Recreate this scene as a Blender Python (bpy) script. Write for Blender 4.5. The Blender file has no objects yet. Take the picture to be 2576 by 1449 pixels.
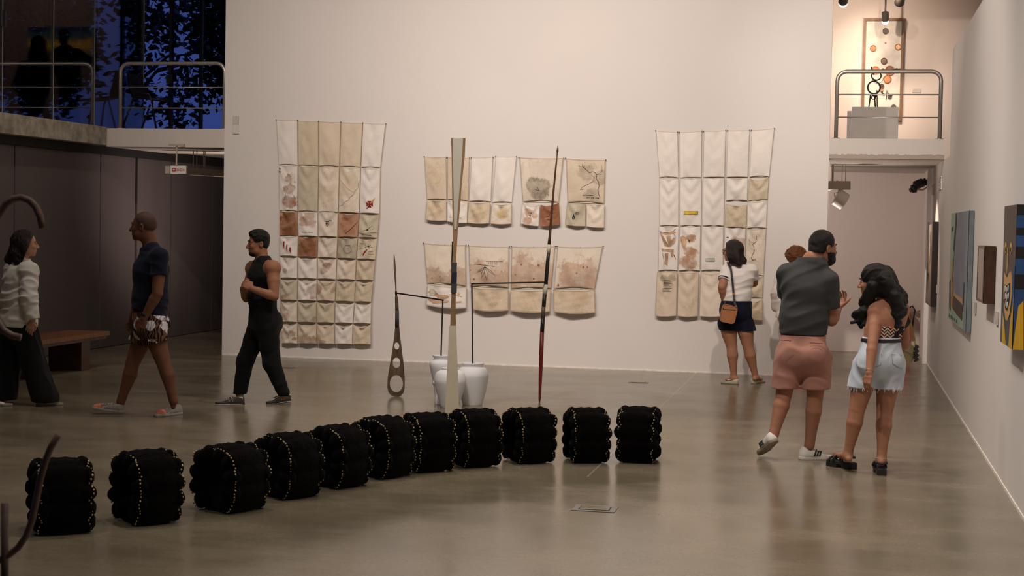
import bpy, bmesh, math, random
import numpy as np
from mathutils import Vector, Matrix
rnd = random.Random(7)
SC = bpy.context.scene
COL = SC.collection
PI = math.pi
# ------------------------------------------------------------------ camera, world, lights, exposure
W, H, F, EYE = 2576, 1449, 4000.0, 1.76
YAW, PIT, ROL = .2049, .0396, .0188
XR, D, DF = 1.1346, 19.42, 23.84          # face of right wall, face of main wall, face of far wall
XC, XL = -9.5, -9.75                      # mezzanine edge, dark wall
fw = np.array([-math.sin(YAW)*math.cos(PIT), math.cos(YAW)*math.cos(PIT), -math.sin(PIT)])
_r = np.array([math.cos(YAW), math.sin(YAW), 0.]); _u = np.cross(_r, fw)
rt = math.cos(ROL)*_r + math.sin(ROL)*_u
up = -math.sin(ROL)*_r + math.cos(ROL)*_u
EY = np.array([0, 0, EYE])
CR, CF, UZ = _r.copy(), np.array([-math.sin(YAW), math.cos(YAW), 0.]), np.array([0, 0, 1.])
cam_d = bpy.data.cameras.new('camera'); cam = bpy.data.objects.new('camera', cam_d); COL.objects.link(cam)
m = Matrix.Identity(4)
for i in range(3):
    m[i][0], m[i][1], m[i][2], m[i][3] = rt[i], up[i], -fw[i], EY[i]
cam.matrix_world = m
cam_d.sensor_width = 36; cam_d.lens = F/W*36; cam_d.clip_end = 200
cam_d.dof.use_dof = True; cam_d.dof.focus_distance = 16.5; cam_d.dof.aperture_fstop = 10.0
SC.camera = cam
SC.view_settings.view_transform = 'Standard'; SC.view_settings.look = 'None'
SC.view_settings.gamma = 1; SC.view_settings.use_curve_mapping = False
SC.view_settings.exposure = 0.0
wd = bpy.data.worlds.new('dusk'); SC.world = wd; wd.use_nodes = True
wd.node_tree.nodes['Background'].inputs[0].default_value = (.048, .074, .25, 1)
wd.node_tree.nodes['Background'].inputs[1].default_value = 1.0

def spot(loc, to, power, col=(1, .80, .66), ang=70, blend=.8, rad=.06, name='spot_lamp'):
    l = bpy.data.lights.new(name, 'SPOT'); l.energy = power; l.color = col
    l.spot_size = math.radians(ang); l.spot_blend = blend; l.shadow_soft_size = rad
    o = bpy.data.objects.new(name, l); COL.objects.link(o); o.location = loc
    o.rotation_euler = (Vector(to)-Vector(loc)).to_track_quat('-Z', 'Y').to_euler()
    return o
def area(loc, to, power, sx, sy, col=(1, .86, .74), name='area_lamp'):
    l = bpy.data.lights.new(name, 'AREA'); l.energy = power; l.color = col; l.shape = 'RECTANGLE'; l.size = sx; l.size_y = sy
    o = bpy.data.objects.new(name, l); COL.objects.link(o); o.location = loc
    o.rotation_euler = (Vector(to)-Vector(loc)).to_track_quat('-Z', 'Y').to_euler()
    return o
# wall-washing track spots under the high ceiling
WARM = (1, .865, .775)
for lx, tx, pw in ((-7.0, -6.4, 430), (-4.4, -4.2, 420), (-2.4, -2.6, 470), (-.6, -1.3, 440)):
    spot((lx, 12.6, 6.2), (tx, D, 2.7), pw*1.45, WARM, 72, 1.0)
# track spots aimed down into the gallery, fewer of them over the left half, and at the right wall
DAY = (1, .89, .80)
for lx, ly, pw in ((-1.0, 4.5, 230), (-1.0, 8.0, 330), (-1.4, 11.4, 360), (-3.2, 13.2, 330), (-4.2, 9.6, 200), (-4.6, 6.2, 120), (-7.0, 12.6, 150)):
    spot((lx, ly, 6.2), (lx, ly+.3, 0), pw, DAY, 105, 1.0, .15)
spot((-.6, 12.8, 6.2), (.5, 19.6, 3.3), 620, DAY, 36, 1.0, .1)  # unseen spot added to brighten the balcony front and plinth
spot((-3.4, 10.2, 6.2), (-3.6, 15.2, .6), 540, DAY, 42, 1.0, .12)  # unseen fill spot added to whiten the jars and sculpture group
for ly, ty, pw in ((4.5, 6.0, 440), (8.5, 9.8, 500), (12.6, 14.2, 460)):
    spot((-1.6, ly, 6.0), (XR, ty, 1.6), pw, DAY, 80, 1.0)
# upper balcony and corridor lamps
spot((.62, 21.9, 4.95), (.5, DF, 4.1), 220, (1, .76, .56), 58, .9, .04)
spot((-.1, 21.6, 4.95), (.0, DF, 3.9), 180, (1, .78, .62), 110, 1, .04)
spot((-1.2, 21.3, 2.2), (.1, DF, 1.3), 105, (1, .84, .77), 130, 1, .08)
spot((-.9, 21.6, 1.0), (-.05, 20.6, 2.4), 130, (1, .84, .74), 60, 1, .1)  # added fill hidden behind the main wall, brightens the track light and soffit
spot((.35, 21.2, 2.55), (XR, 20.5, 1.7), 130, (1, .76, .60), 40, .9, .03)
# unseen fill lamps added for the left fixture, dark wall and mezzanine room
spot((-7.7, 20.6, 1.5), (-9.4, 21.4, 2.2), 110, (1, .80, .70), 130, 1, .15)
spot((-7.3, 15.5, 6.0), (-9.75, 18.2, 1.0), 100, (1, .84, .78), 70, 1, .5)
spot((-13.2, 23.4, 6.45), (-13.4, 25, 4.3), 150, (1, .82, .76), 120, 1, .1)
spot((-16.0, 23.4, 6.45), (-16.2, 25, 4.3), 110, (1, .82, .76), 120, 1, .1)

def ray(px, py): return fw + rt*((px-W/2)/F) - up*((py-H/2)/F)
def P(px, py, d): return EY + ray(px, py)*d                     # at optical depth d
def FL(px, py):                                                  # on the floor
    r = ray(px, py); return EY + r*(-EYE/r[2])
def ATY(px, py, y): r = ray(px, py); return EY + r*(y/r[1])
def ATX(px, py, x): r = ray(px, py); return EY + r*(x/r[0])
def depth(p): return float((np.asarray(p)-EY) @ fw)

# ------------------------------------------------------------------ helpers: objects
def link(o, parent=None):
    COL.objects.link(o)
    if parent is not None: o.parent = parent
    return o
def tag(o, label=None, cat=None, group=None, kind=None):
    if label: o['label'] = label
    if cat: o['category'] = cat
    if group: o['group'] = group
    if kind: o['kind'] = kind
    return o
def thing(name, label, cat, loc=(0, 0, 0), group=None):
    o = bpy.data.objects.new(name, None); o.empty_display_size = .1; link(o)
    o.location = loc; tag(o, label, cat, group); return o
def mesh_np(name, v, f, mats, smooth=True, fmat=None, uv=None):
    me = bpy.data.meshes.new(name)
    v = np.asarray(v, float)
    if isinstance(f, np.ndarray):
        n, k = f.shape
        me.vertices.add(len(v)); me.vertices.foreach_set('co', v.ravel().astype(np.float32))
        me.loops.add(n*k); me.loops.foreach_set('vertex_index', f.ravel().astype(np.int32))
        me.polygons.add(n); me.polygons.foreach_set('loop_start', np.arange(0, n*k, k, dtype=np.int32))
        me.update(calc_edges=True); me.validate()
    else:
        me.from_pydata([tuple(x) for x in v], [], f); me.update()
    if smooth: me.polygons.foreach_set('use_smooth', [True]*len(me.polygons))
    for q in (mats if isinstance(mats, (list, tuple)) else [mats]): me.materials.append(q)
    if fmat is not None: me.polygons.foreach_set('material_index', np.asarray(fmat, np.int32))
    if uv is not None:
        l = me.uv_layers.new(name='UVMap'); idx = np.empty(len(me.loops), np.int32); me.loops.foreach_get('vertex_index', idx)
        l.data.foreach_set('uv', np.asarray(uv, np.float32)[idx].ravel())
    return me
def obj(name, me, parent=None):
    """mesh in world coordinates; stays where it is when parented to an empty placed with location only"""
    o = bpy.data.objects.new(name, me)
    if parent is not None:
        me.transform(Matrix.Translation(-wloc(parent)))
    return link(o, parent)
def wloc(o):
    l = Vector(o.location)
    while o.parent is not None: o = o.parent; l += Vector(o.location)
    return l
class MB:
    """collects simple shapes (world coordinates) into one mesh"""
    def __init__(s): s.v = []; s.f = []; s.m = []
    def add(s, v, f, mi=0):
        n = len(s.v); s.v += [tuple(map(float, x)) for x in v]; s.f += [tuple(i+n for i in q) for q in f]; s.m += [mi]*len(f); return s
    def box(s, lo, hi, mi=0, bev=0):
        (x0, y0, z0), (x1, y1, z1) = lo, hi
        v = [(x0,y0,z0),(x1,y0,z0),(x1,y1,z0),(x0,y1,z0),(x0,y0,z1),(x1,y0,z1),(x1,y1,z1),(x0,y1,z1)]
        return s.add(v, [(0,3,2,1),(4,5,6,7),(0,1,5,4),(1,2,6,5),(2,3,7,6),(3,0,4,7)], mi)
    def obox(s, c, ax, half, mi=0):
        c = np.array(c); A = [np.array(a)/np.linalg.norm(a)*h for a, h in zip(ax, half)]
        sg = [(-1,-1,-1),(1,-1,-1),(1,1,-1),(-1,1,-1),(-1,-1,1),(1,-1,1),(1,1,1),(-1,1,1)]
        return s.add([c+A[0]*a+A[1]*b+A[2]*e for a, b, e in sg], [(0,3,2,1),(4,5,6,7),(0,1,5,4),(1,2,6,5),(2,3,7,6),(3,0,4,7)], mi)
    def tube(s, pts, r, n=10, mi=0, closed=False, caps=True):
        pts = [np.array(p, float) for p in pts]; N = len(pts)
        rs = r if hasattr(r, '__len__') else [r]*N
        tang = []
        for i in range(N):
            a = pts[(i-1) % N] if (closed or i > 0) else pts[i]; b = pts[(i+1) % N] if (closed or i < N-1) else pts[i]
            t = b-a; tang.append(t/(np.linalg.norm(t)+1e-12))
        ref = np.array([0, 0, 1.]) if abs(tang[0][2]) < .9 else np.array([1., 0, 0])
        nx = np.cross(tang[0], ref); nx /= np.linalg.norm(nx); v = []
        for i in range(N):
            nx = nx-tang[i]*(nx @ tang[i]); nx /= np.linalg.norm(nx); ny = np.cross(tang[i], nx)
            for k in range(n):
                a = 2*PI*k/n; v.append(pts[i]+rs[i]*(math.cos(a)*nx+math.sin(a)*ny))
        f = []
        for i in range(N if closed else N-1):
            j = (i+1) % N
            for k in range(n): f.append((i*n+k, i*n+(k+1) % n, j*n+(k+1) % n, j*n+k))
        if caps and not closed: f.append(tuple(range(n))[::-1]); f.append(tuple((N-1)*n+k for k in range(n)))
        return s.add(v, f, mi)
    def lathe(s, c, prof, n=32, mi=0, axis=None):
        """prof: list of (radius, height) along the axis from point c"""
        c = np.array(c, float); ax = np.array([0, 0, 1.]) if axis is None else np.array(axis)/np.linalg.norm(axis)
        ref = np.array([1., 0, 0]) if abs(ax[0]) < .9 else np.array([0, 1., 0])
        nx = np.cross(ax, ref); nx /= np.linalg.norm(nx); ny = np.cross(ax, nx); v = []
        for r, h in prof:
            for k in range(n): a = 2*PI*k/n; v.append(c+ax*h+r*(math.cos(a)*nx+math.sin(a)*ny))
        f = [(i*n+k, i*n+(k+1) % n, (i+1)*n+(k+1) % n, (i+1)*n+k) for i in range(len(prof)-1) for k in range(n)]
        f.append(tuple(range(n))[::-1]); f.append(tuple((len(prof)-1)*n+k for k in range(n)))
        return s.add(v, f, mi)
    def poly(s, pts, off, mi=0):
        """flat polygon pts extruded by vector off"""
        n = len(pts); v = [np.array(p) for p in pts]; off = np.array(off)
        return s.add(v+[p+off for p in v], [tuple(range(n)), tuple(range(2*n-1, n-1, -1))]+[(i, i+n, (i+1) % n+n, (i+1) % n) for i in range(n)], mi)
    def ell(s, c, r, n=10, m_=7, mi=0, R=None):
        R = np.eye(3) if R is None else np.array(R); v = []; f = []
        for i in range(m_+1):
            th = PI*i/m_
            for k in range(n):
                a = 2*PI*k/n; q = np.array([r[0]*math.sin(th)*math.cos(a), r[1]*math.sin(th)*math.sin(a), r[2]*math.cos(th)]); v.append(np.array(c)+q @ R)
        for i in range(m_):
            for k in range(n): f.append((i*n+k, (i+1)*n+k, (i+1)*n+(k+1) % n, i*n+(k+1) % n))
        return s.add(v, f, mi)
    def build(s, name, mats, parent=None, smooth=False, bev=0, auto=None):
        me = bpy.data.meshes.new(name); me.from_pydata(s.v, [], s.f)
        for q in (mats if isinstance(mats, (list, tuple)) else [mats]): me.materials.append(q)
        me.polygons.foreach_set('material_index', s.m)
        b = bmesh.new(); b.from_mesh(me); bmesh.ops.remove_doubles(b, verts=b.verts, dist=1e-6); bmesh.ops.recalc_face_normals(b, faces=b.faces)
        if bev: bmesh.ops.bevel(b, geom=list(b.edges), offset=bev, segments=2, affect='EDGES', profile=.6)
        if smooth:
            for q in b.faces: q.smooth = True
            if auto is not None:
                for e in b.edges:
                    if len(e.link_faces) == 2 and e.calc_face_angle(0) > auto: e.smooth = False
        b.to_mesh(me); b.free(); me.update()
        return obj(name, me, parent)
def structure(o): o['kind'] = 'structure'; return o
def arc(c, a, b, r, t0, t1, n): return [np.array(c)+np.array(a)*r*math.cos(t0+(t1-t0)*i/n)+np.array(b)*r*math.sin(t0+(t1-t0)*i/n) for i in range(n+1)]

# ------------------------------------------------------------------ materials
def srgb(r, g, b):
    f = lambda c: (c/255/12.92) if c/255 <= .04045 else ((c/255+.055)/1.055)**2.4
    return (f(r), f(g), f(b), 1)
class NT:
    def scaled_y(s, tc): q = s.n('ShaderNodeSeparateXYZ'); s.l(tc, q.inputs[0]); return q.outputs[1]
    def __init__(s, name):
        s.m = bpy.data.materials.new(name); s.m.use_nodes = True; s.t = s.m.node_tree; s.b = s.t.nodes['Principled BSDF']
    def n(s, t, **k):
        q = s.t.nodes.new(t)
        for a, v in k.items(): setattr(q, a, v)
        return q
    def l(s, a, b): s.t.links.new(a, b)
    def math(s, op, a, b=None, c=None):
        q = s.n('ShaderNodeMath', operation=op)
        for i, x in enumerate((a, b, c)):
            if x is None: continue
            if isinstance(x, (int, float)): q.inputs[i].default_value = x
            else: s.l(x, q.inputs[i])
        return q.outputs[0]
    def noise(s, scale, detail=4, vec=None, rough=.55, w=None):
        q = s.n('ShaderNodeTexNoise'); q.inputs['Scale'].default_value = scale; q.inputs['Detail'].default_value = detail; q.inputs['Roughness'].default_value = rough
        if w is not None: q.noise_dimensions = '4D'; s.l(w, q.inputs['W'])
        if vec is None: vec = s.n('ShaderNodeTexCoord').outputs['Object']
        s.l(vec, q.inputs['Vector']); return q.outputs[0]
    def mix(s, fac, a, b):
        q = s.n('ShaderNodeMix', data_type='RGBA')
        for i, x in ((0, fac), (6, a), (7, b)):
            if isinstance(x, (int, float)): q.inputs[i].default_value = x
            elif isinstance(x, tuple): q.inputs[i].default_value = x
            else: s.l(x, q.inputs[i])
        return q.outputs[2]
    def ramp(s, x, lo, hi):
        q = s.n('ShaderNodeMapRange', interpolation_type='SMOOTHSTEP'); s.l(x, q.inputs[0]); q.inputs[1].default_value = lo; q.inputs[2].default_value = hi; return q.outputs[0]
    def scaled(s, v, src='Object'):
        mp = s.n('ShaderNodeMapping'); s.l(s.n('ShaderNodeTexCoord').outputs[src], mp.inputs[0]); mp.inputs['Scale'].default_value = v; return mp.outputs[0]
    def bump(s, h, st, dist=.01):
        q = s.n('ShaderNodeBump'); q.inputs['Strength'].default_value = st; q.inputs['Distance'].default_value = dist; s.l(h, q.inputs['Height']); s.l(q.outputs[0], s.b.inputs['Normal'])
    def fin(s, col=None, rough=None, metal=None, spec=None):
        for k, x in (('Base Color', col), ('Roughness', rough), ('Metallic', metal), ('Specular IOR Level', spec)):
            if x is None: continue
            if isinstance(x, (int, float, tuple)): s.b.inputs[k].default_value = x
            else: s.l(x, s.b.inputs[k])
        return s.m
def simple(name, c, rough=.6, metal=0., var=.12, scale=8., bump=0., spec=.5, bs=60.):
    t = NT(name); n = t.noise(scale, 4); lo = tuple(x*(1-var) for x in c[:3])+(1,); hi = tuple(min(1, x*(1+var)) for x in c[:3])+(1,)
    if bump: t.bump(t.noise(bs, 3), bump, .004)
    return t.fin(t.mix(t.ramp(n, .3, .7), lo, hi), rough, metal, spec)
def plaster(name, c):
    t = NT(name); a = t.noise(.7, 5); b = t.noise(5, 4)
    col = t.mix(t.ramp(a, .25, .75), tuple(x*.955 for x in c[:3])+(1,), c); t.bump(t.math('ADD', b, t.math('MULTIPLY', t.noise(70, 2), .25)), .07, .01)
    return t.fin(col, .75, 0., .25)
def emit(name, c, st):
    t = NT(name); t.b.inputs['Emission Color'].default_value = c; t.b.inputs['Emission Strength'].default_value = st; return t.fin(c, .5)
def wood(name, c1, c2, sc=(2, 2, 14), rough=.5):
    t = NT(name); n = t.noise(4, 5, t.scaled(sc), .6); n2 = t.noise(2, 3)
    t.bump(n, .15, .004); return t.fin(t.mix(t.ramp(t.math('ADD', n, t.math('MULTIPLY', n2, .4)), .45, .95), c1, c2), rough)
M = {}
M['wall'] = plaster('white_paint', srgb(232, 226, 221))
M['far'] = plaster('far_wall_paint', srgb(228, 216, 208))
M['concrete'] = None
t = NT('raw_concrete'); n = t.noise(6, 6, None, .65); M['concrete'] = t.fin(t.mix(t.ramp(n, .3, .72), srgb(128, 122, 108), srgb(182, 176, 160)), .8); t.bump(t.noise(18, 5), .4, .01)
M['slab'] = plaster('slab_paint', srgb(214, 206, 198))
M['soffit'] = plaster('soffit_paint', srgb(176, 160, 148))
t = NT('dark_panel_paint'); n = t.noise(3, 3, t.scaled((1, 1, .1))); M['dark'] = t.fin(t.mix(n, srgb(90, 83, 82), srgb(104, 96, 95)), .40, 0., .5)
M['black'] = simple('black_paint', (.012, .012, .013, 1), .5)
M['joint'] = simple('joint_black', (.01, .009, .009, 1), .8)
t = NT('polished_concrete'); tc = t.n('ShaderNodeTexCoord').outputs['Object']
a = t.noise(.5, 6, tc, .6); b = t.noise(1.7, 6, t.scaled((.75, 1.1, 1)), .65); c = t.noise(55, 4, tc, .75)
k = t.math('ADD', t.math('MULTIPLY', a, .55), t.math('MULTIPLY', b, .45))
col = t.mix(t.ramp(k, .36, .66), srgb(107, 99, 81), srgb(139, 128, 107))
col = t.mix(t.math('MULTIPLY', t.ramp(c, .40, .70), .38), col, srgb(100, 92, 78))
st = t.noise(.8, 5, t.scaled((.35, 1.3, 1)), .6)
st = t.math('MULTIPLY', t.ramp(st, .56, .66), t.ramp(t.scaled_y(tc), 13.5, 15.5))
col = t.mix(t.math('MULTIPLY', st, .7), col, srgb(92, 82, 70))
sx = t.n('ShaderNodeSeparateXYZ'); t.l(tc, sx.inputs[0])
ln = t.math('LESS_THAN', t.math('ABSOLUTE', t.math('ADD', sx.outputs[0], 1.72)), .006)
ln = t.math('MULTIPLY', ln, t.math('GREATER_THAN', sx.outputs[1], 11.0))
col = t.mix(t.math('MULTIPLY', ln, .5), col, srgb(190, 178, 160))
rg = t.math('ADD', t.math('MULTIPLY', t.ramp(b, .3, .75), .10), .17)
t.bump(c, .010, .002); M['floor'] = t.fin(col, rg, 0., .55)
M['steel'] = simple('brushed_steel', srgb(178, 172, 164), .38, .65, .05, 20)
M['white_matte'] = simple('white_clay', srgb(238, 238, 241), .7, 0, .04, 5, .15)
M['white_plastic'] = simple('white_plastic', srgb(225, 220, 214), .4, 0, .03)
M['plinth'] = simple('plinth_paint', srgb(206, 200, 192), .6, 0, .03)
M['red'] = simple('red_enamel', srgb(196, 40, 26), .35, 0, .05)
M['bench'] = wood('bench_wood', srgb(92, 52, 24), srgb(140, 88, 48), (3, 14, 3), .4)
M['bench_dark'] = wood('bench_dark_wood', srgb(58, 28, 16), srgb(84, 46, 28), (3, 3, 12), .4)
M['rust'] = simple('rusted_rod', srgb(112, 88, 76), .6, .1, .3, 14, .3)
M['bulb'] = emit('lamp_glow', (1, .86, .66, 1), 14)
M['tube_glow'] = emit('tube_glow', (1, .78, .58, 1), 1.2)
M['lamp_body'] = simple('lamp_paint', srgb(176, 166, 150), .5, 0, .04)
M['dkgrey'] = simple('dark_grey_metal', srgb(70, 66, 62), .45, .4, .05)
# ------------------------------------------------------------------ bodies: smooth distance fields turned into one continuous surface
def unit(v): v = np.asarray(v, float); return v/(np.linalg.norm(v)+1e-12)
def cone(a, b, ra, rb, k=.02): return ('c', np.array(a, float), np.array(b, float), ra, rb, k)
def ell(c, r, R=None, k=.02, sub=False): return ('e', np.array(c, float), np.array(r, float), np.eye(3) if R is None else np.array(R), k, sub)
def econe(a, b, ra, rb, xd, k=.03): return ('x', np.array(a, float), np.array(b, float), ra, rb, np.array(xd, float), k)
def prim_box(p):
    if p[0] == 'c': r = max(p[3], p[4]); return np.minimum(p[1], p[2])-r, np.maximum(p[1], p[2])+r
    if p[0] == 'e': r = p[2].max(); return p[1]-r, p[1]+r
    r = max(max(p[3]), max(p[4])); return np.minimum(p[1], p[2])-r, np.maximum(p[1], p[2])+r
def inflate(p, d):
    p = list(p)
    if p[0] == 'c': p[3] += d; p[4] += d
    elif p[0] == 'e': p[2] = p[2]+d
    else: p[3] = tuple(x+d for x in p[3]); p[4] = tuple(x+d for x in p[4])
    return tuple(p)
def prim_eval(p, X, Y, Z):
    if p[0] == 'c':
        a, b = p[1], p[2]; ab = b-a; L2 = ab @ ab+1e-12
        x, y, z = X-a[0], Y-a[1], Z-a[2]
        t = np.clip((x*ab[0]+y*ab[1]+z*ab[2])/L2, 0, 1)
        return np.sqrt((x-t*ab[0])**2+(y-t*ab[1])**2+(z-t*ab[2])**2)-(p[3]+(p[4]-p[3])*t)
    if p[0] == 'e':
        x, y, z = X-p[1][0], Y-p[1][1], Z-p[1][2]; R, r = p[3], p[2]; s0 = s1 = 0
        for i in range(3):
            q = (x*R[i][0]+y*R[i][1]+z*R[i][2])/r[i]; s0 = s0+q*q; s1 = s1+(q/r[i])**2
        k0 = np.sqrt(s0); return k0*(k0-1)/(np.sqrt(s1)+1e-9)
    a, b, xd = p[1], p[2], p[5]; ab = b-a; L = np.linalg.norm(ab)+1e-9; w = ab/L
    xd = unit(xd-w*(xd @ w)); yd = np.cross(w, xd); x, y, z = X-a[0], Y-a[1], Z-a[2]
    tw = x*w[0]+y*w[1]+z*w[2]; t = np.clip(tw/L, 0, 1); ov = tw-t*L
    rx = p[3][0]+(p[4][0]-p[3][0])*t; ry = p[3][1]+(p[4][1]-p[3][1])*t; rz = np.minimum(rx, ry)
    qx = (x*xd[0]+y*xd[1]+z*xd[2])/rx; qy = (x*yd[0]+y*yd[1]+z*yd[2])/ry; qz = ov/rz
    k0 = np.sqrt(qx*qx+qy*qy+qz*qz); k1 = np.sqrt((qx/rx)**2+(qy/ry)**2+(qz/rz)**2)+1e-9
    return k0*(k0-1)/k1
def smin(a, b, k):
    h = np.clip(.5+.5*(b-a)/k, 0, 1); return b+(a-b)*h-k*h*(1-h)
def sdf_mesh(groups, res=.006, clips=(), noise=None, thin=0):
    """groups: list of (join_k, [prims]); clips: (point, normal) removes the normal's side -> verts, quads"""
    groups = [(g[0], g[1], g[2] if len(g) > 2 else ()) for g in groups]
    boxes = [prim_box(p) for _, g, _c in groups for p in g if not (p[0] == 'e' and p[5])]
    lo = np.min([b[0] for b in boxes], 0)-.03; hi = np.max([b[1] for b in boxes], 0)+.03
    n = np.ceil((hi-lo)/res).astype(int)+1
    ax = [(lo[i]+res*np.arange(n[i])).astype(np.float32) for i in range(3)]
    tot = np.full(n, .5, np.float32)
    for jk, g, gc in groups:
        fld = np.full(n, .5, np.float32) if len(groups) > 1 else tot
        glo, ghi = n.copy(), np.zeros(3, int)
        for p in g:
            b0, b1 = prim_box(p); k = p[4] if p[0] == 'e' else p[-1]; pad = k+jk+res*3+.01
            i0 = np.clip(np.floor((b0-pad-lo)/res).astype(int), 0, n); i1 = np.clip(np.ceil((b1+pad-lo)/res).astype(int)+1, 0, n)
            if (i1 <= i0).any(): continue
            glo = np.minimum(glo, i0); ghi = np.maximum(ghi, i1)
            sl = tuple(slice(i0[i], i1[i]) for i in range(3))
            d = prim_eval(p, ax[0][sl[0]][:, None, None], ax[1][sl[1]][None, :, None], ax[2][sl[2]][None, None, :])
            if p[0] == 'e' and p[5]: fld[sl] = -smin(-fld[sl], d, k)
            else: fld[sl] = smin(fld[sl], d, k)
        if len(groups) > 1:
            sl = tuple(slice(glo[i], ghi[i]) for i in range(3))
            for c in gc:
                p, q = np.asarray(c[0], float), unit(c[1])
                fld[sl] = np.maximum(fld[sl], (ax[0][sl[0]][:, None, None]-p[0])*q[0]+(ax[1][sl[1]][None, :, None]-p[1])*q[1]+(ax[2][sl[2]][None, None, :]-p[2])*q[2])
            tot[sl] = smin(tot[sl], fld[sl], jk)
    G = (ax[0][:, None, None], ax[1][None, :, None], ax[2][None, None, :])
    if noise is not None: tot = tot+noise(*G)
    for c in clips:
        p, q = np.asarray(c[0], float), unit(c[1])
        tot = np.maximum(tot, (G[0]-p[0])*q[0]+(G[1]-p[1])*q[1]+(G[2]-p[2])*q[2])
    if thin: tot = np.maximum(tot, -(tot+thin))
    return nets(tot.astype(np.float32), lo, res)
def nets(v, lo, res):
    n = np.array(v.shape); neg = v < 0
    cs = [(i, j, k) for i in (0, 1) for j in (0, 1) for k in (0, 1)]
    cnt = np.zeros(n-1, np.int8)
    for i, j, k in cs: cnt += neg[i:n[0]-1+i, j:n[1]-1+j, k:n[2]-1+k]
    cells = np.argwhere((cnt > 0) & (cnt < 8)); N = len(cells)
    idx = np.full(n-1, -1, np.int32); idx[tuple(cells.T)] = np.arange(N)
    val = {c: v[cells[:, 0]+c[0], cells[:, 1]+c[1], cells[:, 2]+c[2]].astype(float) for c in cs}
    acc = np.zeros((N, 3)); w = np.zeros(N)
    for a in range(3):
        for c in cs:
            if c[a]: continue
            e = list(c); e[a] = 1; e = tuple(e); va, vb = val[c], val[e]; x = (va < 0) != (vb < 0)
            t = np.where(x, va/np.where(x, va-vb, 1), 0)
            p = np.zeros((N, 3)); p[:] = c; p[:, a] += t; acc += p*x[:, None]; w += x
    V = lo+res*(cells+acc/w[:, None]); Q = []
    for a in range(3):
        b, c = (a+1) % 3, (a+2) % 3
        s0 = [slice(None)]*3; s1 = [slice(None)]*3; s0[a] = slice(0, -1); s1[a] = slice(1, None)
        A, B = neg[tuple(s0)], neg[tuple(s1)]
        e = np.argwhere(A != B); e = e[(e[:, b] > 0) & (e[:, c] > 0) & (e[:, b] < n[b]-1) & (e[:, c] < n[c]-1)]
        fl = A[tuple(e.T)]
        q = []
        for db, dc in ((1, 1), (0, 1), (0, 0), (1, 0)):
            f = e.copy(); f[:, b] -= db; f[:, c] -= dc; q.append(idx[tuple(f.T)])
        q = np.array(q).T; q[~fl] = q[~fl][:, ::-1]; Q.append(q)
    return V, np.concatenate(Q)
def wrinkle(seed, amp, fx=9, fz=22, zlo=-9, zhi=9, n=4):
    r = np.random.RandomState(seed); ks = []
    if fz < 30: fx, fz = fx*3.2, fz*2.1
    for i in range(n):
        th = r.rand()*2*PI; ks.append((math.cos(th)*fx*(.6+r.rand()), math.sin(th)*fx*(.6+r.rand()), fz*(.5+r.rand())*(1 if r.rand() < .5 else -1), r.rand()*7))
    def f(X, Y, Z):
        s = 0
        for a, b, c, ph in ks: s = s+np.sin(a*X+b*Y+c*Z+ph+1.3*np.sin(c*.4*Z+a*.7*Y+ph*2))
        s = s/n; return -amp*.75*np.exp(-(s*2.6)**2)-amp*.25*s
    return f
def cloth_mat(name, c, rough=.85, var=.06, bump=.12):
    t = NT(name); n = t.noise(9, 5); t.bump(t.math('ADD', t.noise(45, 4), t.math('MULTIPLY', t.noise(260, 2), .4)), bump, .004)
    t.b.inputs['Sheen Weight'].default_value = .05
    return t.fin(t.mix(n, tuple(x*(1-var) for x in c[:3])+(1,), tuple(min(1, x*(1+var)) for x in c[:3])+(1,)), rough, 0, .2)
def skin_mat(name, c):
    t = NT(name); n = t.noise(14, 4); r = t.noise(4, 2)
    col = t.mix(t.ramp(n, .3, .75), tuple(x*.86 for x in c[:3])+(1,), c); col = t.mix(t.math('MULTIPLY', r, .3), col, (c[0]*1.05, c[1]*.75, c[2]*.65, 1))
    t.b.inputs['Subsurface Weight'].default_value = 0; t.bump(t.noise(160, 2), .04, .002)
    return t.fin(col, .62, 0, .22)
def hair_mat(name, c, sc=(60, 60, 10)):
    t = NT(name); n = t.noise(3, 4, t.scaled(sc), .6); t.bump(n, .7, .01)
    return t.fin(t.mix(n, tuple(x*.45 for x in c[:3])+(1,), tuple(x*1.5 for x in c[:3])+(1,)), .45, 0, .3)
M['eye_white'] = simple('eye_white', (.30, .27, .25, 1), .5, 0, .05, 8, 0, .2)
M['iris'] = simple('iris_brown', (.02, .012, .008, 1), .25)
M['lip'] = None
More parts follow.
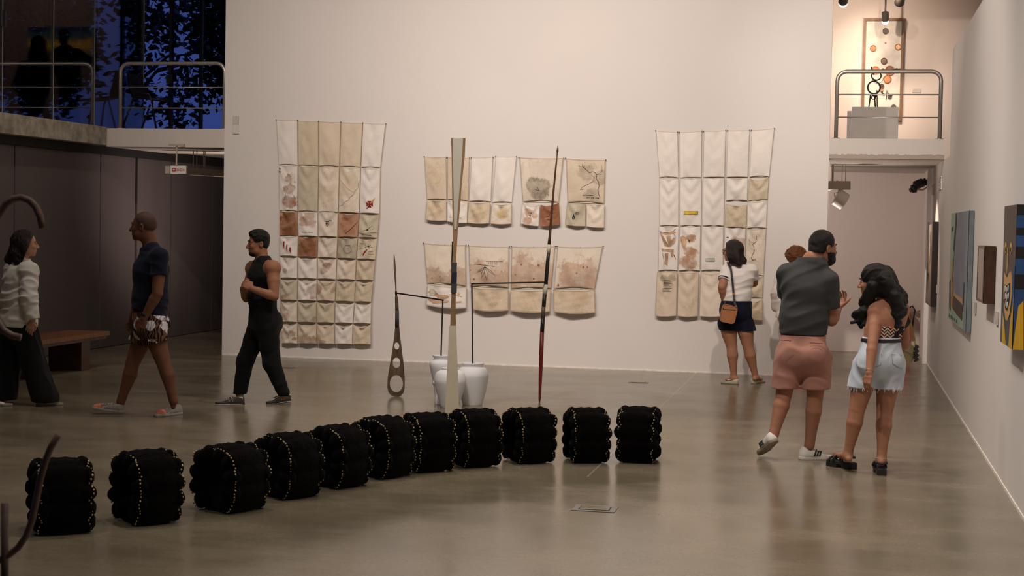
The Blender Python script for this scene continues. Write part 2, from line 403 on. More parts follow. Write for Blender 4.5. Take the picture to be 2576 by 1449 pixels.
class Head:
    def __init__(s, c, f, u, size=1.0, jaw=1.0):
        s.c = np.array(c, float); s.u = unit(u); s.f = unit(np.asarray(f)-s.u*(np.asarray(f) @ s.u)); s.r = np.cross(s.f, s.u); s.s = size; s.jaw = jaw
        s.R = np.array([s.r, s.f, s.u])
    def p(s, r, f, u): return s.c+s.s*(s.r*r+s.f*f+s.u*u)
    def e(s, r, f, u, a, b, c, k=.02, sub=False): return ell(s.p(r, f, u), np.array([a, b, c])*s.s, s.R, k*s.s, sub)
    def prims(s, neck, nr=.054, ears=True, nose=1.0):
        z = s.s; j = s.jaw
        g = [s.e(0, -.014, .028, .074, .094, .084), s.e(0, .03, -.03, .062, .062, .082, .03), s.e(0, .042, -.078, .050*j, .045, .036, .03),
             s.e(0, .074, -.102, .020*j, .016, .017, .02), s.e(0, .078, .020, .046, .014, .011, .014)]
        for q in (-1, 1):
            g += [s.e(q*.034, .062, -.030, .024, .024, .022, .02), s.e(q*.050*j, .018, -.075, .014, .03, .024, .025)]
            g += [s.e(q*.031, .101, .001, .017, .014, .010, .010, True)]
        g += [cone(s.p(0, .086, .006), s.p(0, .112*nose+(1-nose)*.1, -.034), .008*z, .0125*z, .010*z)]
        for q in (-1, 1): g += [s.e(q*.013, .098, -.038, .009, .010, .008, .006)]
        g += [s.e(0, .088, -.060, .023, .011, .0060, .006), s.e(0, .086, -.072, .020, .011, .0065, .006), s.e(0, .102, -.0660, .026, .012, .0018, .003, True)]
        if ears:
            for q in (-1, 1): g += [s.e(q*.077, -.010, -.010, .009, .019, .031, .008), s.e(q*.083, -.004, -.010, .006, .009, .017, .006, True)]
        g += [cone(s.p(0, -.022, -.055), neck, nr*z, (nr+.004)*z, .03)]
        return g
    def extras(s, parent, brow=M['iris'], eyes=True):
        for q in (-1, 1):
            if eyes:
                o = MB().ell(s.p(q*.031, .0825, .001), np.array([.0100, .0085, .0048])*s.s, 12, 8, 0, s.R).build('eye', M['eye_white'], parent, True)
                MB().ell(s.p(q*.031, .0895, .001), np.array([.0052, .0030, .0046])*s.s, 10, 6, 0, s.R).build('iris', M['iris'], o, True)
            if brow is not None:
                MB().tube([s.p(q*(.014+.034*i/5), .0935-.012*(i/5)**2, .0225+.006*math.sin(PI*i/5)) for i in range(6)], [.003*s.s, .0045*s.s, .0045*s.s, .004*s.s, .003*s.s, .0015*s.s], 6).build('eyebrow', brow, parent, True)
def hand(w, d, nrm, side, s=1.0, curl=(.35, .4, .45, .5), thumb=.5, spread=.06, fist=0):
    """w wrist, d towards the fingers, nrm out of the back of the hand, side = thumb side unit vector"""
    d = unit(d); nrm = unit(np.asarray(nrm)-d*(np.asarray(nrm) @ d)); t = np.cross(d, nrm); t = t if t @ np.asarray(side) > 0 else -t
    g = [econe(w-d*.01*s, w+d*.035*s, (.026*s, .017*s), (.037*s, .016*s), t, .012), econe(w+d*.035*s, w+d*.080*s, (.038*s, .0155*s), (.040*s, .012*s), t, .010)]
    for i, (o, L) in enumerate(((.030, .070), (.0105, .080), (-.010, .075), (-.029, .058))):
        p = w+(d*.085+t*o)*s; a = curl[i]; dd = unit(d+t*spread*(1.5-i)); r = .0088 if i < 3 else .0078
        g.append(cone(w+(d*.05+t*o*.85)*s, p, r*s, r*s, .006))
        for j, fr in enumerate((.45, .32, .26)):
            an = a*(j+.6); q = p+(dd*math.cos(an)-nrm*math.sin(an))*L*fr*s
            g.append(cone(p, q, r*s*(1-.08*j), r*s*(.92-.08*j), .002)); p = q
    p = w+(d*.022+t*.026)*s; dirs = [unit(d*.75+t*.75-nrm*.2), unit(d+t*(.5-thumb)-nrm*.35*thumb), unit(d+t*(.2-thumb)-nrm*.5*thumb)]
    for j, L in enumerate((.036, .030, .026)):
        q = p+dirs[j]*L*s; g.append(cone(p, q, (.0125-.0012*j)*s, (.0115-.0012*j)*s, .006)); p = q
    return g
def leg(hip, knee, ank, rt_=.082, rk=.053, rc=.055, ra=.037, back=None):
    """thigh, knee, calf with its muscle behind, ankle"""
    hip, knee, ank = map(np.array, (hip, knee, ank)); b = np.zeros(3) if back is None else np.array(back)
    c = knee+(ank-knee)*.28+b*.010; m_ = hip+(knee-hip)*.45; lo = knee+(ank-knee)*.72+b*.004
    return [cone(hip, m_, rt_, rt_*.88, .02), cone(m_, knee, rt_*.88, rk, .008), cone(knee, c, rk*.97, rc, .006), cone(c, lo, rc, ra*1.08, .006), cone(lo, ank, ra*1.06, ra, .006)]
def arm(sh, el, wr, ru=.048, re=.038, rf=.040, rw=.026):
    sh, el, wr = map(np.array, (sh, el, wr)); m_ = sh+(el-sh)*.45; f = el+(wr-el)*.25
    return [cone(sh, m_, ru*1.03, ru, .02), cone(m_, el, ru, re, .008), cone(el, f, re*.97, rf, .006), cone(f, wr, rf, rw, .006)]
def stub(ank): ank = np.array(ank); return [cone(ank, ank-UZ*.055, .033, .022, .01)]
def foot(ank, toe, r=.030):
    ank, toe = map(np.array, (ank, toe)); d = unit((toe-ank)*[1, 1, 0]); heel = ank-d*.035+[0, 0, toe[2]-ank[2]+.01]
    toe = toe-[0, 0, .012]; return [cone(ank, heel, .034, .024, .02), cone(ank, toe-d*.09, .030, .020, .02), cone(toe-d*.09, toe-d*.03, .022, .014, .015)]
def torso(pel, wst, chs, nck, rgt, sl, sr, hip=(.165, .115), wa=(.145, .105), ch=(.160, .115), sh=.058, tr=.045):
    g = [econe(pel, wst, hip, wa, rgt, .05), econe(wst, chs, wa, ch, rgt, .05), econe(chs, nck-(nck-chs)*.25, ch, (ch[0]*.62, ch[1]*.62), rgt, .05)]
    for s_ in (sl, sr):
        g += [ell(s_, (sh, sh, sh), None, .04), cone(nck-np.array([0, 0, .02]), s_, tr, tr*1.05, .04), cone(chs, s_, ch[1]*.75, sh, .05)]
    return g
def neckhole(nck, F_, r=.072, dz=.050, df=.015): return ell(nck+UZ*dz+np.asarray(F_)*df, (r, r, .062), None, .012, True)
def body(name, groups, mat, parent, res=.005, **k):
    v, f = sdf_mesh(groups, res, **k); return obj(name, mesh_np(name, v, f, mat), parent)
def shoe(parent, heel, toe, upm, solem, w=.044, hh=.075, th=.024, tilt=None, label=None, name='shoe', open_top=True, res=.0045):
    """heel and toe: points on the sole's underside"""
    heel, toe = np.array(heel, float), np.array(toe, float); d = toe-heel; L = np.linalg.norm(d); d /= L
    n = unit(np.array([0, 0, 1.])-d*d[2]) if tilt is None else unit(np.asarray(tilt)-d*(np.asarray(tilt) @ d)); s = np.cross(d, n)
    q = lambda a, h: heel+d*a*L+n*h
    g = [econe(q(.13, .03), q(.45, .03), (w*.80, .05), (w*.82, .046), s, .02), econe(q(.45, .028), q(.72, .026), (w*.85, .045), (w*1.04, .036), s, .02),
         econe(q(.72, .026), q(.86, .022), (w*1.04, .034), (w*.78, .024), s, .02), econe(q(.13, .045), q(.30, .045), (w*.74, hh-.03), (w*.70, hh-.034), s, .02), econe(q(.30, .045), q(.62, .03), (w*.68, hh-.040), (w*.75, .034), s, .02)]
    v, f = sdf_mesh([(.01, g)], res, clips=[(heel+n*th*.8, -n), (q(.12, hh), n*1.0+d*.35)])
    o = obj(name, mesh_np(name, v, f, upm), parent)
    if label: o['label'] = label
    g2 = [econe(q(.12, .01), q(.45, .01), (w*.86, .06), (w*.84, .06), s, .02), econe(q(.45, .01), q(.72, .01), (w*.84, .06), (w*1.08, .06), s, .02), econe(q(.72, .01), q(.87, .01), (w*1.08, .06), (w*.80, .045), s, .02)]
    v, f = sdf_mesh([(.01, g2)], res, clips=[(heel+n*th, n), (heel+n*.0005, -n)])
    obj('sole', mesh_np('sole', v, f, solem), o)
    return o, q, s, n, d, L
def laces(o, q, s, n, w, mat, a0=.40, a1=.66, h0=.072, h1=.058):
    b = MB()
    for i in range(4):
        t = i/3; b.tube([q(a0+(a1-a0)*t, h0+(h1-h0)*t-.006)+s*w*.6*x+n*.008*(1-abs(x)) for x in (-1, -.5, 0, .5, 1)], .0028, 5)
    b.build('laces', mat, o, True)
# ------------------------------------------------------------------ the room
def slab(name, lo, hi, mat): return structure(MB().box(lo, hi).build(name, mat))
X0 = -18.0
M['edge'] = simple('worn_skirting_paint', srgb(240, 232, 222), .7, 0, .1, 20)
slab('floor', (X0, -6, -.25), (5, 26.5, 0), M['floor'])
slab('wall_back', (-7.871, D, 0), (-.197, D+.22, 6.6), M['wall'])
# right wall: full gallery length, its top edge low beyond the balcony
slab('wall_right', (XR, -6, 0), (XR+.25, 18.4, 3.80), M['wall'])
slab('wall_right', (XR, 18.4, 0), (XR+.25, 22.05, 2.625), M['wall'])
slab('wall_right', (XR-.02, 22.05, 0), (XR+.25, DF, 2.625), M['far'])
slab('baseboard_right', (XR-.006, -6, 0), (XR+.01, 22.0, .022), M['edge'])
slab('baseboard_back', (-7.86, D-.006, 0), (-.20, D+.01, .016), M['edge'])
slab('trim_1', (XR-.055, 22.0, 0), (XR+.02, 22.12, 2.62), M['wall'])
slab('wall_far', (-4.5, DF, 0), (5, DF+.2, 6.6), M['far'])
slab('wall_right_upper', (5, -6, 0), (5.2, DF+.2, 6.6), M['far']).name = 'wall_right'
slab('ceiling', (X0, -6, 6.6), (5.2, 26.5, 6.8), M['wall'])
slab('ceiling', (-2.0, D+.22, 5.35), (5.0, DF, 5.5), M['far'])
slab('wall_front', (X0, -6.2, 0), (5.2, -6, 6.6), M['dkgrey'])
# balcony slab on the right, with its rough lower edge
b = MB().box((-.197, D, 2.66), (XR, DF, 2.865)); bal = structure(b.build('ceiling', M['slab']))
b = MB(); r_ = random.Random(3); n = 60
tops = [2.668+r_.uniform(0, .018) for _ in range(n+1)]
for i in range(n):
    xa, xb = -.197+(XR+.197)*i/n, -.197+(XR+.197)*(i+1)/n
    b.add([(xa, D-.004, 2.625), (xb, D-.004, 2.625), (xb, D-.004, tops[i+1]), (xa, D-.004, tops[i]), (xa, D+.02, 2.625), (xb, D+.02, 2.625), (xb, D+.02, tops[i+1]), (xa, D+.02, tops[i])],
          [(0, 1, 2, 3), (3, 2, 6, 7), (1, 0, 4, 5)])
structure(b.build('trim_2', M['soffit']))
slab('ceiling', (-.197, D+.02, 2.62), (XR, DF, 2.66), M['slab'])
# mezzanine on the left: white slab, raw concrete edge beam, soffit
slab('ceiling', (XC-.02, D, 2.69), (-7.871, D+2.0, 2.93), M['slab'])
slab('ceiling', (-12, D+.3, 2.73), (-5.4, 25.0, 2.90), M['slab'])
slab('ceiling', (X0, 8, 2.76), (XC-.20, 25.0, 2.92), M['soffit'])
structure(MB().box((XC-.22, 8, 2.705), (XC, D-.02, 2.945)).build('trim_3', M['concrete'], bev=.008))
slab('trim_4', (XL, 8, 2.60), (XL+.10, 25.6, 2.765), M['joint'])
for (a_, b_) in ((13.3, 13.34), (14.1, 14.13)): pass
# dark sliding panels of the left wall, recessed joints between them
wl = thing('wall_left', None, None, (XL, 14, 0)); wl['kind'] = 'structure'
sy = [8.0]+[float(ATX(px, 620, XL)[1]) for px in (36, 252, 340, 430)]+[23.6, 25.6]
for i in range(len(sy)-1):
    gap = .09 if i == 3 else .016
    x_ = XL+(.025 if i in (3,) else 0)
    MB().box((XL-.04, sy[i]+.006, .008), (x_, sy[i+1]-gap, 2.62)).build('panel', M['dark'], wl)
MB().box((XL-.12, 8, 0), (XL-.05, 25.6, 2.70)).build('backing', M['joint'], wl)
slab('wall_left_far', (X0, 25.5, 0), (-4.5, 25.7, 2.73), M['dark']).name = 'wall_left.001'
slab('wall_back_end', (-7.6, D+.22, 0), (-7.4, 25.6, 2.7), M['dark']).name = 'wall_left.002'
# mezzanine room: brown inner wall, window wall, low rear room walls
t = NT('inner_wall_paint'); M['inner'] = t.fin(srgb(120, 100, 90), .8)
WY = 25.0
wx0, wx1 = -12.0, -4.4
slab('wall_mezzanine', (X0, WY, 2.9), (wx0, WY+.15, 6.6), M['inner']).name = 'wall_left.003'
slab('wall_mezz_side', (X0-.2, 8, 2.9), (X0, WY, 6.6), M['inner']).name = 'wall_left.004'
slab('wall_mezz_right', (wx1, D+.2, 2.9), (wx1+.2, WY+.15, 6.6), M['inner']).name = 'wall_left.005'
slab('wall_left_front', (X0, 7.85, 2.9), (XC, 8, 6.6), M['inner']).name = 'wall_left.006'
M['mull'] = simple('mullion_paint', srgb(26, 28, 34), .4, .3)
t = NT('window_glass'); 
def glass(name, refl, tint):
    t = NT(name); t.t.nodes.remove(t.b); g = t.n('ShaderNodeBsdfGlossy'); g.inputs['Roughness'].default_value = .0; g.inputs['Color'].default_value = (.9, .9, .9, 1)
    tr = t.n('ShaderNodeBsdfTransparent'); tr.inputs['Color'].default_value = tint
    fr = t.n('ShaderNodeFresnel'); fr.inputs['IOR'].default_value = 1.5
    mx = t.n('ShaderNodeMixShader'); f = t.math('MULTIPLY_ADD', fr.outputs[0], 1.0, refl); f = t.math('MINIMUM', f, .9); t.l(f, mx.inputs[0]); t.l(tr.outputs[0], mx.inputs[1]); t.l(g.outputs[0], mx.inputs[2])
    t.l(mx.outputs[0], t.t.nodes['Material Output'].inputs[0]); return t.m
M['glass'] = glass('coated_glass', .16, (.78, .78, .80, 1))
M['pane'] = glass('window_pane', .02, (.8, .84, .9, 1))
win = thing('window_1', None, None, (wx0, WY, 2.93)); win['kind'] = 'structure'
mx = [wx0]+[float(ATY(px, 200, WY)[0]) for px in (342, 428, 503)]+[-8.3, -7.1, -5.7, wx1]
for i, x_ in enumerate(mx): MB().box((x_-.022, WY, 2.9), (x_+.022, WY+.09, 6.6)).build('mullion', M['mull'], win)
for i in range(len(mx)-1): MB().box((mx[i]+.022, WY+.03, 2.95), (mx[i+1]-.022, WY+.04, 6.6)).build('pane', M['pane'], win)
MB().box((wx0, WY, 2.90), (wx1, WY+.1, 2.96)).build('sill', M['mull'], win)
lk = MB().box((float(ATY(421, 185, WY)[0]), WY-.05, 4.02), (float(ATY(437, 185, WY)[0]), WY-.01, 4.16)).build('lock', M['black'], win)
# frameless glass along the mezzanine edge
gl = thing('window_2', None, None, (XC, 14, 2.94)); gl['kind'] = 'structure'
gy = [10.0, 12.0, 14.0]+[float(ATX(px, 160, XC)[1]) for px in (15, 143, 246)]+[20.6]
t = NT('glass_edge'); M['gedge'] = t.fin(srgb(150, 150, 140), .25, 0, .8)
for i in range(len(gy)-1):
    MB().box((XC-.055, gy[i]+.004, 2.945), (XC-.045, gy[i+1]-.004, 6.6)).build('pane', M['glass'], gl)
    MB().box((XC-.058, gy[i+1]-.006, 2.945), (XC-.042, gy[i+1]+.006, 6.6)).build('seam', M['gedge'], gl)
for z_ in (ATX(10, 45, XC)[2],):
    y_ = gy[3]; pl = MB().box((XC-.07, y_-.07, z_-.09), (XC-.03, y_-.012, z_+.09)).box((XC-.07, y_+.012, z_-.09), (XC-.03, y_+.07, z_+.09)); pl.build('clamp', M['black'], gl)
# outdoors: garden wall and paving behind the windows
slab('wall_garden', (-22, 33.0, 0), (4, 33.3, 3.3), simple('garden_wall', srgb(216, 216, 214), .8)).name = 'wall_back.001'
slab('ground', (-22, 25.8, -.3), (4, 33, 0), simple('soil', srgb(60, 52, 40), .9))
# ------------------------------------------------------------------ stitched cloth hangings on the main wall
def obj_attr(t, name):
    q = t.n('ShaderNodeAttribute', attribute_type='OBJECT', attribute_name=name); return q
def cloth_material():
    t = NT('unbleached_cloth'); uv = t.n('ShaderNodeTexCoord').outputs['UV']; seed = obj_attr(t, 'seed').outputs['Fac']
    oc = t.n('ShaderNodeTexCoord').outputs['Object']
    base = obj_attr(t, 'base').outputs['Color']; stain = obj_attr(t, 'stain').outputs['Color']; par = t.n('ShaderNodeSeparateXYZ'); t.l(obj_attr(t, 'par').outputs['Vector'], par.inputs[0])
    amt, mot, asp = par.outputs
    s = t.n('ShaderNodeSeparateXYZ'); t.l(uv, s.inputs[0]); u, v = s.outputs[0], s.outputs[1]
    n1 = t.noise(9, 6, oc, .65, seed); n2 = t.noise(3.2, 5, oc, .6, seed); n3 = t.noise(26, 4, oc, .6, seed); n4 = t.noise(6, 5, oc, .6, seed)
    wob = t.math('ADD', t.math('MULTIPLY', t.math('SUBTRACT', n4, .5), 2.6), t.math('MULTIPLY', t.math('SUBTRACT', n3, .5), 1.0))
    mask = None
    for nm in ('blot_a', 'blot_b', 'blot_c'):
        b = t.n('ShaderNodeSeparateXYZ'); t.l(obj_attr(t, nm).outputs['Vector'], b.inputs[0]); r = t.math('MAXIMUM', b.outputs[2], .0005)
        dx = t.math('DIVIDE', t.math('SUBTRACT', u, b.outputs[0]), r); dy = t.math('DIVIDE', t.math('SUBTRACT', v, b.outputs[1]), t.math('MULTIPLY', r, asp))
        d = t.math('SQRT', t.math('ADD', t.math('MULTIPLY', dx, dx), t.math('MULTIPLY', dy, dy)))
        d = t.math('ADD', d, t.math('MULTIPLY', wob, t.math('GREATER_THAN', b.outputs[2], .002)))
        k = t.math('SUBTRACT', 1, t.ramp(d, .75, 1.15)); k = t.math('MULTIPLY', k, t.math('ADD', .55, t.math('MULTIPLY', t.ramp(n1, .35, .65), .6)))
        mask = k if mask is None else t.math('MAXIMUM', mask, k)
    col = t.mix(t.math('MULTIPLY', t.ramp(n2, .42, .68), mot), base, stain)
    col = t.mix(t.math('MINIMUM', t.math('MULTIPLY', mask, amt), 1), col, stain)
    # tide lines and grubby seams
    tl = t.math('SUBTRACT', 1, t.ramp(t.math('ABSOLUTE', t.math('SUBTRACT', n2, .53)), .0, .02)); col = t.mix(t.math('MULTIPLY', t.math('MULTIPLY', tl, mot), .45), col, (.20, .12, .05, 1))
    eu = t.math('MINIMUM', u, t.math('SUBTRACT', 1, u)); ev = t.math('MINIMUM', v, t.math('SUBTRACT', 1, v)); e = t.math('MINIMUM', eu, t.math('MULTIPLY', ev, t.math('DIVIDE', 1, t.math('MAXIMUM', asp, .01))))
    edge = t.math('SUBTRACT', 1, t.ramp(e, .004, .035)); col = t.mix(t.math('MULTIPLY', edge, .55), col, (.26, .17, .09, 1))
    t.bump(t.math('ADD', t.math('MULTIPLY', n1, 1.0), t.math('MULTIPLY', n3, .3)), .35, .02)
    return t.fin(col, .9, 0, .1)
M['cloth'] = cloth_material(); M['cloth_back'] = simple('cloth_back', srgb(226, 216, 200), .9, 0, .04)
M['ink'] = simple('black_ink', (.02, .018, .016, 1), .8); M['ink_red'] = simple('red_ink', srgb(150, 40, 32), .8); M['ink_brown'] = simple('brown_ink', srgb(120, 66, 44), .8)
M['ink_yellow'] = simple('yellow_ink', srgb(226, 178, 60), .8); M['ink_green'] = simple('green_ink', srgb(120, 150, 110), .8); M['note_yellow'] = simple('yellow_print', srgb(214, 190, 60), .7)
M['pale'] = simple('pale_print', srgb(196, 200, 180), .8)
M['ink_tan'] = simple('tan_wash', srgb(204, 168, 138), .9, 0, .22, 9); M['ink_spot'] = simple('brown_spot', srgb(150, 112, 88), .9, 0, .3, 30)
INK = {'k': 'ink', 'r': 'ink_red', 'b': 'ink_brown', 'y': 'ink_yellow', 'g': 'ink_green', 'n': 'note_yellow', 'p': 'pale', 't': 'ink_tan', 's': 'ink_spot'}
_tc = {}
def text_mesh(s):
    """letters as flat polygons: verts (x right, y up, cap height about 1), faces"""
    if s not in _tc:
        cu = bpy.data.curves.new('t', 'FONT'); cu.body = s; cu.size = 1.4; cu.resolution_u = 3; cu.offset = .022; o = bpy.data.objects.new('t', cu); COL.objects.link(o)
        bpy.context.view_layer.update(); me = bpy.data.meshes.new_from_object(o.evaluated_get(bpy.context.evaluated_depsgraph_get()))
        _tc[s] = ([(v.co.x, v.co.y) for v in me.vertices], [tuple(p.vertices) for p in me.polygons])
        bpy.data.objects.remove(o); bpy.data.curves.remove(cu); bpy.data.meshes.remove(me)
    return _tc[s]
C = dict(white=srgb(240, 232, 224)[:3], cream=srgb(234, 222, 206)[:3], sand=srgb(224, 208, 186)[:3], tan=srgb(216, 202, 178)[:3], olive=srgb(208, 198, 176)[:3], rust=srgb(160, 112, 84)[:3], wash=srgb(202, 178, 146)[:3],
         brown=srgb(140, 92, 62)[:3], pinkb=srgb(190, 152, 124)[:3], grey=srgb(142, 130, 112)[:3], gold=srgb(204, 168, 112)[:3], red=srgb(170, 120, 98)[:3])
pin_me = MB().lathe((0, 0, 0), [(.0065, 0), (.0075, .006), (.004, .010)], 8, 0, (0, -1, 0)).build('pin', M['black']); _pm = pin_me.data; bpy.data.objects.remove(pin_me)
NU = 14
def panel(root, px, base='white', sag=.02, bulge=.025, stain='wash', amt=.8, mot=.15, blots=(), draw=(), seed=0, back=True, top=False, botsag=.012, off=.022, gap=.0):
    """px: TL, TR, BR, BL pixel corners on the wall"""
    c = [ATY(x, y, D-off) for x, y in px]; r = random.Random(seed*13+5)
    wd_, ht = np.linalg.norm(c[1]-c[0]), np.linalg.norm(c[3]-c[0]); asp = wd_/ht
    sg = sag*2.3*wd_ if not top else .02*wd_
    ph = [r.uniform(0, 6) for _ in range(5)]; sk = r.uniform(-.25, .25)
    def S(u, v):
        p = c[0]*(1-u)*(1-v)+c[1]*u*(1-v)+c[2]*u*v+c[3]*(1-u)*v
        q = 4*u*(1-u); uu = u-.5-sk*.3*v
        p = p.copy(); p[2] -= sg*q*(1-v)**2.2; p[2] += botsag*3.2*wd_*q*(max(0, v-.5)*2)**4
        y = bulge*math.sin(PI*min(max(u, 0), 1))**.8*(.35+.65*min(1, v*1.6))*(1-(0 if off > .03 else .9)*max(0, (v-.55)/.45)**1.5)
        rad = v*ht/wd_*.9+abs(uu)*1.15                                   # drape rings under the sagging mouth, V folds from the corners
        y += (.017*math.cos(rad*10+ph[0])*math.exp(-v*1.2)*q if not top else .004*math.cos(rad*9+ph[0])*q)
        y += .009*math.sin(6*(u+v*.6*(1 if sk > 0 else -1))+ph[1])*q*(1-v**4)+.0045*math.sin(13*u-7*v+ph[2])*q*v+.003*math.sin(21*v+9*u+ph[3])*q
        y += (.018*q*(1-v)**3 if not top else 0)
        p[1] -= y+.004; return p
    v = []; uv = []; f = []; fm = []
    for j in range(NU+1):
        for i in range(NU+1):
            u, w = .012+.976*i/NU, j/NU; v.append(S(u, w)); uv.append((i/NU, 1-j/NU))
    for j in range(NU):
        for i in range(NU): a = j*(NU+1)+i; f.append((a, a+NU+1, a+NU+2, a+1)); fm.append(0)
    if back:
        n = len(v)
        for w in (.0, 1.0):
            for u in (.02, .5, .98):
                p = c[0]*(1-u)*(1-w)+c[1]*u*(1-w)+c[2]*u*w+c[3]*(1-u)*w; p = p.copy(); p[1] += off*.45; v.append(p); uv.append((u, w))
        f += [(n, n+3, n+4, n+1), (n+1, n+4, n+5, n+2)]; fm += [1, 1]
    o = obj('cloth_panel', mesh_np('cloth_panel', v, f, [M['cloth'], M['cloth_back']], True, fm, uv), root)
    o['base'] = list(C[base]); o['stain'] = list(C[stain]); o['par'] = [amt, mot, asp]; o['seed'] = float(seed)*3.17
    for nm, b in zip(('blot_a', 'blot_b', 'blot_c'), blots): o[nm] = [float(b[0]), 1-float(b[1]), float(b[2])]
    if draw:
        mats = []; mb = MB()
        def mi(k):
            if INK[k] not in mats: mats.append(INK[k])
            return mats.index(INK[k])
        E = np.array([0, -.004, 0])
        for s in draw:
            k, kind = s[0], s[1]
            if kind == 'l':
                pts, wdt = s[2], s[3]; P_ = []
                for a, b in zip(pts[:-1], pts[1:]):
                    n = max(1, int(math.hypot((b[0]-a[0]), (b[1]-a[1])/asp)*12))
                    P_ += [(a[0]+(b[0]-a[0])*i/n, a[1]+(b[1]-a[1])*i/n) for i in range(n)]
                P_.append(pts[-1]); q = [S(*p)+E for p in P_]; vv = []
                for i, p in enumerate(q):
                    t_ = q[min(i+1, len(q)-1)]-q[max(i-1, 0)]; nn = np.cross(t_, [0, 1, 0]); nn = nn/(np.linalg.norm(nn)+1e-9)*wdt*.36; vv += [p+nn, p-nn]
                mb.add(vv, [(2*i, 2*i+1, 2*i+3, 2*i+2) for i in range(len(q)-1)], mi(k))
            elif kind == 'p':
                pt = []
                for a, b in zip(s[2], s[2][1:]+s[2][:1]): pt += [lp(a, b, i_/4) for i_ in range(4)]
                cu, cv = sum(p[0] for p in pt)/len(pt), sum(p[1] for p in pt)/len(pt); n = len(pt); vv = []; ff = []
                for t_ in (1, .7, .4, .1): vv += [S(cu+(p[0]-cu)*t_, cv+(p[1]-cv)*t_)+E*s[3] for p in pt]
                for j in range(3): ff += [(j*n+i, j*n+(i+1) % n, (j+1)*n+(i+1) % n, (j+1)*n+i) for i in range(n)]
                mb.add(vv, ff+[tuple(range(3*n, 4*n))], mi(k))
            elif kind == 'd':
                u0, v0, ru = s[2]; mb.add([S(u0+ru*(1+.12*math.sin(3*a))*math.cos(a), v0+ru*asp*s[3]*math.sin(a))+E for a in [2*PI*i/14 for i in range(14)]], [tuple(range(14))], mi(k))
            elif kind == 't':
                tv, tf = text_mesh(s[2]); u0, v0, hh = s[3]; wx = max(x for x, _ in tv); sw = s[4]/wx
                mb.add([S(u0+x*sw, v0-y*hh)+E for x, y in tv], tf, mi(k))
        if mb.v:
            me = bpy.data.meshes.new('ink_drawing'); me.from_pydata(mb.v, [], mb.f)
            for q in mats: me.materials.append(M[q])
            me.polygons.foreach_set('material_index', mb.m); obj('ink_drawing', me, o)
    return o
def pins(root, pts):
    for x, y in pts:
        p = ATY(x, y, D-.02); q = bpy.data.objects.new('pin', _pm); q.location = Vector(p)-wloc(root); link(q, root)
def lp(a, b, t): return (a[0]+(b[0]-a[0])*t, a[1]+(b[1]-a[1])*t)
def scaled_px(pts, s, ox, oy): return [(x/s+ox, y/s+oy) for x, y in pts]
# --- tall hanging beside the dark wall: five columns, eight rows
HW = thing('cloth_hanging', 'tall hanging of forty stitched cloth pockets, two long rows above six short ones', 'textile', ATY(830, 302, D))
gx = [[80, 205, 325, 455, 582, 715], [94, 207, 327, 447, 570, 685], [99, 205, 322, 440, 562, 680], [98, 208, 323, 436, 553, 668], [100, 205, 319, 432, 545, 655], [102, 205, 318, 428, 540, 645], [103, 204, 315, 422, 535, 632], [105, 204, 315, 420, 525, 630], [105, 205, 315, 420, 522, 630]]
gl_, gr_ = [72, 332, 597, 742, 860, 987, 1115, 1242, 1366], [96, 350, 617, 757, 882, 1002, 1127, 1252, 1372]
def gp(r, c):
    x = gx[r][c]; t = (x-gx[r][0])/(gx[r][5]-gx[r][0]); return (x/2.3+660, (gl_[r]+(gr_[r]-gl_[r])*t)/2.3+270)
sq = lambda pts: pts
spec = {}
for c, b in enumerate(('white', 'tan', 'sand', 'sand', 'white')): spec[0, c] = dict(base=b, mot=.12 if b != 'white' else .03, top=True, stain='wash' if b != 'white' else 'cream')
NA = [('k', 't', 'N', (.04, .09, .035), .09), ('k', 't', 'A', (.02, .17, .055), .14)]
spec[1, 0] = dict(stain='rust', amt=.85, mot=.05, blots=((.55, .28, .30), (.5, .52, .30), (.5, .80, .36)), draw=NA+[('k', 'l', [(.5, .5), (.42, .62), (.35, .7), (.3, .78)], .004), ('b', 'l', [(.72, .62), (.85, .7), (.88, .85), (.8, .9)], .005)])
spec[1, 1] = dict(base='olive', stain='wash', mot=.3); spec[1, 2] = dict(base='cream', stain='wash', mot=.3, blots=((.5, .55, .42),), amt=.4)
spec[1, 3] = dict(base='cream', stain='wash', mot=.3, blots=((.4, .3, .6),), amt=.45, draw=[('b', 'l', [(.95, .28), (.9, .45), (.78, .52), (.72, .6), (.55, .66), (.5, .72), (.3, .78), (.2, .84), (.03, .86)], .004), ('b', 'l', [(.06, .28), (.3, .4), (.5, .48), (.72, .55)], .003)])
cross = [('r', 'p', [(.52+dx, .80+dy) for dx, dy in q], 1) for q in ([(-.15, -.055), (-.02, -.008), (-.02, .008), (-.15, .055)], [(.15, -.055), (.02, -.008), (.02, .008), (.15, .055)], [(-.10, -.075), (-.02, -.01), (.02, -.01), (.10, -.075)], [(-.10, .075), (-.02, .01), (.02, .01), (.10, .075)])]
spec[1, 4] = dict(base='white', mot=.03, stain='cream', draw=cross+[('r', 'p', [(.48, .79), (.56, .79), (.56, .81), (.48, .81)], 1.2), ('y', 'p', [(.60, .74), (.68, .69), (.78, .64), (.74, .70), (.68, .75)], 1), ('r', 'l', [(.62, .75), (.72, .68)], .006), ('r', 'l', [(.36, .79), (.33, .75)], .008), ('r', 'd', (.40, .895, .03), 1), ('r', 'l', [(.43, .85), (.40, .88)], .006)])
spec[2, 0] = dict(base='pinkb', stain='brown', amt=1.0, mot=.7, blots=((.5, .55, .55), (.5, .2, .3), (.6, .85, .3)))
spec[2, 1] = dict(stain='pinkb', amt=.75, mot=.05, blots=((.35, .35, .28), (.7, .45, .2), (.6, .15, .25)), draw=[('k', 't', 'NONONO A BONDE', (.2, .86, .035), .56)])
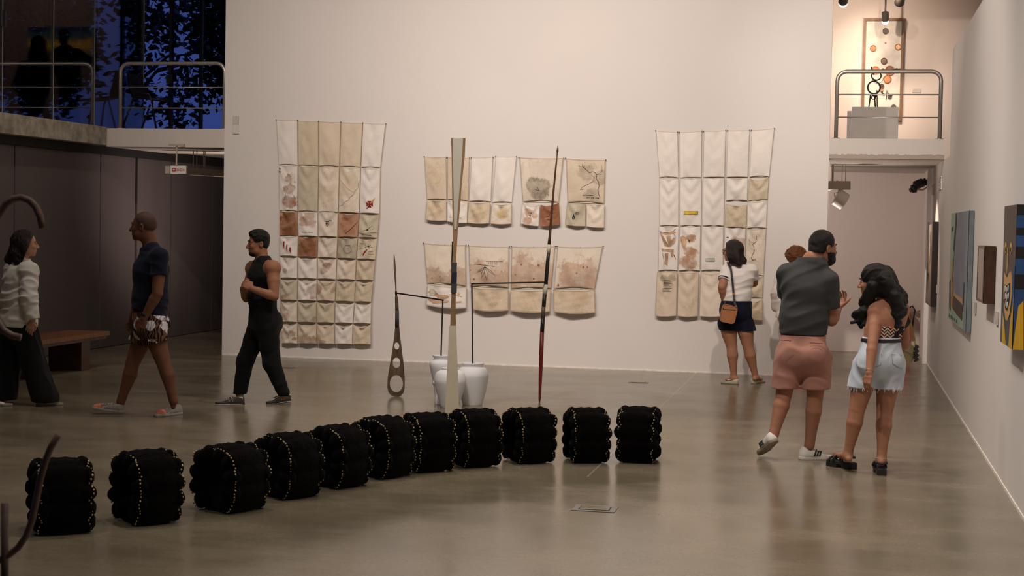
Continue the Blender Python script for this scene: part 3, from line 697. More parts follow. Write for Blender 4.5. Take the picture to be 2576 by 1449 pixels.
eye_ = [('k', 'l', [(.38, .36), (.58, .36)], .010), ('k', 'd', (.46, .44, .05), 1), ('r', 'l', [(.40, .42), (.42, .54), (.48, .56), (.54, .50), (.55, .42)], .010), ('k', 'l', [(.57, .34), (.62, .30), (.66, .33), (.72, .32)], .008), ('k', 'l', [(.64, .26), (.64, .34)], .006)]
spec[2, 2] = dict(base='cream', stain='olive', amt=.9, mot=.2, blots=((.58, .42, .2),), draw=eye_)
spec[2, 3] = dict(base='pinkb', stain='red', amt=.8, mot=.5, blots=((.45, .4, .35), (.6, .65, .3), (.35, .2, .25)), draw=[('b', 'l', [(.2, .2), (.3, .16), (.4, .2), (.5, .2), (.52, .26), (.35, .26), (.22, .28), (.2, .2)], .004), ('b', 'l', [(.95, .35), (.65, .65), (.4, .88)], .008)])
spec[2, 4] = dict(base='olive', stain='wash', mot=.2, draw=[('k', 'l', [(.38, .33), (.41, .42)], .007), ('k', 'l', [(.28, .72), (.40, .66), (.46, .70), (.54, .60)], .004), ('k', 'l', [(.04, .80), (.3, .83), (.6, .80), (.95, .77)], .004), ('k', 'd', (.48, .66, .05), .6), ('k', 'l', [(.5, .62), (.72, .48), (.78, .6), (.7, .66)], .003), ('k', 'l', [(.2, .88), (.7, .9)], .006)])
spec[3, 0] = dict(base='white', mot=.05, stain='cream', draw=[('r', 'p', [(.27, .24), (.32, .24), (.33, .45), (.29, .62), (.26, .45)], 1), ('r', 'p', [(.43, .40), (.49, .40), (.49, .60), (.45, .78), (.42, .60)], 1), ('r', 'p', [(.60, .54), (.66, .54), (.66, .72), (.63, .88), (.59, .72)], 1)])
spec[3, 1] = dict(base='pinkb', stain='brown', amt=1.0, mot=.6, blots=((.5, .3, .4), (.35, .55, .35), (.7, .75, .25)))
spec[3, 2] = dict(base='cream', stain='pinkb', mot=.35); spec[3, 3] = dict(base='olive', stain='grey', mot=.7, amt=.4, blots=((.5, .5, .7),), draw=[('k', 'l', [(.55+.19*math.cos(a), .55+.2*math.sin(a)) for a in [i*.45 for i in range(15)]], .0035), ('k', 'l', [(.4, .36), (.48, .32), (.56, .36), (.64, .32), (.7, .35)], .006)])
ln_ = lambda n, u0, u1, v0, dv, k='k', w=.004: [(k, 'l', [(u0+(.01*(i % 2)), v0+dv*i), (u0+(u1-u0)*(.75+.25*((i*7) % 3)/2), v0+dv*i)], w) for i in range(n)]
spec[3, 4] = dict(base='sand', stain='olive', mot=.3, draw=ln_(5, .12, .36, .22, .06)+ln_(3, .62, .9, .62, .06)+[('r', 'p', [(.52, .50), (.58, .52), (.44, .72), (.36, .86), (.34, .78), (.40, .64)], 1), ('k', 'l', [(.42, .44), (.55, .38), (.7, .3)], .007), ('k', 'l', [(.44, .30), (.58, .38), (.66, .46)], .007), ('k', 'l', [(.58, .38), (.8, .40)], .007), ('k', 'l', [(.58, .38), (.60, .26)], .005)])
rows = [('white', 'white', 'cream', 'cream', 'tan'), ('olive', 'white', 'sand', 'tan', 'tan'), ('cream', 'olive', 'tan', 'white', 'white'), ('cream', 'sand', 'sand', 'white', 'sand')]
stn = {(4, 0): ((.3, .65, .15),), (4, 2): ((.5, .3, .22), (.35, .6, .2)), (5, 0): ((.1, .35, .14), (.25, .9, .22)), (5, 1): ((.8, .45, .28), (.9, .75, .2)), (5, 2): ((.02, .45, .3), (.98, .45, .26), (.5, .0, .3)), (6, 0): ((.1, .4, .22), (.3, .7, .26)), (6, 1): ((.95, .9, .22),), (7, 0): ((.3, .62, .3), (.75, .5, .2), (.85, .75, .12)), (7, 1): ((.5, 1.0, .45), (.95, .9, .3)), (7, 2): ((.02, .8, .28), (.3, 1.0, .25))}
for r in range(4):
    for c in range(5): spec[r+4, c] = dict(base=rows[r][c], stain='brown' if (r+4, c) in stn else 'wash', mot=.0 if (r+4, c) in stn or rows[r][c] == 'white' else .3, blots=stn.get((r+4, c), ()), amt=.55, sag=.10 if r else .06, bulge=.032)
for (r, c), s in sorted(spec.items()):
    s.setdefault('sag', .035); panel(HW, (gp(r, c), gp(r, c+1), gp(r+1, c+1), gp(r+1, c)), seed=r*5+c, off=.022+.004*r+.006*c/4, **s)
pins(HW, [lp(gp(0, c), gp(0, c), 0) for c in range(6)])
# --- right hanging: five columns with rows of unequal length
HR = thing('cloth_hanging', 'pale hanging of long cloth pockets with printed banknotes, behind the woman in navy shorts', 'textile', ATY(1800, 325, D))
q5 = lambda x, y: (x/5.572+1640, y/5.572+310)
q6 = lambda x, y: (x/5.572+1640, y/5.572+560)
bx = [[55, 375, 715, 1050, 1385, 1720], [95, 385, 705, 1030, 1355, 1655], [95, 382, 700, 1015, 1330, 1610]]
ty = [105, 125, 108, 98, 95, 72]; my = [762, 765, 760, 756, 755, 750]
for c in range(5):
    a = bx[0]; tl, tr = q5(a[c]+(12 if c else 0), ty[c]+(3 if c else 0)), q5(a[c+1]-12*(c < 4), ty[c+1])
    bl, br = q5(bx[1][c]+8, my[c]), q5(bx[1][c+1]-8, my[c+1])
    panel(HR, (tl, tr, br, bl), 'white', top=True, mot=.05, stain='cream', seed=60+c, botsag=.015 if c in (0, 4) else .006, bulge=.03); pins(HR, [tl, tr])
yb = q5(0, 1440)[1]
for c in range(3):
    dr = []
    if c == 1:
        dr = [('b', 'p', [(.20, .69), (.84, .69), (.84, .765), (.20, .765)], 1), ('n', 'p', [(.215, .696), (.825, .696), (.825, .759), (.215, .759)], 1.5), ('y', 'p', [(.42, .705), (.63, .705), (.63, .75), (.42, .75)], 1.8), ('k', 'd', (.36, .722, .035), .9), ('k', 'd', (.66, .722, .035), .9), ('k', 'd', (.74, .735, .018), .9)]
    panel(HR, (q5(bx[1][c]+8, my[c]+6), q5(bx[1][c+1]-6, my[c+1]+6), q5(bx[2][c+1]-6, 1440), q5(bx[2][c]+8, 1440)), 'white', sag=.045 if c == 0 else .018, mot=.04, stain='cream', draw=dr, seed=70+c, bulge=.03)
panel(HR, (q5(1040, 765), q5(1350, 765), q5(1340, 1085), q5(1035, 1085)), 'white', sag=.02, mot=.03, seed=74)
panel(HR, (q5(1365, 770), q5(1645, 755), q5(1622, 1065), q5(1345, 1085)), 'tan', sag=.07, mot=.3, seed=75, botsag=0)
panel(HR, (q5(1032, 1132), q5(1332, 1145), q5(1325, 1470), q5(1015, 1462)), 'tan', sag=.03, mot=.3, seed=76)
panel(HR, (q5(1338, 1090), q5(1620, 1070), q5(1607, 1470), q5(1330, 1470)), 'white', sag=.05, mot=.03, seed=77)
fig = [('t', 'p', [(.08, .13), (.80, .10), (.86, .14), (.5, .20), (.14, .17)], 1), ('t', 'p', [(.1, .18), (.22, .2), (.5, .40), (.42, .46), (.3, .42)], 1.1), ('t', 'p', [(.78, .24), (.86, .34), (.62, .46), (.44, .46), (.5, .40)], 1.2), ('t', 'p', [(.40, .22), (.62, .2), (.64, .34), (.5, .38)], 1.3), ('t', 'p', [(.16, .50), (.78, .52), (.76, .58), (.2, .56)], 1.1), ('t', 'p', [(.36, .60), (.52, .60), (.48, .88), (.32, .86)], 1.1), ('t', 'p', [(.62, .56), (.78, .58), (.74, .70), (.66, .68)], 1.4),
       ('k', 'l', [(.08, .12), (.28, .14), (.6, .14), (.84, .06)], .006), ('k', 'l', [(.10, .14), (.22, .32), (.34, .46)], .004), ('k', 'l', [(.62, .12), (.82, .2), (.84, .3), (.76, .42)], .004), ('k', 'l', [(.22, .60), (.28, .74), (.30, .92)], .005), ('k', 'l', [(.78, .64), (.84, .70), (.88, .74)], .010), ('k', 'l', [(.5, .62), (.46, .9)], .003)]
yA, yB = 48, 672
cx3 = [[100, 385, 690, 1010], [85, 365, 680, 1000]]
panel(HR, (q6(95, yA), q6(380, yA), q6(362, yB), q6(85, yB)), 'white', sag=.02, mot=.0, seed=80, draw=fig)
panel(HR, (q6(392, yA), q6(686, yA), q6(676, yB), q6(372, yB)), 'white', sag=.02, mot=.0, stain='pinkb', amt=.95, blots=((.58, .25, .28), (.6, .62, .34), (.5, .82, .42)), seed=81, draw=[('t', 'p', [(.04, .25), (.16, .2), (.32, .25), (.36, .36), (.24, .56), (.16, .46), (.06, .34)], 1), ('k', 'l', [(.42, .28), (.48, .33), (.46, .36)], .008), ('k', 'l', [(.42, .33), (.52, .31)], .006)])
panel(HR, (q6(694, yA), q6(1006, yA+8), q6(1000, yB), q6(684, yB)), 'white', sag=.01, mot=.03, seed=82, draw=[('k', 'p', [(.22, .725), (.62, .725), (.62, .80), (.22, .80)], 1), ('p', 'p', [(.23, .73), (.61, .73), (.61, .795), (.23, .795)], 1.5), ('g', 'd', (.43, .76, .08), .55), ('k', 'd', (.54, .742, .02), 1), ('k', 'd', (.54, .778, .025), 1), ('k', 'd', (.27, .762, .02), 1.3)])
panel(HR, (q6(1018, yA+12), q6(1318, yA+30), q6(1300, 690), q6(1006, yB)), 'white', sag=.02, mot=.0, stain='pinkb', amt=.7, blots=((.5, .3, .25), (.78, .32, .2)), seed=83, draw=[('b', 'd', (.16, .23, .06), .5), ('k', 'l', [(.46, .28), (.50, .24), (.54, .3), (.62, .3)], .010), ('k', 'l', [(.6, .27), (.66, .36)], .006)])
riv = [('k', 'l', [(.52, .14), (.50, .20), (.55, .24), (.44, .30), (.34, .33), (.42, .38), (.44, .48), (.36, .56), (.30, .64), (.42, .68), (.55, .66)], .006), ('k', 'l', [(.44, .30), (.24, .28), (.14, .22), (.2, .3), (.16, .34)], .003), ('k', 'l', [(.44, .66), (.36, .70)], .004), ('k', 'l', [(.5, .64), (.58, .70)], .004)]+[('k', 'l', [(.6+.06*i, .26+.07*((i*5) % 4)), (.63+.06*i, .27+.07*((i*5) % 4))], .003) for i in range(5)]
panel(HR, (q6(1328, yA+36), q6(1605, yA+30), q6(1568, 745), q6(1300, 730)), 'cream', sag=.03, stain='wash', mot=.35, seed=84, draw=riv)
panel(HR, (q6(70, 690), q6(356, 680), q6(345, 1305), q6(42, 1308)), 'sand', sag=.01, stain='grey', mot=.25, amt=.75, blots=((.35, .15, .22), (.72, .15, .2), (.55, .28, .26)), seed=90, draw=ln_(8, .32, .78, .20, .035, 'k', .0045), off=.05, botsag=-.01)
panel(HR, (q6(366, 690), q6(660, 690), q6(648, 1312), q6(352, 1308)), 'sand', sag=.03, stain='wash', mot=.3, seed=91, off=.05, botsag=-.01)
panel(HR, (q6(682, 690), q6(985, 690), q6(972, 1312), q6(662, 1310)), 'cream', sag=.06, stain='wash', mot=.2, seed=92, off=.05, botsag=-.01)
panel(HR, (q6(1000, 690), q6(1290, 730), q6(1270, 1050), q6(990, 1050)), 'sand', sag=.03, stain='wash', mot=.2, seed=93)
panel(HR, (q6(1298, 740), q6(1566, 752), q6(1552, 1055), q6(1280, 1060)), 'tan', sag=.05, stain='wash', mot=.2, seed=94)
panel(HR, (q6(1284, 1066), q6(1550, 1066), q6(1556, 1372), q6(1270, 1378)), 'tan', sag=.09, stain='gold', mot=.35, seed=95, off=.05)
panel(HR, (q6(990, 1056), q6(1276, 1066), q6(1268, 1376), q6(980, 1330)), 'sand', sag=.06, stain='wash', mot=.2, seed=96, off=.05)
# --- upper middle: three separate hangings
q2 = lambda x, y: (x/7.246+1050, y/7.246+380)
HA = thing('cloth_hanging', 'stitched hanging of four long pockets over four short ones, behind the broad oar blade', 'textile', ATY(1180, 396, D))
for c, (tl, tr, br, bl, cb, sb, s) in enumerate((((125, 100), (528, 112), (538, 885), (172, 882), 'sand', 'tan', 0), ((548, 112), (955, 125), (930, 910), (545, 885), 'sand', 'tan', 0), ((985, 118), (1382, 110), (1345, 925), (940, 915), 'white', 'cream', 0), ((1430, 98), (1812, 98), (1728, 935), (1362, 935), 'white', 'cream', 0))):
    panel(HA, (q2(*tl), q2(*tr), q2(*br), q2(*bl)), cb, top=True, mot=.3 if c < 2 else .03, stain='wash' if c < 2 else 'cream', blots=((.5, .5, .4),) if c == 0 else (), amt=.35, seed=100+c, bulge=.03); pins(HA, [q2(*tl), q2(*tr)])
for c, (tl, tr, br, bl, cb) in enumerate((((172, 890), (535, 895), (540, 1268), (145, 1250), 'sand'), ((540, 895), (922, 915), (912, 1310), (540, 1280), 'white'), ((930, 925), (1335, 935), (1315, 1315), (908, 1305), 'sand'), ((1362, 945), (1722, 945), (1720, 1325), (1325, 1320), 'cream'))):
    panel(HA, (q2(*tl), q2(*tr), q2(*br), q2(*bl)), cb, sag=.05 if c == 3 else .02, mot=.25 if c != 1 else .02, stain=('wash', 'cream', 'wash', 'gold')[c], amt=.7, blots=((.5, .5, .35),) if c != 1 else (), seed=110+c, off=.05, botsag=-.012, draw=[('k', 't', 'PARA O MUNDO PORTUGUES', (.12, .80, .02), .62)] if c == 1 else ())
q3 = lambda x, y: (x/6.9+1290, y/6.9+380)
HB = thing('cloth_hanging', 'small stitched hanging with a dark burnt blot over two stained pockets, behind the upright spear', 'textile', ATY(1360, 398, D))
panel(HB, (q3(108, 110), q3(888, 122), q3(810, 890), q3(168, 885)), 'cream', top=True, stain='grey', mot=.25, amt=.85, blots=((.35, .62, .2), (.55, .68, .2), (.42, .8, .18)), seed=120, draw=[('r', 'l', [(.42, .66), (.46, .72), (.44, .76)], .006), ('k', 'l', [(.36, .72), (.5, .75)], .005)], bulge=.04)
pins(HB, [q3(108, 110), q3(888, 122)])
panel(HB, (q3(168, 890), q3(470, 930), q3(455, 1305), q3(130, 1255)), 'white', sag=.08, stain='pinkb', amt=.75, mot=.05, blots=((.4, .4, .26), (.75, .5, .2), (.4, .8, .25)), seed=121, off=.045, botsag=-.01, draw=[('k', 'd', (.56, .42, .035), 1), ('k', 'd', (.50, .53, .035), .8), ('k', 'd', (.52, .57, .03), .8)])
panel(HB, (q3(478, 930), q3(805, 890), q3(830, 1272), q3(468, 1308)), 'red', sag=.05, stain='brown', amt=.8, mot=.7, blots=((.3, .4, .35), (.7, .5, .3)), seed=122, off=.045, botsag=-.01, draw=[('k', 'l', [(.3, .6), (.45, .55), (.55, .4), (.6, .6), (.5, .75), (.38, .72)], .006), ('k', 'l', [(.45, .3), (.6, .45), (.8, .42)], .005)])
HC = thing('cloth_hanging', 'small stitched hanging with a drawn river map and Roman numerals over two pockets', 'textile', ATY(1475, 402, D))
rv = [('k', 'l', [(.42, .10), (.43, .16), (.48, .20), (.55, .26), (.60, .30), (.66, .28), (.72, .28), (.77, .32), (.78, .38), (.77, .43), (.83, .50), (.85, .60), (.82, .68), (.84, .80), (.88, .86)], .008), ('k', 'l', [(.70, .46), (.68, .51), (.56, .57), (.42, .64), (.36, .70), (.44, .70)], .005), ('k', 'l', [(.43, .16), (.36, .16), (.32, .13)], .005), ('k', 'l', [(.44, .18), (.48, .14)], .005), ('k', 'l', [(.78, .34), (.84, .32), (.90, .33)], .005), ('k', 'l', [(.60, .12), (.60, .20)], .003), ('k', 'l', [(.66, .14), (.67, .22)], .003), ('k', 'l', [(.70, .15), (.71, .22)], .003), ('k', 'l', [(.76, .12), (.76, .20)], .003), ('k', 'l', [(.90, .13), (.92, .25), (.88, .30)], .004), ('k', 'l', [(.66, .36), (.74, .42)], .004), ('k', 'l', [(.42, .83), (.5, .82), (.58, .83), (.7, .83)], .006), ('k', 't', 'XVI  XVII  XVIII', (.52, .905, .042), .33)]
panel(HC, (q3(918, 128), q3(1618, 155), q3(1598, 915), q3(945, 890)), 'sand', top=True, stain='grey', mot=.15, amt=.45, blots=((.5, .3, .25), (.85, .4, .2), (.7, .88, .25)), seed=130, draw=rv, bulge=.04)
pins(HC, [q3(918, 126), q3(1150, 160), q3(1618, 155)])
tear = [('k', 'p', [(.40, .47), (.44, .55), (.47, .63), (.45, .72), (.40, .75), (.35, .72), (.33, .64), (.37, .56)], 1), ('p', 'l', [(.39, .60), (.37, .67), (.40, .71), (.42, .66)], .006), ('k', 'l', [(.47, .46), (.52, .41), (.60, .40), (.68, .42), (.62, .48), (.54, .48), (.47, .46)], .006), ('k', 'd', (.57, .44, .018), 1)]
panel(HC, (q3(940, 900), q3(1268, 915), q3(1268, 1305), q3(908, 1278)), 'olive', sag=.01, stain='grey', mot=.2, amt=.3, blots=((.6, .55, .3),), seed=131, draw=tear, off=.045, botsag=-.01)
panel(HC, (q3(1278, 920), q3(1598, 925), q3(1590, 1330), q3(1274, 1305)), 'cream', sag=.02, stain='pinkb', mot=.2, seed=132, off=.045, botsag=-.01)
# --- lower middle: one hanging of four wide columns
q4 = lambda x, y: (x/5.367+1050, y/5.367+600)
HD = thing('cloth_hanging', 'wide low stitched hanging, eight panels with brown tide stains, below the three smaller cloths', 'textile', ATY(1290, 612, D))
leaf = [('k', 'l', [(.16, .45), (.36, .46), (.42, .46), (.66, .49)], .005), ('k', 'l', [(.44, .37), (.85, .36)], .004)]+[('k', 'l', [(.42, .50), (.42+dx*.5-.03, .50+dy*.5), (.42+dx, .50+dy), (.42+dx*.5+.04, .50+dy*.5), (.42, .50)], .0045) for dx, dy in ((-.22, .16), (-.12, .30), (.03, .34), (.24, .2))]+[('k', 'l', [(.5+.05*i, .37), (.52+.05*i, .41), (.50+.05*i, .43)], .004) for i in range(5)]
for c, (tl, tr, br, bl) in enumerate((((82, 62), (658, 88), (668, 648), (125, 605)), ((688, 92), (1244, 112), (1240, 668), (705, 645)), ((1268, 106), (1866, 106), (1818, 676), (1255, 680)), ((1886, 108), (2510, 108), (2402, 684), (1832, 680)))):
    bl_ = (((.3, .85, .3), (.8, .85, .3)), ((.25, .72, .42), (.75, .78, .42)), ((.25, .68, .42), (.75, .74, .42)), ((.45, .80, .42), (.85, .72, .34)))[c]
    sp = [('s', 'd', (x, y, r_*.8), 1) for x, y, r_ in (((.36, .80, .018), (.15, .86, .016), (.35, .93, .014)), ((.12, .82, .03), (.82, .6, .018), (.04, .6, .016)), ((.25, .42, .028), (.66, .44, .035), (.12, .66, .018), (.56, .76, .022)), ((.65, .48, .026), (.74, .48, .02), (.52, .62, .016), (.12, .92, .03)))[c]]
    panel(HD, (q4(*tl), q4(*tr), q4(*br), q4(*bl)), 'cream', top=True, stain='pinkb', mot=.12, amt=.7, blots=bl_, seed=140+c, draw=sp+(leaf if c == 1 else []), bulge=.04)
    pins(HD, [q4(*tl), q4(*tr), q4((tl[0]+tr[0])/2, (tl[1]+tr[1])/2+16)])
hill = [('t', 'p', [(.05, .38), (.12, .2), (.2, .22), (.34, .45), (.55, .42), (.6, .5), (.5, .62), (.36, .62), (.2, .5)], 1), ('t', 'd', (.80, .32, .035), 1.2), ('t', 'p', [(.04, .62), (.3, .66), (.6, .7), (.56, .78), (.2, .88), (.06, .74)], 1), ('t', 'p', [(.76, .72), (.88, .68), (.86, .76), (.76, .78)], 1), ('p', 'p', [(.10, .52), (.11, .2), (.17, .24), (.25, .38), (.2, .5)], 1.6), ('k', 'l', [(.10, .52), (.11, .2), (.18, .28), (.28, .36)], .005), ('k', 'l', [(.14, .34), (.2, .38), (.17, .44), (.22, .46)], .006), ('g', 'l', [(.10, .3), (.11, .5)], .012), ('k', 'l', [(.43, .48), (.55, .40), (.70, .40), (.88, .48)], .004)]
for c, (tl, tr, br, bl, cb) in enumerate((((130, 612), (672, 655), (672, 940), (110, 895), 'white'), ((715, 655), (1238, 678), (1238, 970), (740, 955), 'sand'), ((1252, 690), (1812, 690), (1800, 985), (1245, 975), 'sand'), ((1828, 690), (2402, 690), (2412, 1000), (1835, 990), 'sand'))):
    panel(HD, (q4(*tl), q4(*tr), q4(*br), q4(*bl)), cb, sag=.015, stain='wash' if c else 'cream', mot=.3 if c else .05, amt=.45, blots=((.45, .5, .3), (.6, .4, .25)) if c else (), seed=150+c, off=.05, botsag=-.012, bulge=.05, draw=hill if c == 0 else ())
# ------------------------------------------------------------------ black padded rings along the floor
def plush():
    t = NT('black_plush'); n = t.noise(30, 4); t.bump(t.noise(140, 3), .9, .012); t.b.inputs['Sheen Weight'].default_value = .04; t.b.inputs['Sheen Roughness'].default_value = .4
    return t.fin(t.mix(n, (.0022, .0019, .0018, 1), (.006, .005, .0046, 1)), 1.0, 0, .02)
M['plush'] = plush(); M['felt'] = simple('black_felt', (.0085, .0085, .009, 1), .8, 0, .2, 20, 0, .15)
M['shell'] = simple('cowrie_shell', srgb(184, 166, 124), .4, 0, .35, 30)
AW, HZ, WB = .182, .385, .235       # half depth, height, band width
def prof(t, e=0.):
    """closed rounded-square outline of the band, t in 0..1, starts at the floor's middle; returns across, height"""
    a = 2*PI*t-PI/2; c, s = math.cos(a), math.sin(a); n = 3.0; r = (abs(c)**n+abs(s)**n)**(-1/n)
    z = HZ/2+(HZ/2+e)*r*s
    return (AW+e)*r*c, z
_rng = random.Random(5)
def band_mesh():
    v = []; NX, NP = 14, 90
    for i in range(NX+1):
        x = -WB/2+WB*i/NX; ed = abs(i/NX*2-1)
        for k in range(NP):
            t_ = k/NP; scl = abs(math.sin(PI*(t_-.075)/.85*10)) if .075 < t_ < .925 else 0; a, z = prof(t_, .020*math.cos(ed*PI/2)**.8-.004+.013*scl*(.45+.55*ed)+_rng.uniform(-.003, .003)); v.append((x, a, max(z, .004)))
    f = [(i*NP+k, i*NP+(k+1) % NP, (i+1)*NP+(k+1) % NP, (i+1)*NP+k) for i in range(NX) for k in range(NP)]
    me = bpy.data.meshes.new('band'); me.from_pydata(v, [], f); me.materials.append(M['plush']); me.polygons.foreach_set('use_smooth', [True]*len(me.polygons)); return me
def puff_mesh(q):
    r = random.Random(q); v = []; n, m_ = 12, 8
    for i in range(m_+1):
        th = PI*i/m_
        for k in range(n):
            a = 2*PI*k/n; j = 1+r.uniform(-.04, .04); v.append((.050*math.sin(th)*math.cos(a)*j, .067*math.sin(th)*math.sin(a)*j, .053*math.cos(th)*j))
    f = [(i*n+k, (i+1)*n+k, (i+1)*n+(k+1) % n, i*n+(k+1) % n) for i in range(m_) for k in range(n)]
    me = bpy.data.meshes.new('puff'); me.from_pydata(v, [], f); me.materials.append(M['plush']); me.polygons.foreach_set('use_smooth', [True]*len(me.polygons)); return me
NPUF = 10
pt_ = [.075+.85*(i+.5)/NPUF for i in range(NPUF)]
def shells_mesh(sd):
    b = MB(); r = random.Random(int(3+sd)); n = 58
    for i in range(n):
        t = .06+.88*(i+.5)/n; ph = (t-.075)/.85*NPUF; sc = abs(math.sin(PI*ph)); a, z = prof(t, -.004+.016*sc)
        a2, z2 = prof(t+.004, .010); tg = unit(np.array([0, a2-a, z2-z])); nr = np.cross(tg, [1, 0, 0])
        R = np.array([tg, np.array([1., 0, 0]), nr]); sz = r.uniform(.65, 1.1)
        b.ell((sd*(WB/2+.004+.020*sc+r.uniform(-.004, .004)), a, max(z, .012)), (.0078*sz, .0060*sz, .0060), 6, 4, 0, R)
    o = b.build('s', M['shell'], None, True); me = o.data; bpy.data.objects.remove(o); me.name = 'shell_trim'; return me
def fuzz_mesh():
    r = random.Random(11); v = []; f = []
    for i in range(2600):
        t = r.random()*.9+.05; x = r.uniform(-WB/2, WB/2); a, z = prof(t, .002); a1, z1 = prof(t, .02); d = unit((r.uniform(-.5, .5), a1-a+r.uniform(-.008, .008), z1-z+r.uniform(-.008, .008)))*r.uniform(.008, .016)
        n = len(v); p = np.array([x, a, z]); s_ = unit(np.cross(d, [r.random(), r.random(), r.random()]))*.0016; v += [tuple(p+s_), tuple(p-s_), tuple(p+d)]; f.append((n, n+1, n+2))
    me = bpy.data.meshes.new('fur'); me.from_pydata(v, [], f); me.materials.append(M['plush']); return me
def cap_mesh(sd):
    v = []; n = 40; x = sd*(WB/2-.030)
    for k in range(n): a, z = prof(k/n, -.015); v.append((x, a, max(z, .004)))
    v.append((x-sd*.012, 0, HZ/2)); f = [(k, (k+1) % n, n) if sd > 0 else ((k+1) % n, k, n) for k in range(n)]
    me = bpy.data.meshes.new('end_cap'); me.from_pydata(v, [], f); me.materials.append(M['felt']); me.polygons.foreach_set('use_smooth', [True]*n); return me
ME = dict(band=band_mesh(), puff=[puff_mesh(q) for q in range(3)], shells={-1: shells_mesh(-1), 1: shells_mesh(1)}, fur=fuzz_mesh(), cap={-1: cap_mesh(-1), 1: cap_mesh(1)})
ring_spec = [((152, 1348), -9, 'behind a thin bent rod, first of the row'), ((368, 1324), -26, 'standing apart, second from the bent rod'), ((578, 1292), -43, 'third from the bent rod, its end cap widest'),
    ((722, 1258), -40, 'fourth from the bent rod'), ((848, 1231), -45, 'fifth from the bent rod, where the row turns'), ((958, 1206), -48, 'sixth of the row, most turned and overlapped'),
    ((1070, 1190), -27, 'seventh of the row, below the pierced paddle'), ((1190, 1178), -27, 'before the foot of the tall cream oar'), ((1328, 1168), -25, 'below the red tip of the spear'), ((1474, 1167), -13, 'next to last, directly beyond the floor socket'), ((1605, 1167), 7, 'last of the row, toward the talking couple')]
def copy_child(me, name, parent, loc=(0, 0, 0), rot=(0, 0, 0), sc=(1, 1, 1), kind=None, label=None):
    o = bpy.data.objects.new(name, me); o.location = loc; o.rotation_euler = rot; o.scale = sc; link(o, parent)
    if kind: o['kind'] = kind
    if label: o['label'] = label
    return o
for i, ((px, py), ang, lb) in enumerate(ring_spec):
    p = FL(px, py); vd = unit((p-EY)*[1, 1, 0]); c = p+vd*(AW*.92); phi = math.atan2(vd[1], vd[0])-PI/2+math.radians(ang*-1)
    root = thing('padded_ring', 'black plush ring with cowrie edging, '+lb, 'sculpture', (c[0], c[1], 0), 'black padded rings in a curving row on the floor'); root.rotation_euler = (0, 0, phi)
    r = random.Random(i); sc = (r.uniform(.97, 1.03)*(.93 if i >= 9 else 1), r.uniform(.97, 1.03), r.uniform(.97, 1.03))
    copy_child(ME['band'], 'band', root, sc=sc); copy_child(ME['fur'], 'fur', root, sc=sc, kind='stuff')
    for sd in (-1, 1):
        copy_child(ME['shells'][sd], 'shell_trim', root, sc=sc, kind='stuff', label='cowrie shells along the seam'); copy_child(ME['cap'][sd], 'end_cap', root, sc=sc)
        for k, t in enumerate(pt_):
            a, z = prof(t, -.040); an = math.atan2(z-HZ/2, a)
            copy_child(ME['puff'][k % 3], 'puff', root, (sd*(WB/2-.002+r.uniform(-.006, .008))*sc[0], a*sc[1], max(z*sc[2], .052)), (an, 0, 0), (1+r.uniform(-.08, .12), 1, 1+r.uniform(-.1, .12)))
# ------------------------------------------------------------------ jars, rods, oar, paddle, spear
def jar(name, label, px, py, sc, prof_):
    p = FL(px, py); d = depth(p); k = d/F; rr = prof_[0][0]*k; vd = unit((p-EY)*[1, 1, 0]); c = p+vd*rr
    t = thing(name, label, 'jar', c, 'white clay jars holding the rods')
    pr = [(r*k*1.0, h*k) for r, h in prof_]
    out = []
    for i in range(len(pr)-1):
        for j in range(4):
            u = j/4; a = pr[max(i-1, 0)]; b, c_, e = pr[i], pr[i+1], pr[min(i+2, len(pr)-1)]
            f = lambda q: .5*((2*b[q])+(c_[q]-a[q])*u+(2*a[q]-5*b[q]+4*c_[q]-e[q])*u*u+(3*b[q]-a[q]-3*c_[q]+e[q])*u**3); out.append((max(.01, f(0)), f(1)))
    top = pr[-1]; out += [top, (top[0]-.004, top[1]+.004), (top[0]-.016, top[1]+.002), (top[0]-.020, top[1]-.02), (top[0]-.025, top[1]-.06), (.01, top[1]-.10)]
    MB().lathe(c, out, 40).build('body', M['white_matte'], t, True)
    return t, c, top[1]
jL = jar('clay_jar', 'tall narrow white jar with a footed collar, holding the rod of the pierced paddle', 1107, 1018, 1, [(14, 0), (15, 8), (15, 30), (18, 48), (21, 52), (21, 56), (20, 60), (24, 78), (28, 96), (27, 106), (20, 112), (18, 116), (21, 121), (22, 123)])
jM = jar('clay_jar', 'smallest white jar, rounded, standing in front and half hidden behind the oar', 1131, 1027, 1, [(22, 0), (25, 8), (33, 35), (40, 62), (40, 74), (35, 88), (24, 94), (21, 97), (22, 99)])
jR = jar('clay_jar', 'largest white jar with wide mouth, holding the tall rod that steadies the spear', 1188, 1021, 1, [(24, 0), (27, 8), (35, 40), (40, 68), (40, 80), (34, 92), (26, 97), (25, 100), (28, 104), (28, 106)])
def rod(name, label, pts, r=.007):
    b = MB(); t = thing(name, label, 'rod', pts[0])
    for a, c in zip(pts[:-1], pts[1:]):
        d = unit(c-a); s = unit(np.cross(d, CF)); b.obox((a+c)/2, (d, s, np.cross(d, s)), (np.linalg.norm(c-a)/2+r, r, r))
    b.build('bar', M['black'], t); return t
dL = depth(jL[1]); pad_d = 16.11
a0 = jL[1]+np.array([0, 0, jL[2]-.09]); a1 = P(1114, 755, dL); a2 = P(997, 737, pad_d-.02)
rod('support_rod', 'bent black rod rising from the narrow jar to hold the pierced paddle', [a0, a1, a2])
dR = depth(jR[1]); a0 = jR[1]+np.array([0, 0, jR[2]-.09]); a1 = P(1187, 714, dR); a2 = P(1368, 710, 15.83)
rod('support_rod', 'bent black rod rising from the largest jar to hold the spear', [a0, a1, a2])
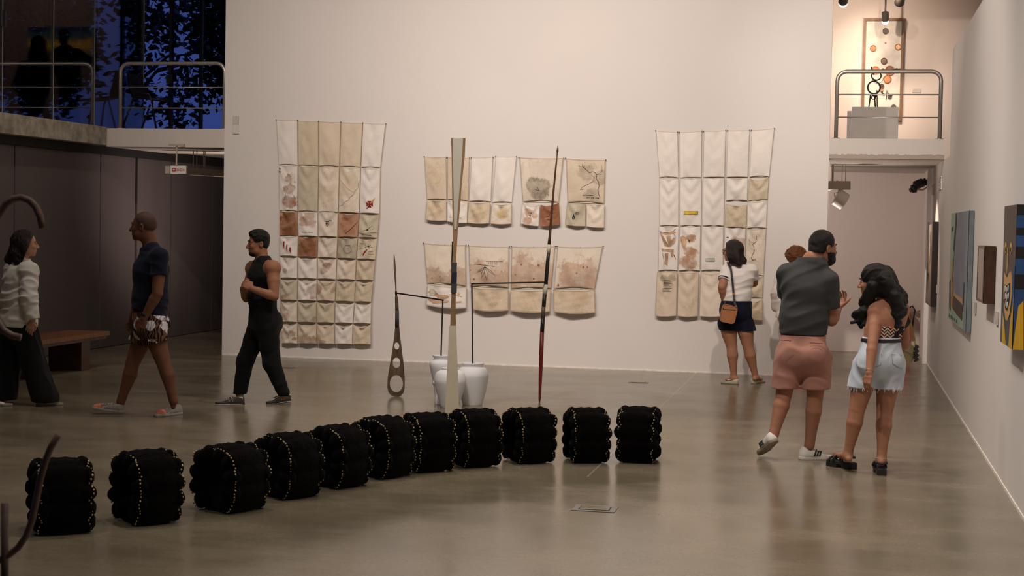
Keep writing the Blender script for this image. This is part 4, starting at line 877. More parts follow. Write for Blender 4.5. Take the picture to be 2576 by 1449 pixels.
M['oarwood'] = wood('oar_wood', srgb(128, 98, 68), srgb(164, 130, 94), (3, 3, .6)); M['brwood'] = wood('dark_worn_wood', srgb(72, 58, 44), srgb(130, 108, 82), (4, 4, .8))
t = NT('chipped_cream_paint'); n = t.noise(7, 6, t.scaled((1, 1, .5)), .7); M['cream'] = t.fin(t.mix(t.ramp(n, .66, .70), t.mix(n, srgb(196, 186, 162), srgb(222, 212, 190)), srgb(90, 76, 58)), .6)
t = NT('grey_white_paint'); n = t.noise(9, 6, t.scaled((1, 1, .35)), .7); M['gwhite'] = t.fin(t.mix(t.ramp(n, .68, .73), t.mix(n, srgb(188, 184, 170), srgb(208, 204, 190)), srgb(92, 84, 72)), .6)
M['navy'] = simple('navy_cloth_wrap', (.012, .014, .035, 1), .8); M['greywrap'] = simple('grey_wrap', (.05, .05, .055, 1), .8); M['tape'] = simple('white_tape', srgb(216, 206, 190), .8, 0, .06, 20, .3)
M['redwood'] = simple('red_painted_wood', srgb(110, 26, 22), .45, 0, .25, 12); M['brownrod'] = wood('reddish_shaft', srgb(70, 38, 26), srgb(98, 58, 38), (4, 4, .8), .45)
q9 = lambda x, y: (x/1.985+940, y/1.985+320)
od = 14.02
oar = thing('oar', 'tall double-bladed oar in cream paint and bare wood standing on end before the jars', 'oar', P(1138, 1068, od))
def blade(parent, name, rows, d, thick, mat, off=0):
    """rows of (xl, xr, y) in crop pixels -> thick plank at depth d"""
    v = []; k = unit(CF)
    for xl, xr, y in rows:
        a, b = P(*q9(xl, y), d), P(*q9(xr, y), d); v += [a+k*off, b+k*off, b+k*(off+thick), a+k*(off+thick)]
    f = [(0, 3, 2, 1)]+[(4*i+j, 4*i+(j+1) % 4, 4*i+4+(j+1) % 4, 4*i+4+j) for i in range(len(rows)-1) for j in range(4)]; n = 4*len(rows)-4; f.append((n, n+1, n+2, n+3))
    return MB().add(v, f).build(name, mat, parent, bev=.002)
ub = blade(oar, 'upper_blade', [(386, 458, 54), (389, 455, 140), (391, 440, 280), (393, 431, 400), (395, 420, 515), (396, 416, 580), (396, 410, 680)], od, .030, M['oarwood'])
blade(ub, 'painted_face', [(394, 447, 56), (396, 441, 160), (398, 431, 290), (400, 421, 400), (402, 414, 511)], od, .006, M['gwhite'], -.005)
blade(oar, 'shaft', [(391, 412, 672), (390, 412, 760), (388, 410, 830), (385, 409, 920), (382, 411, 992)], od, .030, M['oarwood'])
for nm, y0, y1, mt in (('wrap', 677, 724, 'greywrap'), ('wrap', 724, 782, 'navy'), ('wrap', 782, 826, 'greywrap')): blade(oar, nm, [(388, 416, y0), (386, 414, y1)], od, .045, M[mt], -.010)
blade(oar, 'lower_blade', [(378, 411, 990), (368, 418, 1180), (358, 425, 1380), (355, 427, 1450), (353, 428, 1484)], od, .028, M['cream'])
a0 = P(*q9(391, 700), od+.04); rod('support_rod', 'thin black bar bound along the shaft of the tall oar', [P(*q9(390, 690), od+.035), P(*q9(394, 574), od+.035)], .006)
# pierced paddle with a spear point
pad = thing('pierced_paddle', 'worn brown paddle with three round holes and a spear point', 'paddle', FL(995, 998))
out = [(68, 1300), (70, 1250), (80, 1190), (92, 1120), (103, 1040), (107, 995), (127, 995), (131, 1040), (141, 1120), (150, 1190), (155, 1260), (154, 1305), (148, 1328), (135, 1343), (112, 1347), (88, 1340), (74, 1324)]
holes = [(115, 1093, 12.5, 18), (113.5, 1177, 19.5, 26), (113, 1281, 33, 43)]
bm = bmesh.new(); fr, bk = [], []
def loop(pts): vs = [bm.verts.new(P(*q9(*p), pad_d)) for p in pts]; return [bm.edges.new((vs[i], vs[(i+1) % len(vs)])) for i in range(len(vs))]
eds = loop(out)
for hx, hy, rx, ry in holes: eds += loop([(hx+rx*math.cos(-2*PI*i/28), hy+ry*math.sin(-2*PI*i/28)) for i in range(28)])
bmesh.ops.triangle_fill(bm, use_beauty=True, use_dissolve=False, edges=eds)
r_ = bmesh.ops.extrude_face_region(bm, geom=list(bm.faces)); bmesh.ops.translate(bm, vec=Vector(CF*.028), verts=[g for g in r_['geom'] if isinstance(g, bmesh.types.BMVert)])
bmesh.ops.recalc_face_normals(bm, faces=bm.faces); me = bpy.data.meshes.new('blade'); bm.to_mesh(me); bm.free(); me.materials.append(M['brwood']); obj('blade', me, pad)
def shaft(parent, name, rows, d, mat, flat=1.0, n=14):
    b = MB(); pts = [P(*q9(x, y), d+.012) for x, y, r in rows]; b.tube(pts, [r/1.985*d/F for _, _, r in rows], n); return b.build(name, mat, parent, True)
shaft(pad, 'dark_band', [(117, 997, 10.5), (117, 960, 10), (117, 915, 9.5)], pad_d, M['greywrap']); shaft(pad, 'shaft', [(116.5, 918, 9), (115.5, 880, 8.5), (113.5, 850, 7.5), (112.5, 838, 4.5)], pad_d, M['brwood'])
shaft(pad, 'binding', [(112.5, 840, 5), (112, 826, 6), (111.5, 818, 4)], pad_d, M['black']); shaft(pad, 'spear_point', [(111.5, 822, 3), (110.5, 790, 3.5), (108, 740, 5.2), (106, 705, 6), (104, 670, 4.2), (102.5, 645, 2.6), (102, 630, .6)], pad_d, M['brwood'])
# spear
sd_ = 15.85; sp = thing('spear', 'long spear with dark shaft, white bindings and red painted lower end', 'spear', FL(1357, 1012))
shaft(sp, 'red_end', [(828, 1374, 3), (828.5, 1362, 5.5), (830, 1330, 7), (833, 1240, 9), (837, 1130, 10.5), (841, 1022, 10.5)], sd_, M['redwood'])
shaft(sp, 'black_shaft', [(841, 1024, 10.5), (845, 950, 10)], sd_, M['black']); shaft(sp, 'worn_shaft', [(845, 952, 10), (849, 895, 10)], sd_, M['brwood']); shaft(sp, 'black_shaft', [(849, 897, 10), (854, 833, 10.3)], sd_, M['black'])
shaft(sp, 'binding', [(853.5, 834, 10.6), (856.5, 812, 12), (859.5, 785, 10.4)], sd_, M['tape']); shaft(sp, 'black_shaft', [(859.5, 787, 9.6), (864, 730, 9.5), (870, 660, 9), (873, 625, 8.6)], sd_, M['black'])
shaft(sp, 'binding', [(872.5, 629, 9.6), (874, 608, 10.6), (875.5, 586, 9.2)], sd_, M['tape']); shaft(sp, 'upper_shaft', [(875.5, 588, 8), (879, 550, 6.8), (888, 440, 6), (900, 300, 5), (912, 180, 4), (917, 126, 3)], sd_, M['brownrod'])
shaft(sp, 'spear_head', [(917, 128, 3), (918, 118, 5.5), (919, 108, 4.2), (920, 90, .5)], sd_, M['brownrod'])
# ------------------------------------------------------------------ rusty rod sculpture close to the camera
rs = thing('rod_sculpture', 'dark bent rods curving up from an upright post near the first padded ring', 'sculpture', P(10, 2450, 3.9)*[1, 1, 0])
dq = 3.9; z0 = P(12, 1449, dq)
MB().tube([P(12, 1266, dq), P(12, 1449, dq), np.array([z0[0], z0[1], .0])], .0095, 10).build('post', M['rust'], rs, True)
MB().lathe((z0[0], z0[1], 0), [(.16, 0), (.16, .012)], 24).build('base', M['rust'], rs)
MB().tube([P(*p, dq) for p in ((147, 1094), (128, 1125), (112, 1165), (100, 1210), (90, 1262), (80, 1310), (66, 1348), (45, 1378), (20, 1398), (-12, 1415), (-60, 1425), (-140, 1418))], .0085, 10).build('curved_rod', M['rust'], rs, True)
r2 = thing('rod_sculpture', 'open hoop of brown rod curling in front of the woman in the white shirt', 'sculpture', P(-60, 1449, 5.0)*[1, 1, 0])
d5 = 5.0; hp = [P(*p, d5) for p in ((107, 574), (101, 545), (90, 520), (74, 504), (54, 497), (34, 500), (14, 514), (-4, 545), (-18, 590), (-27, 650), (-28, 710), (-22, 765), (-10, 805), (8, 831), (30, 844), (52, 849))]
MB().tube(hp, .0115, 10).build('hoop', M['rust'], r2, True)
pb = P(-30, 690, d5); MB().tube([pb, pb*[1, 1, 0]], .012, 10).build('post', M['rust'], r2, True); MB().lathe((pb[0], pb[1], 0), [(.18, 0), (.18, .012)], 24).build('base', M['rust'], r2)
# ------------------------------------------------------------------ bench by the dark wall
be = thing('bench', 'low wooden bench with slatted top on dark block legs, by the dark panelled wall', 'bench', FL(200, 915))
zt = .42; e1 = EY+ray(277, 833)*((EYE-zt)/-ray(277, 833)[2]); bx1 = e1[0]; ynear = (EY+ray(113, 862)*((EYE-zt)/-ray(113, 862)[2]))[1]
xf = -9.28; yb0, yb1 = 15.3, float(e1[1])
x_a, x_b = float(e1[0])-.52, float(e1[0])
x_a = max(x_a, XL+.08)
ns = 7
for i in range(ns):
    xa = x_a+(x_b-x_a)*i/ns; MB().box((xa, yb0, zt-.05), (xa+(x_b-x_a)/ns-.006, yb1, zt)).build('slat', M['bench'], be, bev=.003)
MB().box((x_a+.02, yb0+.05, zt-.085), (x_b-.02, yb1-.05, zt-.052)).build('frame', M['bench_dark'], be)
for yy in (yb0+.35, yb1-.62): MB().box((x_a+.06, yy, 0), (x_b-.05, yy+.22, zt-.085)).build('leg', M['bench_dark'], be, bev=.004)
# ------------------------------------------------------------------ right wall: paintings, labels, vents
def on_wall(px, py, off=0.): return ATX(px, py, XR-off)
def wallbox(pxl, pxr, yt, yb, thick):
    """front face between pixel columns pxl (far) and pxr (near), top/bottom rows taken at the far edge"""
    a = ATX(pxl, yt, XR-thick); b = ATX(pxr, yt, XR-thick); c = ATX(pxl, yb, XR-thick)
    return a[1], b[1], c[2], a[2]
M['frame_dark'] = simple('dark_frame', srgb(44, 34, 28), .4); M['frame_brown'] = wood('brown_box_frame', srgb(64, 38, 24), srgb(88, 54, 34), (8, 1, 2), .4)
M['mount'] = simple('grey_mount', srgb(150, 132, 122), .4, 0, .04, 3); M['mint'] = simple('mint_paint', srgb(156, 182, 160), .7, 0, .12, 6); M['greyp'] = simple('grey_blue_paint', srgb(128, 132, 144), .7, 0, .14, 4); M['dkbrown'] = simple('dark_brown_paint', srgb(70, 48, 44), .7, 0, .15)
M['teal'] = simple('teal_grey_paint', srgb(132, 144, 152), .7, 0, .15, 6); M['och'] = simple('ochre_paint', srgb(176, 136, 76), .7); M['facep'] = simple('brown_face_paint', srgb(92, 78, 70), .7, 0, .15, 5); M['lips'] = simple('peach_paint', srgb(200, 160, 104), .7, 0, .08, 8)
M['blue'] = simple('blue_paint', srgb(36, 74, 124), .7, 0, .12, 6); M['yel'] = simple('yellow_paint', srgb(216, 168, 36), .7, 0, .1, 6); M['greyd'] = simple('slate_paint', srgb(74, 80, 88), .7, 0, .12, 6)
M['paper'] = simple('paper_white', srgb(220, 214, 204), .7)
def patch(parent, name, x, y0, y1, z0, z1, pts, mat, lay=1):
    """flat paint area on a face looking to -x; pts in unit square (0 far edge/top)"""
    P3 = [(x-.0015*lay, y0+(y1-y0)*a, z1+(z0-z1)*b) for a, b in pts]
    return MB().add(P3, [tuple(range(len(P3)))]).build(name, mat, parent)
def canvas(label, pxl, pxr, yt, yb, thick, mat, side=None, name='painting'):
    yf, yn, zb, zt_ = wallbox(pxl, pxr, yt, yb, thick); t = thing(name, label, 'painting', (XR, (yf+yn)/2, zb))
    MB().box((XR-thick, yn, zb), (XR-.004, yf, zt_)).build('canvas', side or mat, t); return t, yf, yn, zb, zt_
# far framed collage
t1, yf, yn, zb, zt_ = canvas('tall dark-framed collage of pale strips, deepest along the white wall under the vents', 2334, 2347, 559, 766, .07, M['frame_dark'])
x = XR-.07
patch(t1, 'mount', x, yf, yn, zb, zt_, [(.12, .03), (.88, .03), (.88, .97), (.12, .97)], M['mount'])
for a, b, c_, d_, k in ((.3, .15, .4, .85, 'frame_brown'), (.5, .25, .62, .6, 'lips'), (.62, .12, .72, .5, 'dkbrown'), (.42, .3, .52, .7, 'paper'), (.3, .62, .5, .75, 'paper'), (.55, .62, .7, .8, 'och'), (.2, .5, .3, .66, 'greyd')): patch(t1, 'strip', x, yf, yn, zb, zt_, [(a, b), (c_, b), (c_, d_), (a, d_)], M[k], 2)
# ship painting
t2, yf, yn, zb, zt_ = canvas('large unframed painting of a grey sky, mint ground and dark hull, between two frames', 2394, 2439, 537, 806, .045, M['teal']); x = XR-.045; pp = lambda n, q, k, l=2: patch(t2, n, x, yf, yn, zb, zt_, q, M[k], l)
pp('sky', [(.30, .0), (1, 0), (1, .78), (.30, .78)], 'greyp', 1); pp('ground', [(0, 0), (.26, 0), (.30, .2), (.22, .45), (.18, .7), (.30, .82), (1, .86), (1, 1), (0, 1)], 'mint', 2)
pp('mast', [(.30, .0), (.36, .05), (.30, .2), (.24, .36), (.18, .34), (.24, .18)], 'dkbrown', 3); pp('hull', [(.28, .76), (.82, .80), (.82, .93), (.5, .91), (.24, .88)], 'dkbrown', 3); pp('deck', [(.3, .72), (.5, .74), (.8, .74), (.82, .79), (.3, .76)], 'red' if False else 'lips', 3); pp('mast', [(.84, .60), (.87, .60), (.87, .80), (.83, .80)], 'dkbrown', 4)
pp('sail', [(.12, .45), (.22, .42), (.2, .66), (.12, .7)], 'och', 3); pp('sail', [(.14, .7), (.24, .62), (.26, .86), (.14, .88)], 'och', 3); pp('mark', [(.05, .14), (.16, .12), (.18, .16), (.06, .18)], 'dkbrown', 3); pp('foliage', [(.0, .66), (.08, .62), (.12, .8), (.14, .92), (.04, .9)], 'greyd', 3)
pp('edge_strip', [(.88, .0), (1, .0), (1, 1), (.88, 1)], 'teal', 3)
for i in range(5): pp('mark', [(.04+.11*i, .955), (.10+.11*i, .955), (.10+.11*i, .985), (.05+.11*i, .985)], 'greyd', 3)
# brown box frame
t3, yf, yn, zb, zt_ = canvas('small deep brown box frame with a plain grey panel', 2460, 2478, 617, 757, .085, M['frame_brown'], name='picture_frame')
x = XR-.085; patch(t3, 'panel', x, yf, yn, zb, zt_, [(.14, .05), (.98, .05), (.98, .95), (.14, .95)], M['mount']); patch(t3, 'rebate', x, yf, yn, zb, zt_, [(.08, .05), (.16, .05), (.16, .95), (.08, .95)], M['joint'], 2); patch(t3, 'rail', x, yf, yn, zb, zt_, [(.9, .02), (1, .02), (1, .98), (.9, .98)], M['frame_brown'], 3)
# face painting
t4, yf, yn, zb, zt_ = canvas('tall painting of a dark face with an open letter-filled mouth and yellow shirt', 2528, 2559, 519, 866, .075, M['blue']); x = XR-.075; pp = lambda n, q, k, l=2: patch(t4, n, x, yf, yn, zb, zt_, q, M[k], l)
pp('face', [(0, 0), (1, 0), (1, .98), (0, .98)], 'facep', 1); pp('slate_band', [(0, .58), (.1, .6), (.14, 1), (0, 1)], 'greyd', 2); pp('neck', [(.3, .80), (.7, .80), (.9, 1), (.4, 1)], 'greyd', 2); pp('shirt', [(.16, .78), (.3, .84), (.5, 1), (.14, 1)], 'yel', 3); pp('shirt', [(1, .6), (.96, .7), (.8, .8), (.72, 1), (1, 1)], 'yel', 4)  # slate band lies low along the far edge
pp('background', [(.84, .45), (1, .42), (1, .8), (.84, .8)], 'blue', 2)
for u0 in (.14, .56): pp('eye', [(u0, .30), (u0+.04, .27), (u0+.12, .26), (u0+.18, .28), (u0+.16, .33), (u0+.06, .345)], 'lips', 3); pp('pupil', [(u0+.07, .30), (u0+.13, .295), (u0+.13, .33), (u0+.07, .33)], 'joint', 4)
pp('nose', [(.36, .3), (.44, .3), (.46, .44), (.42, .5), (.34, .48)], 'och', 3)
pp('lip', [(.18, .48), (.30, .50), (.42, .52), (.58, .48), (.74, .46), (.84, .52), (.84, .64), (.74, .76), (.56, .82), (.40, .82), (.24, .74), (.16, .62)], 'lips', 3); pp('mouth', [(.26, .57), (.44, .575), (.70, .545), (.74, .6), (.66, .7), (.52, .755), (.36, .74), (.26, .66)], 'joint', 4)
for i, (a, b) in enumerate(((.30, .58), (.42, .585), (.54, .57), (.34, .63), (.46, .635), (.58, .62), (.4, .68), (.50, .69))): pp('letter', [(a, b), (a+.09, b-.006), (a+.08, b+.04), (a+.05, b+.02), (a+.04, b+.045), (a-.005, b+.04)], 'paper', 5)
for z0_, z1_ in ((.93, 1.0), (.79, .84), (.63, .71), (.42, .52)):          # stripes on the near edge of the canvas
    MB().box((XR-.0755, yn-.0015, zb+(zt_-zb)*z0_), (XR-.012, yn+.004, zb+(zt_-zb)*z1_)).build('stripe', M['joint'], t4)
MB().add([(XR-.076, yn-.0015, zb), (XR-.01, yn-.0015, zb), (XR-.02, yn-.0015, zb+(zt_-zb)*.34), (XR-.05, yn-.0015, zb+(zt_-zb)*.30)], [(0, 1, 2, 3)]).build('shirt', M['yel'], t4)
M['cap'] = simple('grey_label', srgb(196, 188, 180), .5)
for px, py, lb in ((2357, 727, 'beside the dark-framed collage'), (2443, 770, 'just beyond the edge of the ship painting'), (2455, 775, 'under the far edge of the box frame'), (2510, 800, 'between the box frame and the face painting'), (2571, 832, 'nearest the camera, beyond the face painting')):
    a = on_wall(px, py); tag(MB().box((XR-.012, a[1]-.075, a[2]-.05), (XR-.002, a[1]+.075, a[2]+.05)).build('wall_label', M['cap'], None, bev=.002), 'small grey caption plate on white wall, '+lb, 'label', 'caption plates on the right wall')
for px, py, w_, lb in ((2349, 477, .42, 'lower and deeper vent grille high on the white wall'), (2367, 461, .42, 'upper vent grille next to the balcony soffit')):
    a = on_wall(px, py); s_ = depth(a)/F; zc = a[2]; hh = 13*s_ if px < 2360 else 17*s_; t = thing('vent_grille', lb, 'vent', (XR, a[1], zc-hh))
    MB().box((XR-.008, a[1]-w_*.55, zc-hh), (XR-.002, a[1]+w_*.55, zc+hh)).build('backing', M['dkgrey'], t)
    for k in range(9):
        z_ = zc-hh+2*hh*(k+.5)/9; MB().box((XR-.016, a[1]-w_*.55, z_-.004), (XR-.004, a[1]+w_*.55, z_+.006)).build('slat', M['white_plastic'], t)
    for y_ in (-1, 1): MB().box((XR-.010, a[1]+y_*w_*.57-.008, zc-hh), (XR-.002, a[1]+y_*w_*.57+.008, zc+hh)).build('frame', M['white_plastic'], t)
# black cylinder camera bracket on the far corner
pc = lambda x, y, d: P(x/6.037+2040, y/6.037+380, d)
dd = 21.5; t = thing('projector_bracket', 'black tubular device on a small bracket at the far wall corner under the soffit', 'device', pc(1760, 560, 22.6))
MB().tube([pc(1560, 528, dd), pc(1575, 525, dd), pc(1690, 480, dd), pc(1708, 473, dd)], [.045, .058, .062, .05], 14).build('tube', M['black'], t, True); MB().tube([pc(1722, 472, dd), pc(1745, 465, dd)], [.05, .055], 12).build('collar', M['black'], t, True)
MB().tube([pc(1530, 578, dd), pc(1590, 565, dd)], [.055, .06], 12).build('clamp', M['black'], t, True); MB().tube([pc(1498, 600, dd), pc(1535, 586, dd)], .03, 10).build('end_cap', M['dkgrey'], t, True)
MB().tube([pc(1590, 580, dd), pc(1700, 590, dd+.2), pc(1730, 570, dd+.4), pc(1773, 540, dd+.6)], .012, 8).build('cable', M['lamp_body'], t, True); MB().tube([pc(1700, 480, dd), pc(1690, 530, dd), pc(1620, 550, dd), pc(1575, 562, dd)], .014, 8).build('arm', M['dkgrey'], t, True)
MB().tube([pc(1745, 465, dd), pc(1772, 440, dd+.5), pc(1772, 412, dd+.7)], .012, 8).build('arm', M['dkgrey'], t, True); MB().box(tuple(pc(1772, 500, dd+.7)-[.01, .02, .01]), tuple(pc(1772, 412, dd+.7)+[.01, .02, .04])).build('plate', M['dkgrey'], t)
# track light under the balcony
td = 20.6; t = thing('track_light', 'pale track spotlight hanging under the balcony soffit at the corridor mouth', 'lamp', pc(470, 500, td))
a, b = pc(100, 520, td), pc(590, 522, td); MB().obox((a+b)/2, (b-a, CF, UZ), (np.linalg.norm(b-a)/2, .05, .055)).build('track', M['lamp_body'], t)
for x in (328, 470, 522): MB().tube([pc(x, 500, td), np.array([*pc(x, 500, td)[:2], 2.62])], .012 if x == 328 else .004, 8).build('hanger', M['lamp_body'], t)
MB().tube([pc(450, 545, td), pc(448, 615, td), pc(445, 690, td)], .035, 10).build('stem', M['lamp_body'], t, True)
a, b = pc(378, 690, td), pc(520, 780, td); MB().tube([a, a+(b-a)*.05, b-(b-a)*.05, b], [.10, .115, .115, .105], 20).build('lamp_head', M['white_plastic'], t, True, auto=.6)
MB().tube([pc(430, 660, td), pc(390, 630, td), pc(355, 640, td), pc(352, 680, td), pc(375, 700, td)], .006, 6).build('cable', M['lamp_body'], t, True)
MB().tube([pc(360, 495, td), pc(400, 460, td), pc(440, 480, td), pc(490, 490, td), pc(530, 475, td), pc(575, 480, td)], .012, 6).build('cable', M['dkgrey'], t, True)
MB().tube([pc(60, 632, td+.8), pc(412, 545, td+.4)], .018, 8).build('glowing_tube', M['tube_glow'], t, True)
# fire extinguisher on the far wall
ex = thing('fire_extinguisher', 'red fire extinguisher on the far corridor wall, half hidden by the woman in denim shorts', 'extinguisher', P(2277, 862, 22.9)*[1, 1, 0])
c = P(2277, 862, 23.0); c[1] = DF-.11
MB().lathe((c[0], c[1], c[2]), [(.06, 0), (.078, .01), (.08, .03), (.08, .36), (.07, .41), (.04, .445), (.025, .46), (.025, .48)], 20).build('cylinder', M['red'], ex, True, auto=.7); zt2 = c[2]+.47
MB().lathe((c[0], c[1], zt2), [(.028, 0), (.028, .04)], 12).box((c[0]-.02, c[1]-.11, zt2+.03), (c[0]+.02, c[1]+.02, zt2+.045)).box((c[0]-.02, c[1]-.13, zt2+.06), (c[0]+.02, c[1]+.02, zt2+.075)).build('valve', M['black'], ex)
MB().tube([(c[0]+.03, c[1], zt2+.02), (c[0]+.09, c[1]-.01, zt2+.06), (c[0]+.13, c[1]-.02, zt2-.0), (c[0]+.11, c[1]-.02, zt2-.12), (c[0]+.09, c[1]-.03, zt2-.3)], .012, 8).build('hose', M['black'], ex, True)
# ------------------------------------------------------------------ balcony: railing, plinth, artwork, lamps
def railing(label, L, R, ztop, zbot, wires, r=.024, y=D+.06, rcut=None):
    t = thing('railing', label, 'railing', (L, y, zbot))
    q = .11
    pts = [(L, y, zbot), (L, y, ztop-q)]+[(L+q-q*math.cos(a), y, ztop-q+q*math.sin(a)) for a in (PI/8, PI/4, 3*PI/8)]+[(L+q, y, ztop), (R-q, y, ztop)]+[(R-q+q*math.sin(a), y, ztop-q+q*math.cos(a)) for a in (PI/8, PI/4, 3*PI/8)]+[(R, y, ztop-q), (R, y, zbot)]
    MB().tube(pts, r, 14).build('tube_frame', M['steel'], t, True)
    for z_ in wires: MB().tube([(L, y, z_), (R, y, z_)], .008, 8).build('wire', M['steel'], t, True)
    for x_ in (L, R): MB().lathe((x_, y, zbot), [(.045, 0), (.045, .008)], 16).build('foot_plate', M['steel'], t)
    return t
g = lambda x, y: ATY(x, y, D+.06)
zt_ = g(2110, 180)[2]; railing('steel tube railing on the white balcony above the corridor', g(2105, 260)[0], g(2366, 260)[0], zt_, 2.865, (g(2230, 238)[2], g(2230, 295)[2]))
railing('steel tube railing on the mezzanine slab in front of the dark chair', g(303, 240)[0], -7.90, g(340, 160)[2], 2.93, (g(430, 220)[2], g(430, 272)[2]), y=D+.06)
py_ = 21.6; h = lambda x, y: ATY(x, y, py_)
pl = thing('plinth', 'white box plinth on the balcony under the hoop sculpture', 'plinth', (h(2195, 300)[0], py_, 2.865))
MB().box((h(2142, 300)[0], py_, 2.865), (h(2260, 300)[0], py_+.75, h(2200, 269)[2])).build('box', M['plinth'], pl, bev=.004)
MB().box((h(2131, 300)[0], py_+.25, 2.865), (h(2142, 300)[0]-.003, py_+.72, h(2200, 276)[2])).build('side_panel', M['plinth'], pl)
ztp = h(2200, 269)[2]
sy_ = py_+.3; q7 = lambda x, y: ATY(x/4.996+2080, y/4.996+30, sy_)
hs = thing('hoop_sculpture', 'figure of dark hoops on thin legs standing on the balcony plinth', 'sculpture', (q7(570, 1190)[0], sy_, ztp)); M['burnt'] = simple('burnt_cane', (.03, .024, .02, 1), .6, 0, .6, 30)
def oval(cx, cy, rx, ry, n=20): return [q7(cx+rx*math.cos(2*PI*i/n), cy+ry*math.sin(2*PI*i/n)) for i in range(n)]
for cx, cy, rx, ry, r in ((622, 803, 60, 55, .009), (592, 950, 78, 80, .011), (585, 1075, 26, 22, .007)): MB().tube(oval(cx, cy, rx, ry), r, 8, closed=True).build('hoop', M['burnt'], hs, True)
for pts, r in ((((548, 1040), (540, 1110), (525, 1195)), .009), (((598, 1040), (604, 1110), (612, 1195)), .009), (((630, 985), (632, 1100), (634, 1195)), .007), (((560, 690), (572, 740), (590, 790)), .010)):
    q = [q7(*p) for p in pts]
    if pts[-1][1] == 1195: q[-1] = np.array([q[-1][0], q[-1][1], ztp])
    MB().tube(q, r, 8).build('leg' if pts[-1][1] == 1195 else 'horn', M['burnt'], hs, True)
MB().tube([q7(560, 1030), q7(625, 1060)], .02, 8).build('joint', M['burnt'], hs, True)
# tall framed assemblage on the far wall
fy = DF-.07; k = lambda x, y: ATY(x/4.996+2080, y/4.996+30, fy)
A, B, Cc, Dd = k(478, 80), k(1008, 72), k(912, 1366), k(415, 1340)
xl, xr, z1_, z0_ = (A[0]+Dd[0])/2, (B[0]+Cc[0])/2, (A[2]+B[2])/2, Cc[2]
fa = thing('framed_assemblage', 'tall wooden frame with round bowls and leaves mounted on white, on the balcony wall', 'artwork', ((xl+xr)/2, DF, z0_)); fr_ = wood('frame_wood', srgb(104, 72, 48), srgb(136, 98, 66), (6, 6, 2)); w_ = .038
for lo, hi in (((xl, fy, z0_), (xl+w_, DF-.002, z1_)), ((xr-w_, fy, z0_), (xr, DF-.002, z1_)), ((xl+w_, fy, z1_-w_), (xr-w_, DF-.002, z1_)), ((xl+w_, fy, z0_), (xr-w_, DF-.002, z0_+w_))): MB().box(lo, hi).build('frame_bar', fr_, fa)
MB().box((xl+w_, DF-.03, z0_+w_), (xr-w_, DF-.004, z1_-w_)).build('backing', M['paper'], fa)
bw = lambda n, c: simple(n, c, .55, 0, .15, 8)
cols = dict(a=bw('bowl_umber', srgb(120, 92, 78)), b=bw('bowl_orange', srgb(222, 140, 90)), c=bw('bowl_pale', srgb(240, 196, 150)), d=bw('bowl_slate', srgb(92, 80, 76)), e=bw('bowl_tan', srgb(170, 112, 70)), g=bw('leaf_green', srgb(70, 84, 56)), f=bw('bowl_dark', srgb(70, 52, 46)), w=M['paper'])
for cx, cy, r, m1, m2 in ((738, 238, 38, 'a', 'd'), (738, 386, 11, 'e', None), (583, 455, 39, 'e', 'b'), (895, 438, 39, 'e', 'c'), (718, 615, 40, 'd', 'a'), (612, 735, 56, 'b', 'e'), (706, 725, 22, 'g', None), (792, 735, 62, 'e', 'a'), (760, 842, 50, 'e', 'b'), (692, 930, 30, 'e', 'f'), (688, 982, 24, 'e', None), (790, 1062, 28, 'f', 'd'), (640, 830, 70, 'w', None), (840, 1195, 34, 'f', None)):
    c = k(cx, cy); rr = r/4.996*depth(c)/F; c = np.array([c[0], DF-.03, c[2]])
    o = MB().lathe(c, [(rr*.7, 0), (rr, .018), (rr*.98, .026), (rr*.8, .022), (rr*.76, .012)] if m2 else [(rr, 0), (rr*.9, .02)], 22, 0, (0, -1, 0)).build('bowl', cols[m1], fa, True, auto=.7)
    if m2: MB().lathe(c-[0, .0122, 0], [(rr*.77, 0), (rr*.3, .002)], 20, 0, (0, -1, 0)).build('bowl_centre', cols[m2], o)
for i in range(9):
    c = k(815+18*(i % 4), 715+14*(i//2)); an = -.5+i*.25; dv = np.array([math.cos(an)*.10, 0, math.sin(an)*.06]); c = np.array([c[0], DF-.062, c[2]])
    s_ = np.array([-dv[2], 0, dv[0]])*.2; MB().add([c, c+dv*.5+s_, c+dv, c+dv*.5-s_], [(0, 1, 2, 3)]).build('leaf', cols['g'], fa)
MB().tube([np.array([*k(x, y)[:1], DF-.05, k(x, y)[2]]) for x, y in ((745, 1095), (755, 985), (800, 1060), (830, 1030))], .007, 6).build('twig', M['burnt'], fa, True); MB().tube([np.array([*k(x, y)[:1], DF-.05, k(x, y)[2]]) for x, y in ((690, 1000), (700, 1025), (725, 1038))], .012, 6).build('twig', M['burnt'], fa, True)
a = ATY(2306, 228, DF); tag(MB().box((a[0]-.062, DF-.014, a[2]-.03), (a[0]+.062, DF-.002, a[2]+.03)).build('wall_label', M['cap']), 'caption plate on the balcony wall beside the tall frame', 'label')
def track_spot(label, p, aim, lit=True, s_=1.0):
    t = thing('track_spotlight', label, 'lamp', p); p = np.array(p, float); d = unit(np.array(aim)-p)
    MB().tube([p-d*.16*s_, p-d*.155*s_, p-d*.01, p], [.05*s_, .062*s_, .062*s_, .060*s_], 18).build('lamp_head', M['dkgrey'], t, True, auto=.6)
    MB().tube([p-d*.08*s_, p-d*.08*s_+[0, 0, .12], np.array([p[0]-d[0]*.08, p[1]-d[1]*.08, 5.35])], .012, 8).build('stem', M['dkgrey'], t, True)
    if lit: MB().ell(p+d*.012, (.058*s_, .058*s_, .058*s_), 14, 9).build('bulb', M['bulb'], t, True)
track_spot('lit spotlight at the top edge beside the main wall, over the balcony', ATY(2121, 6, 21.4), (-.1, DF, 3.4), True)
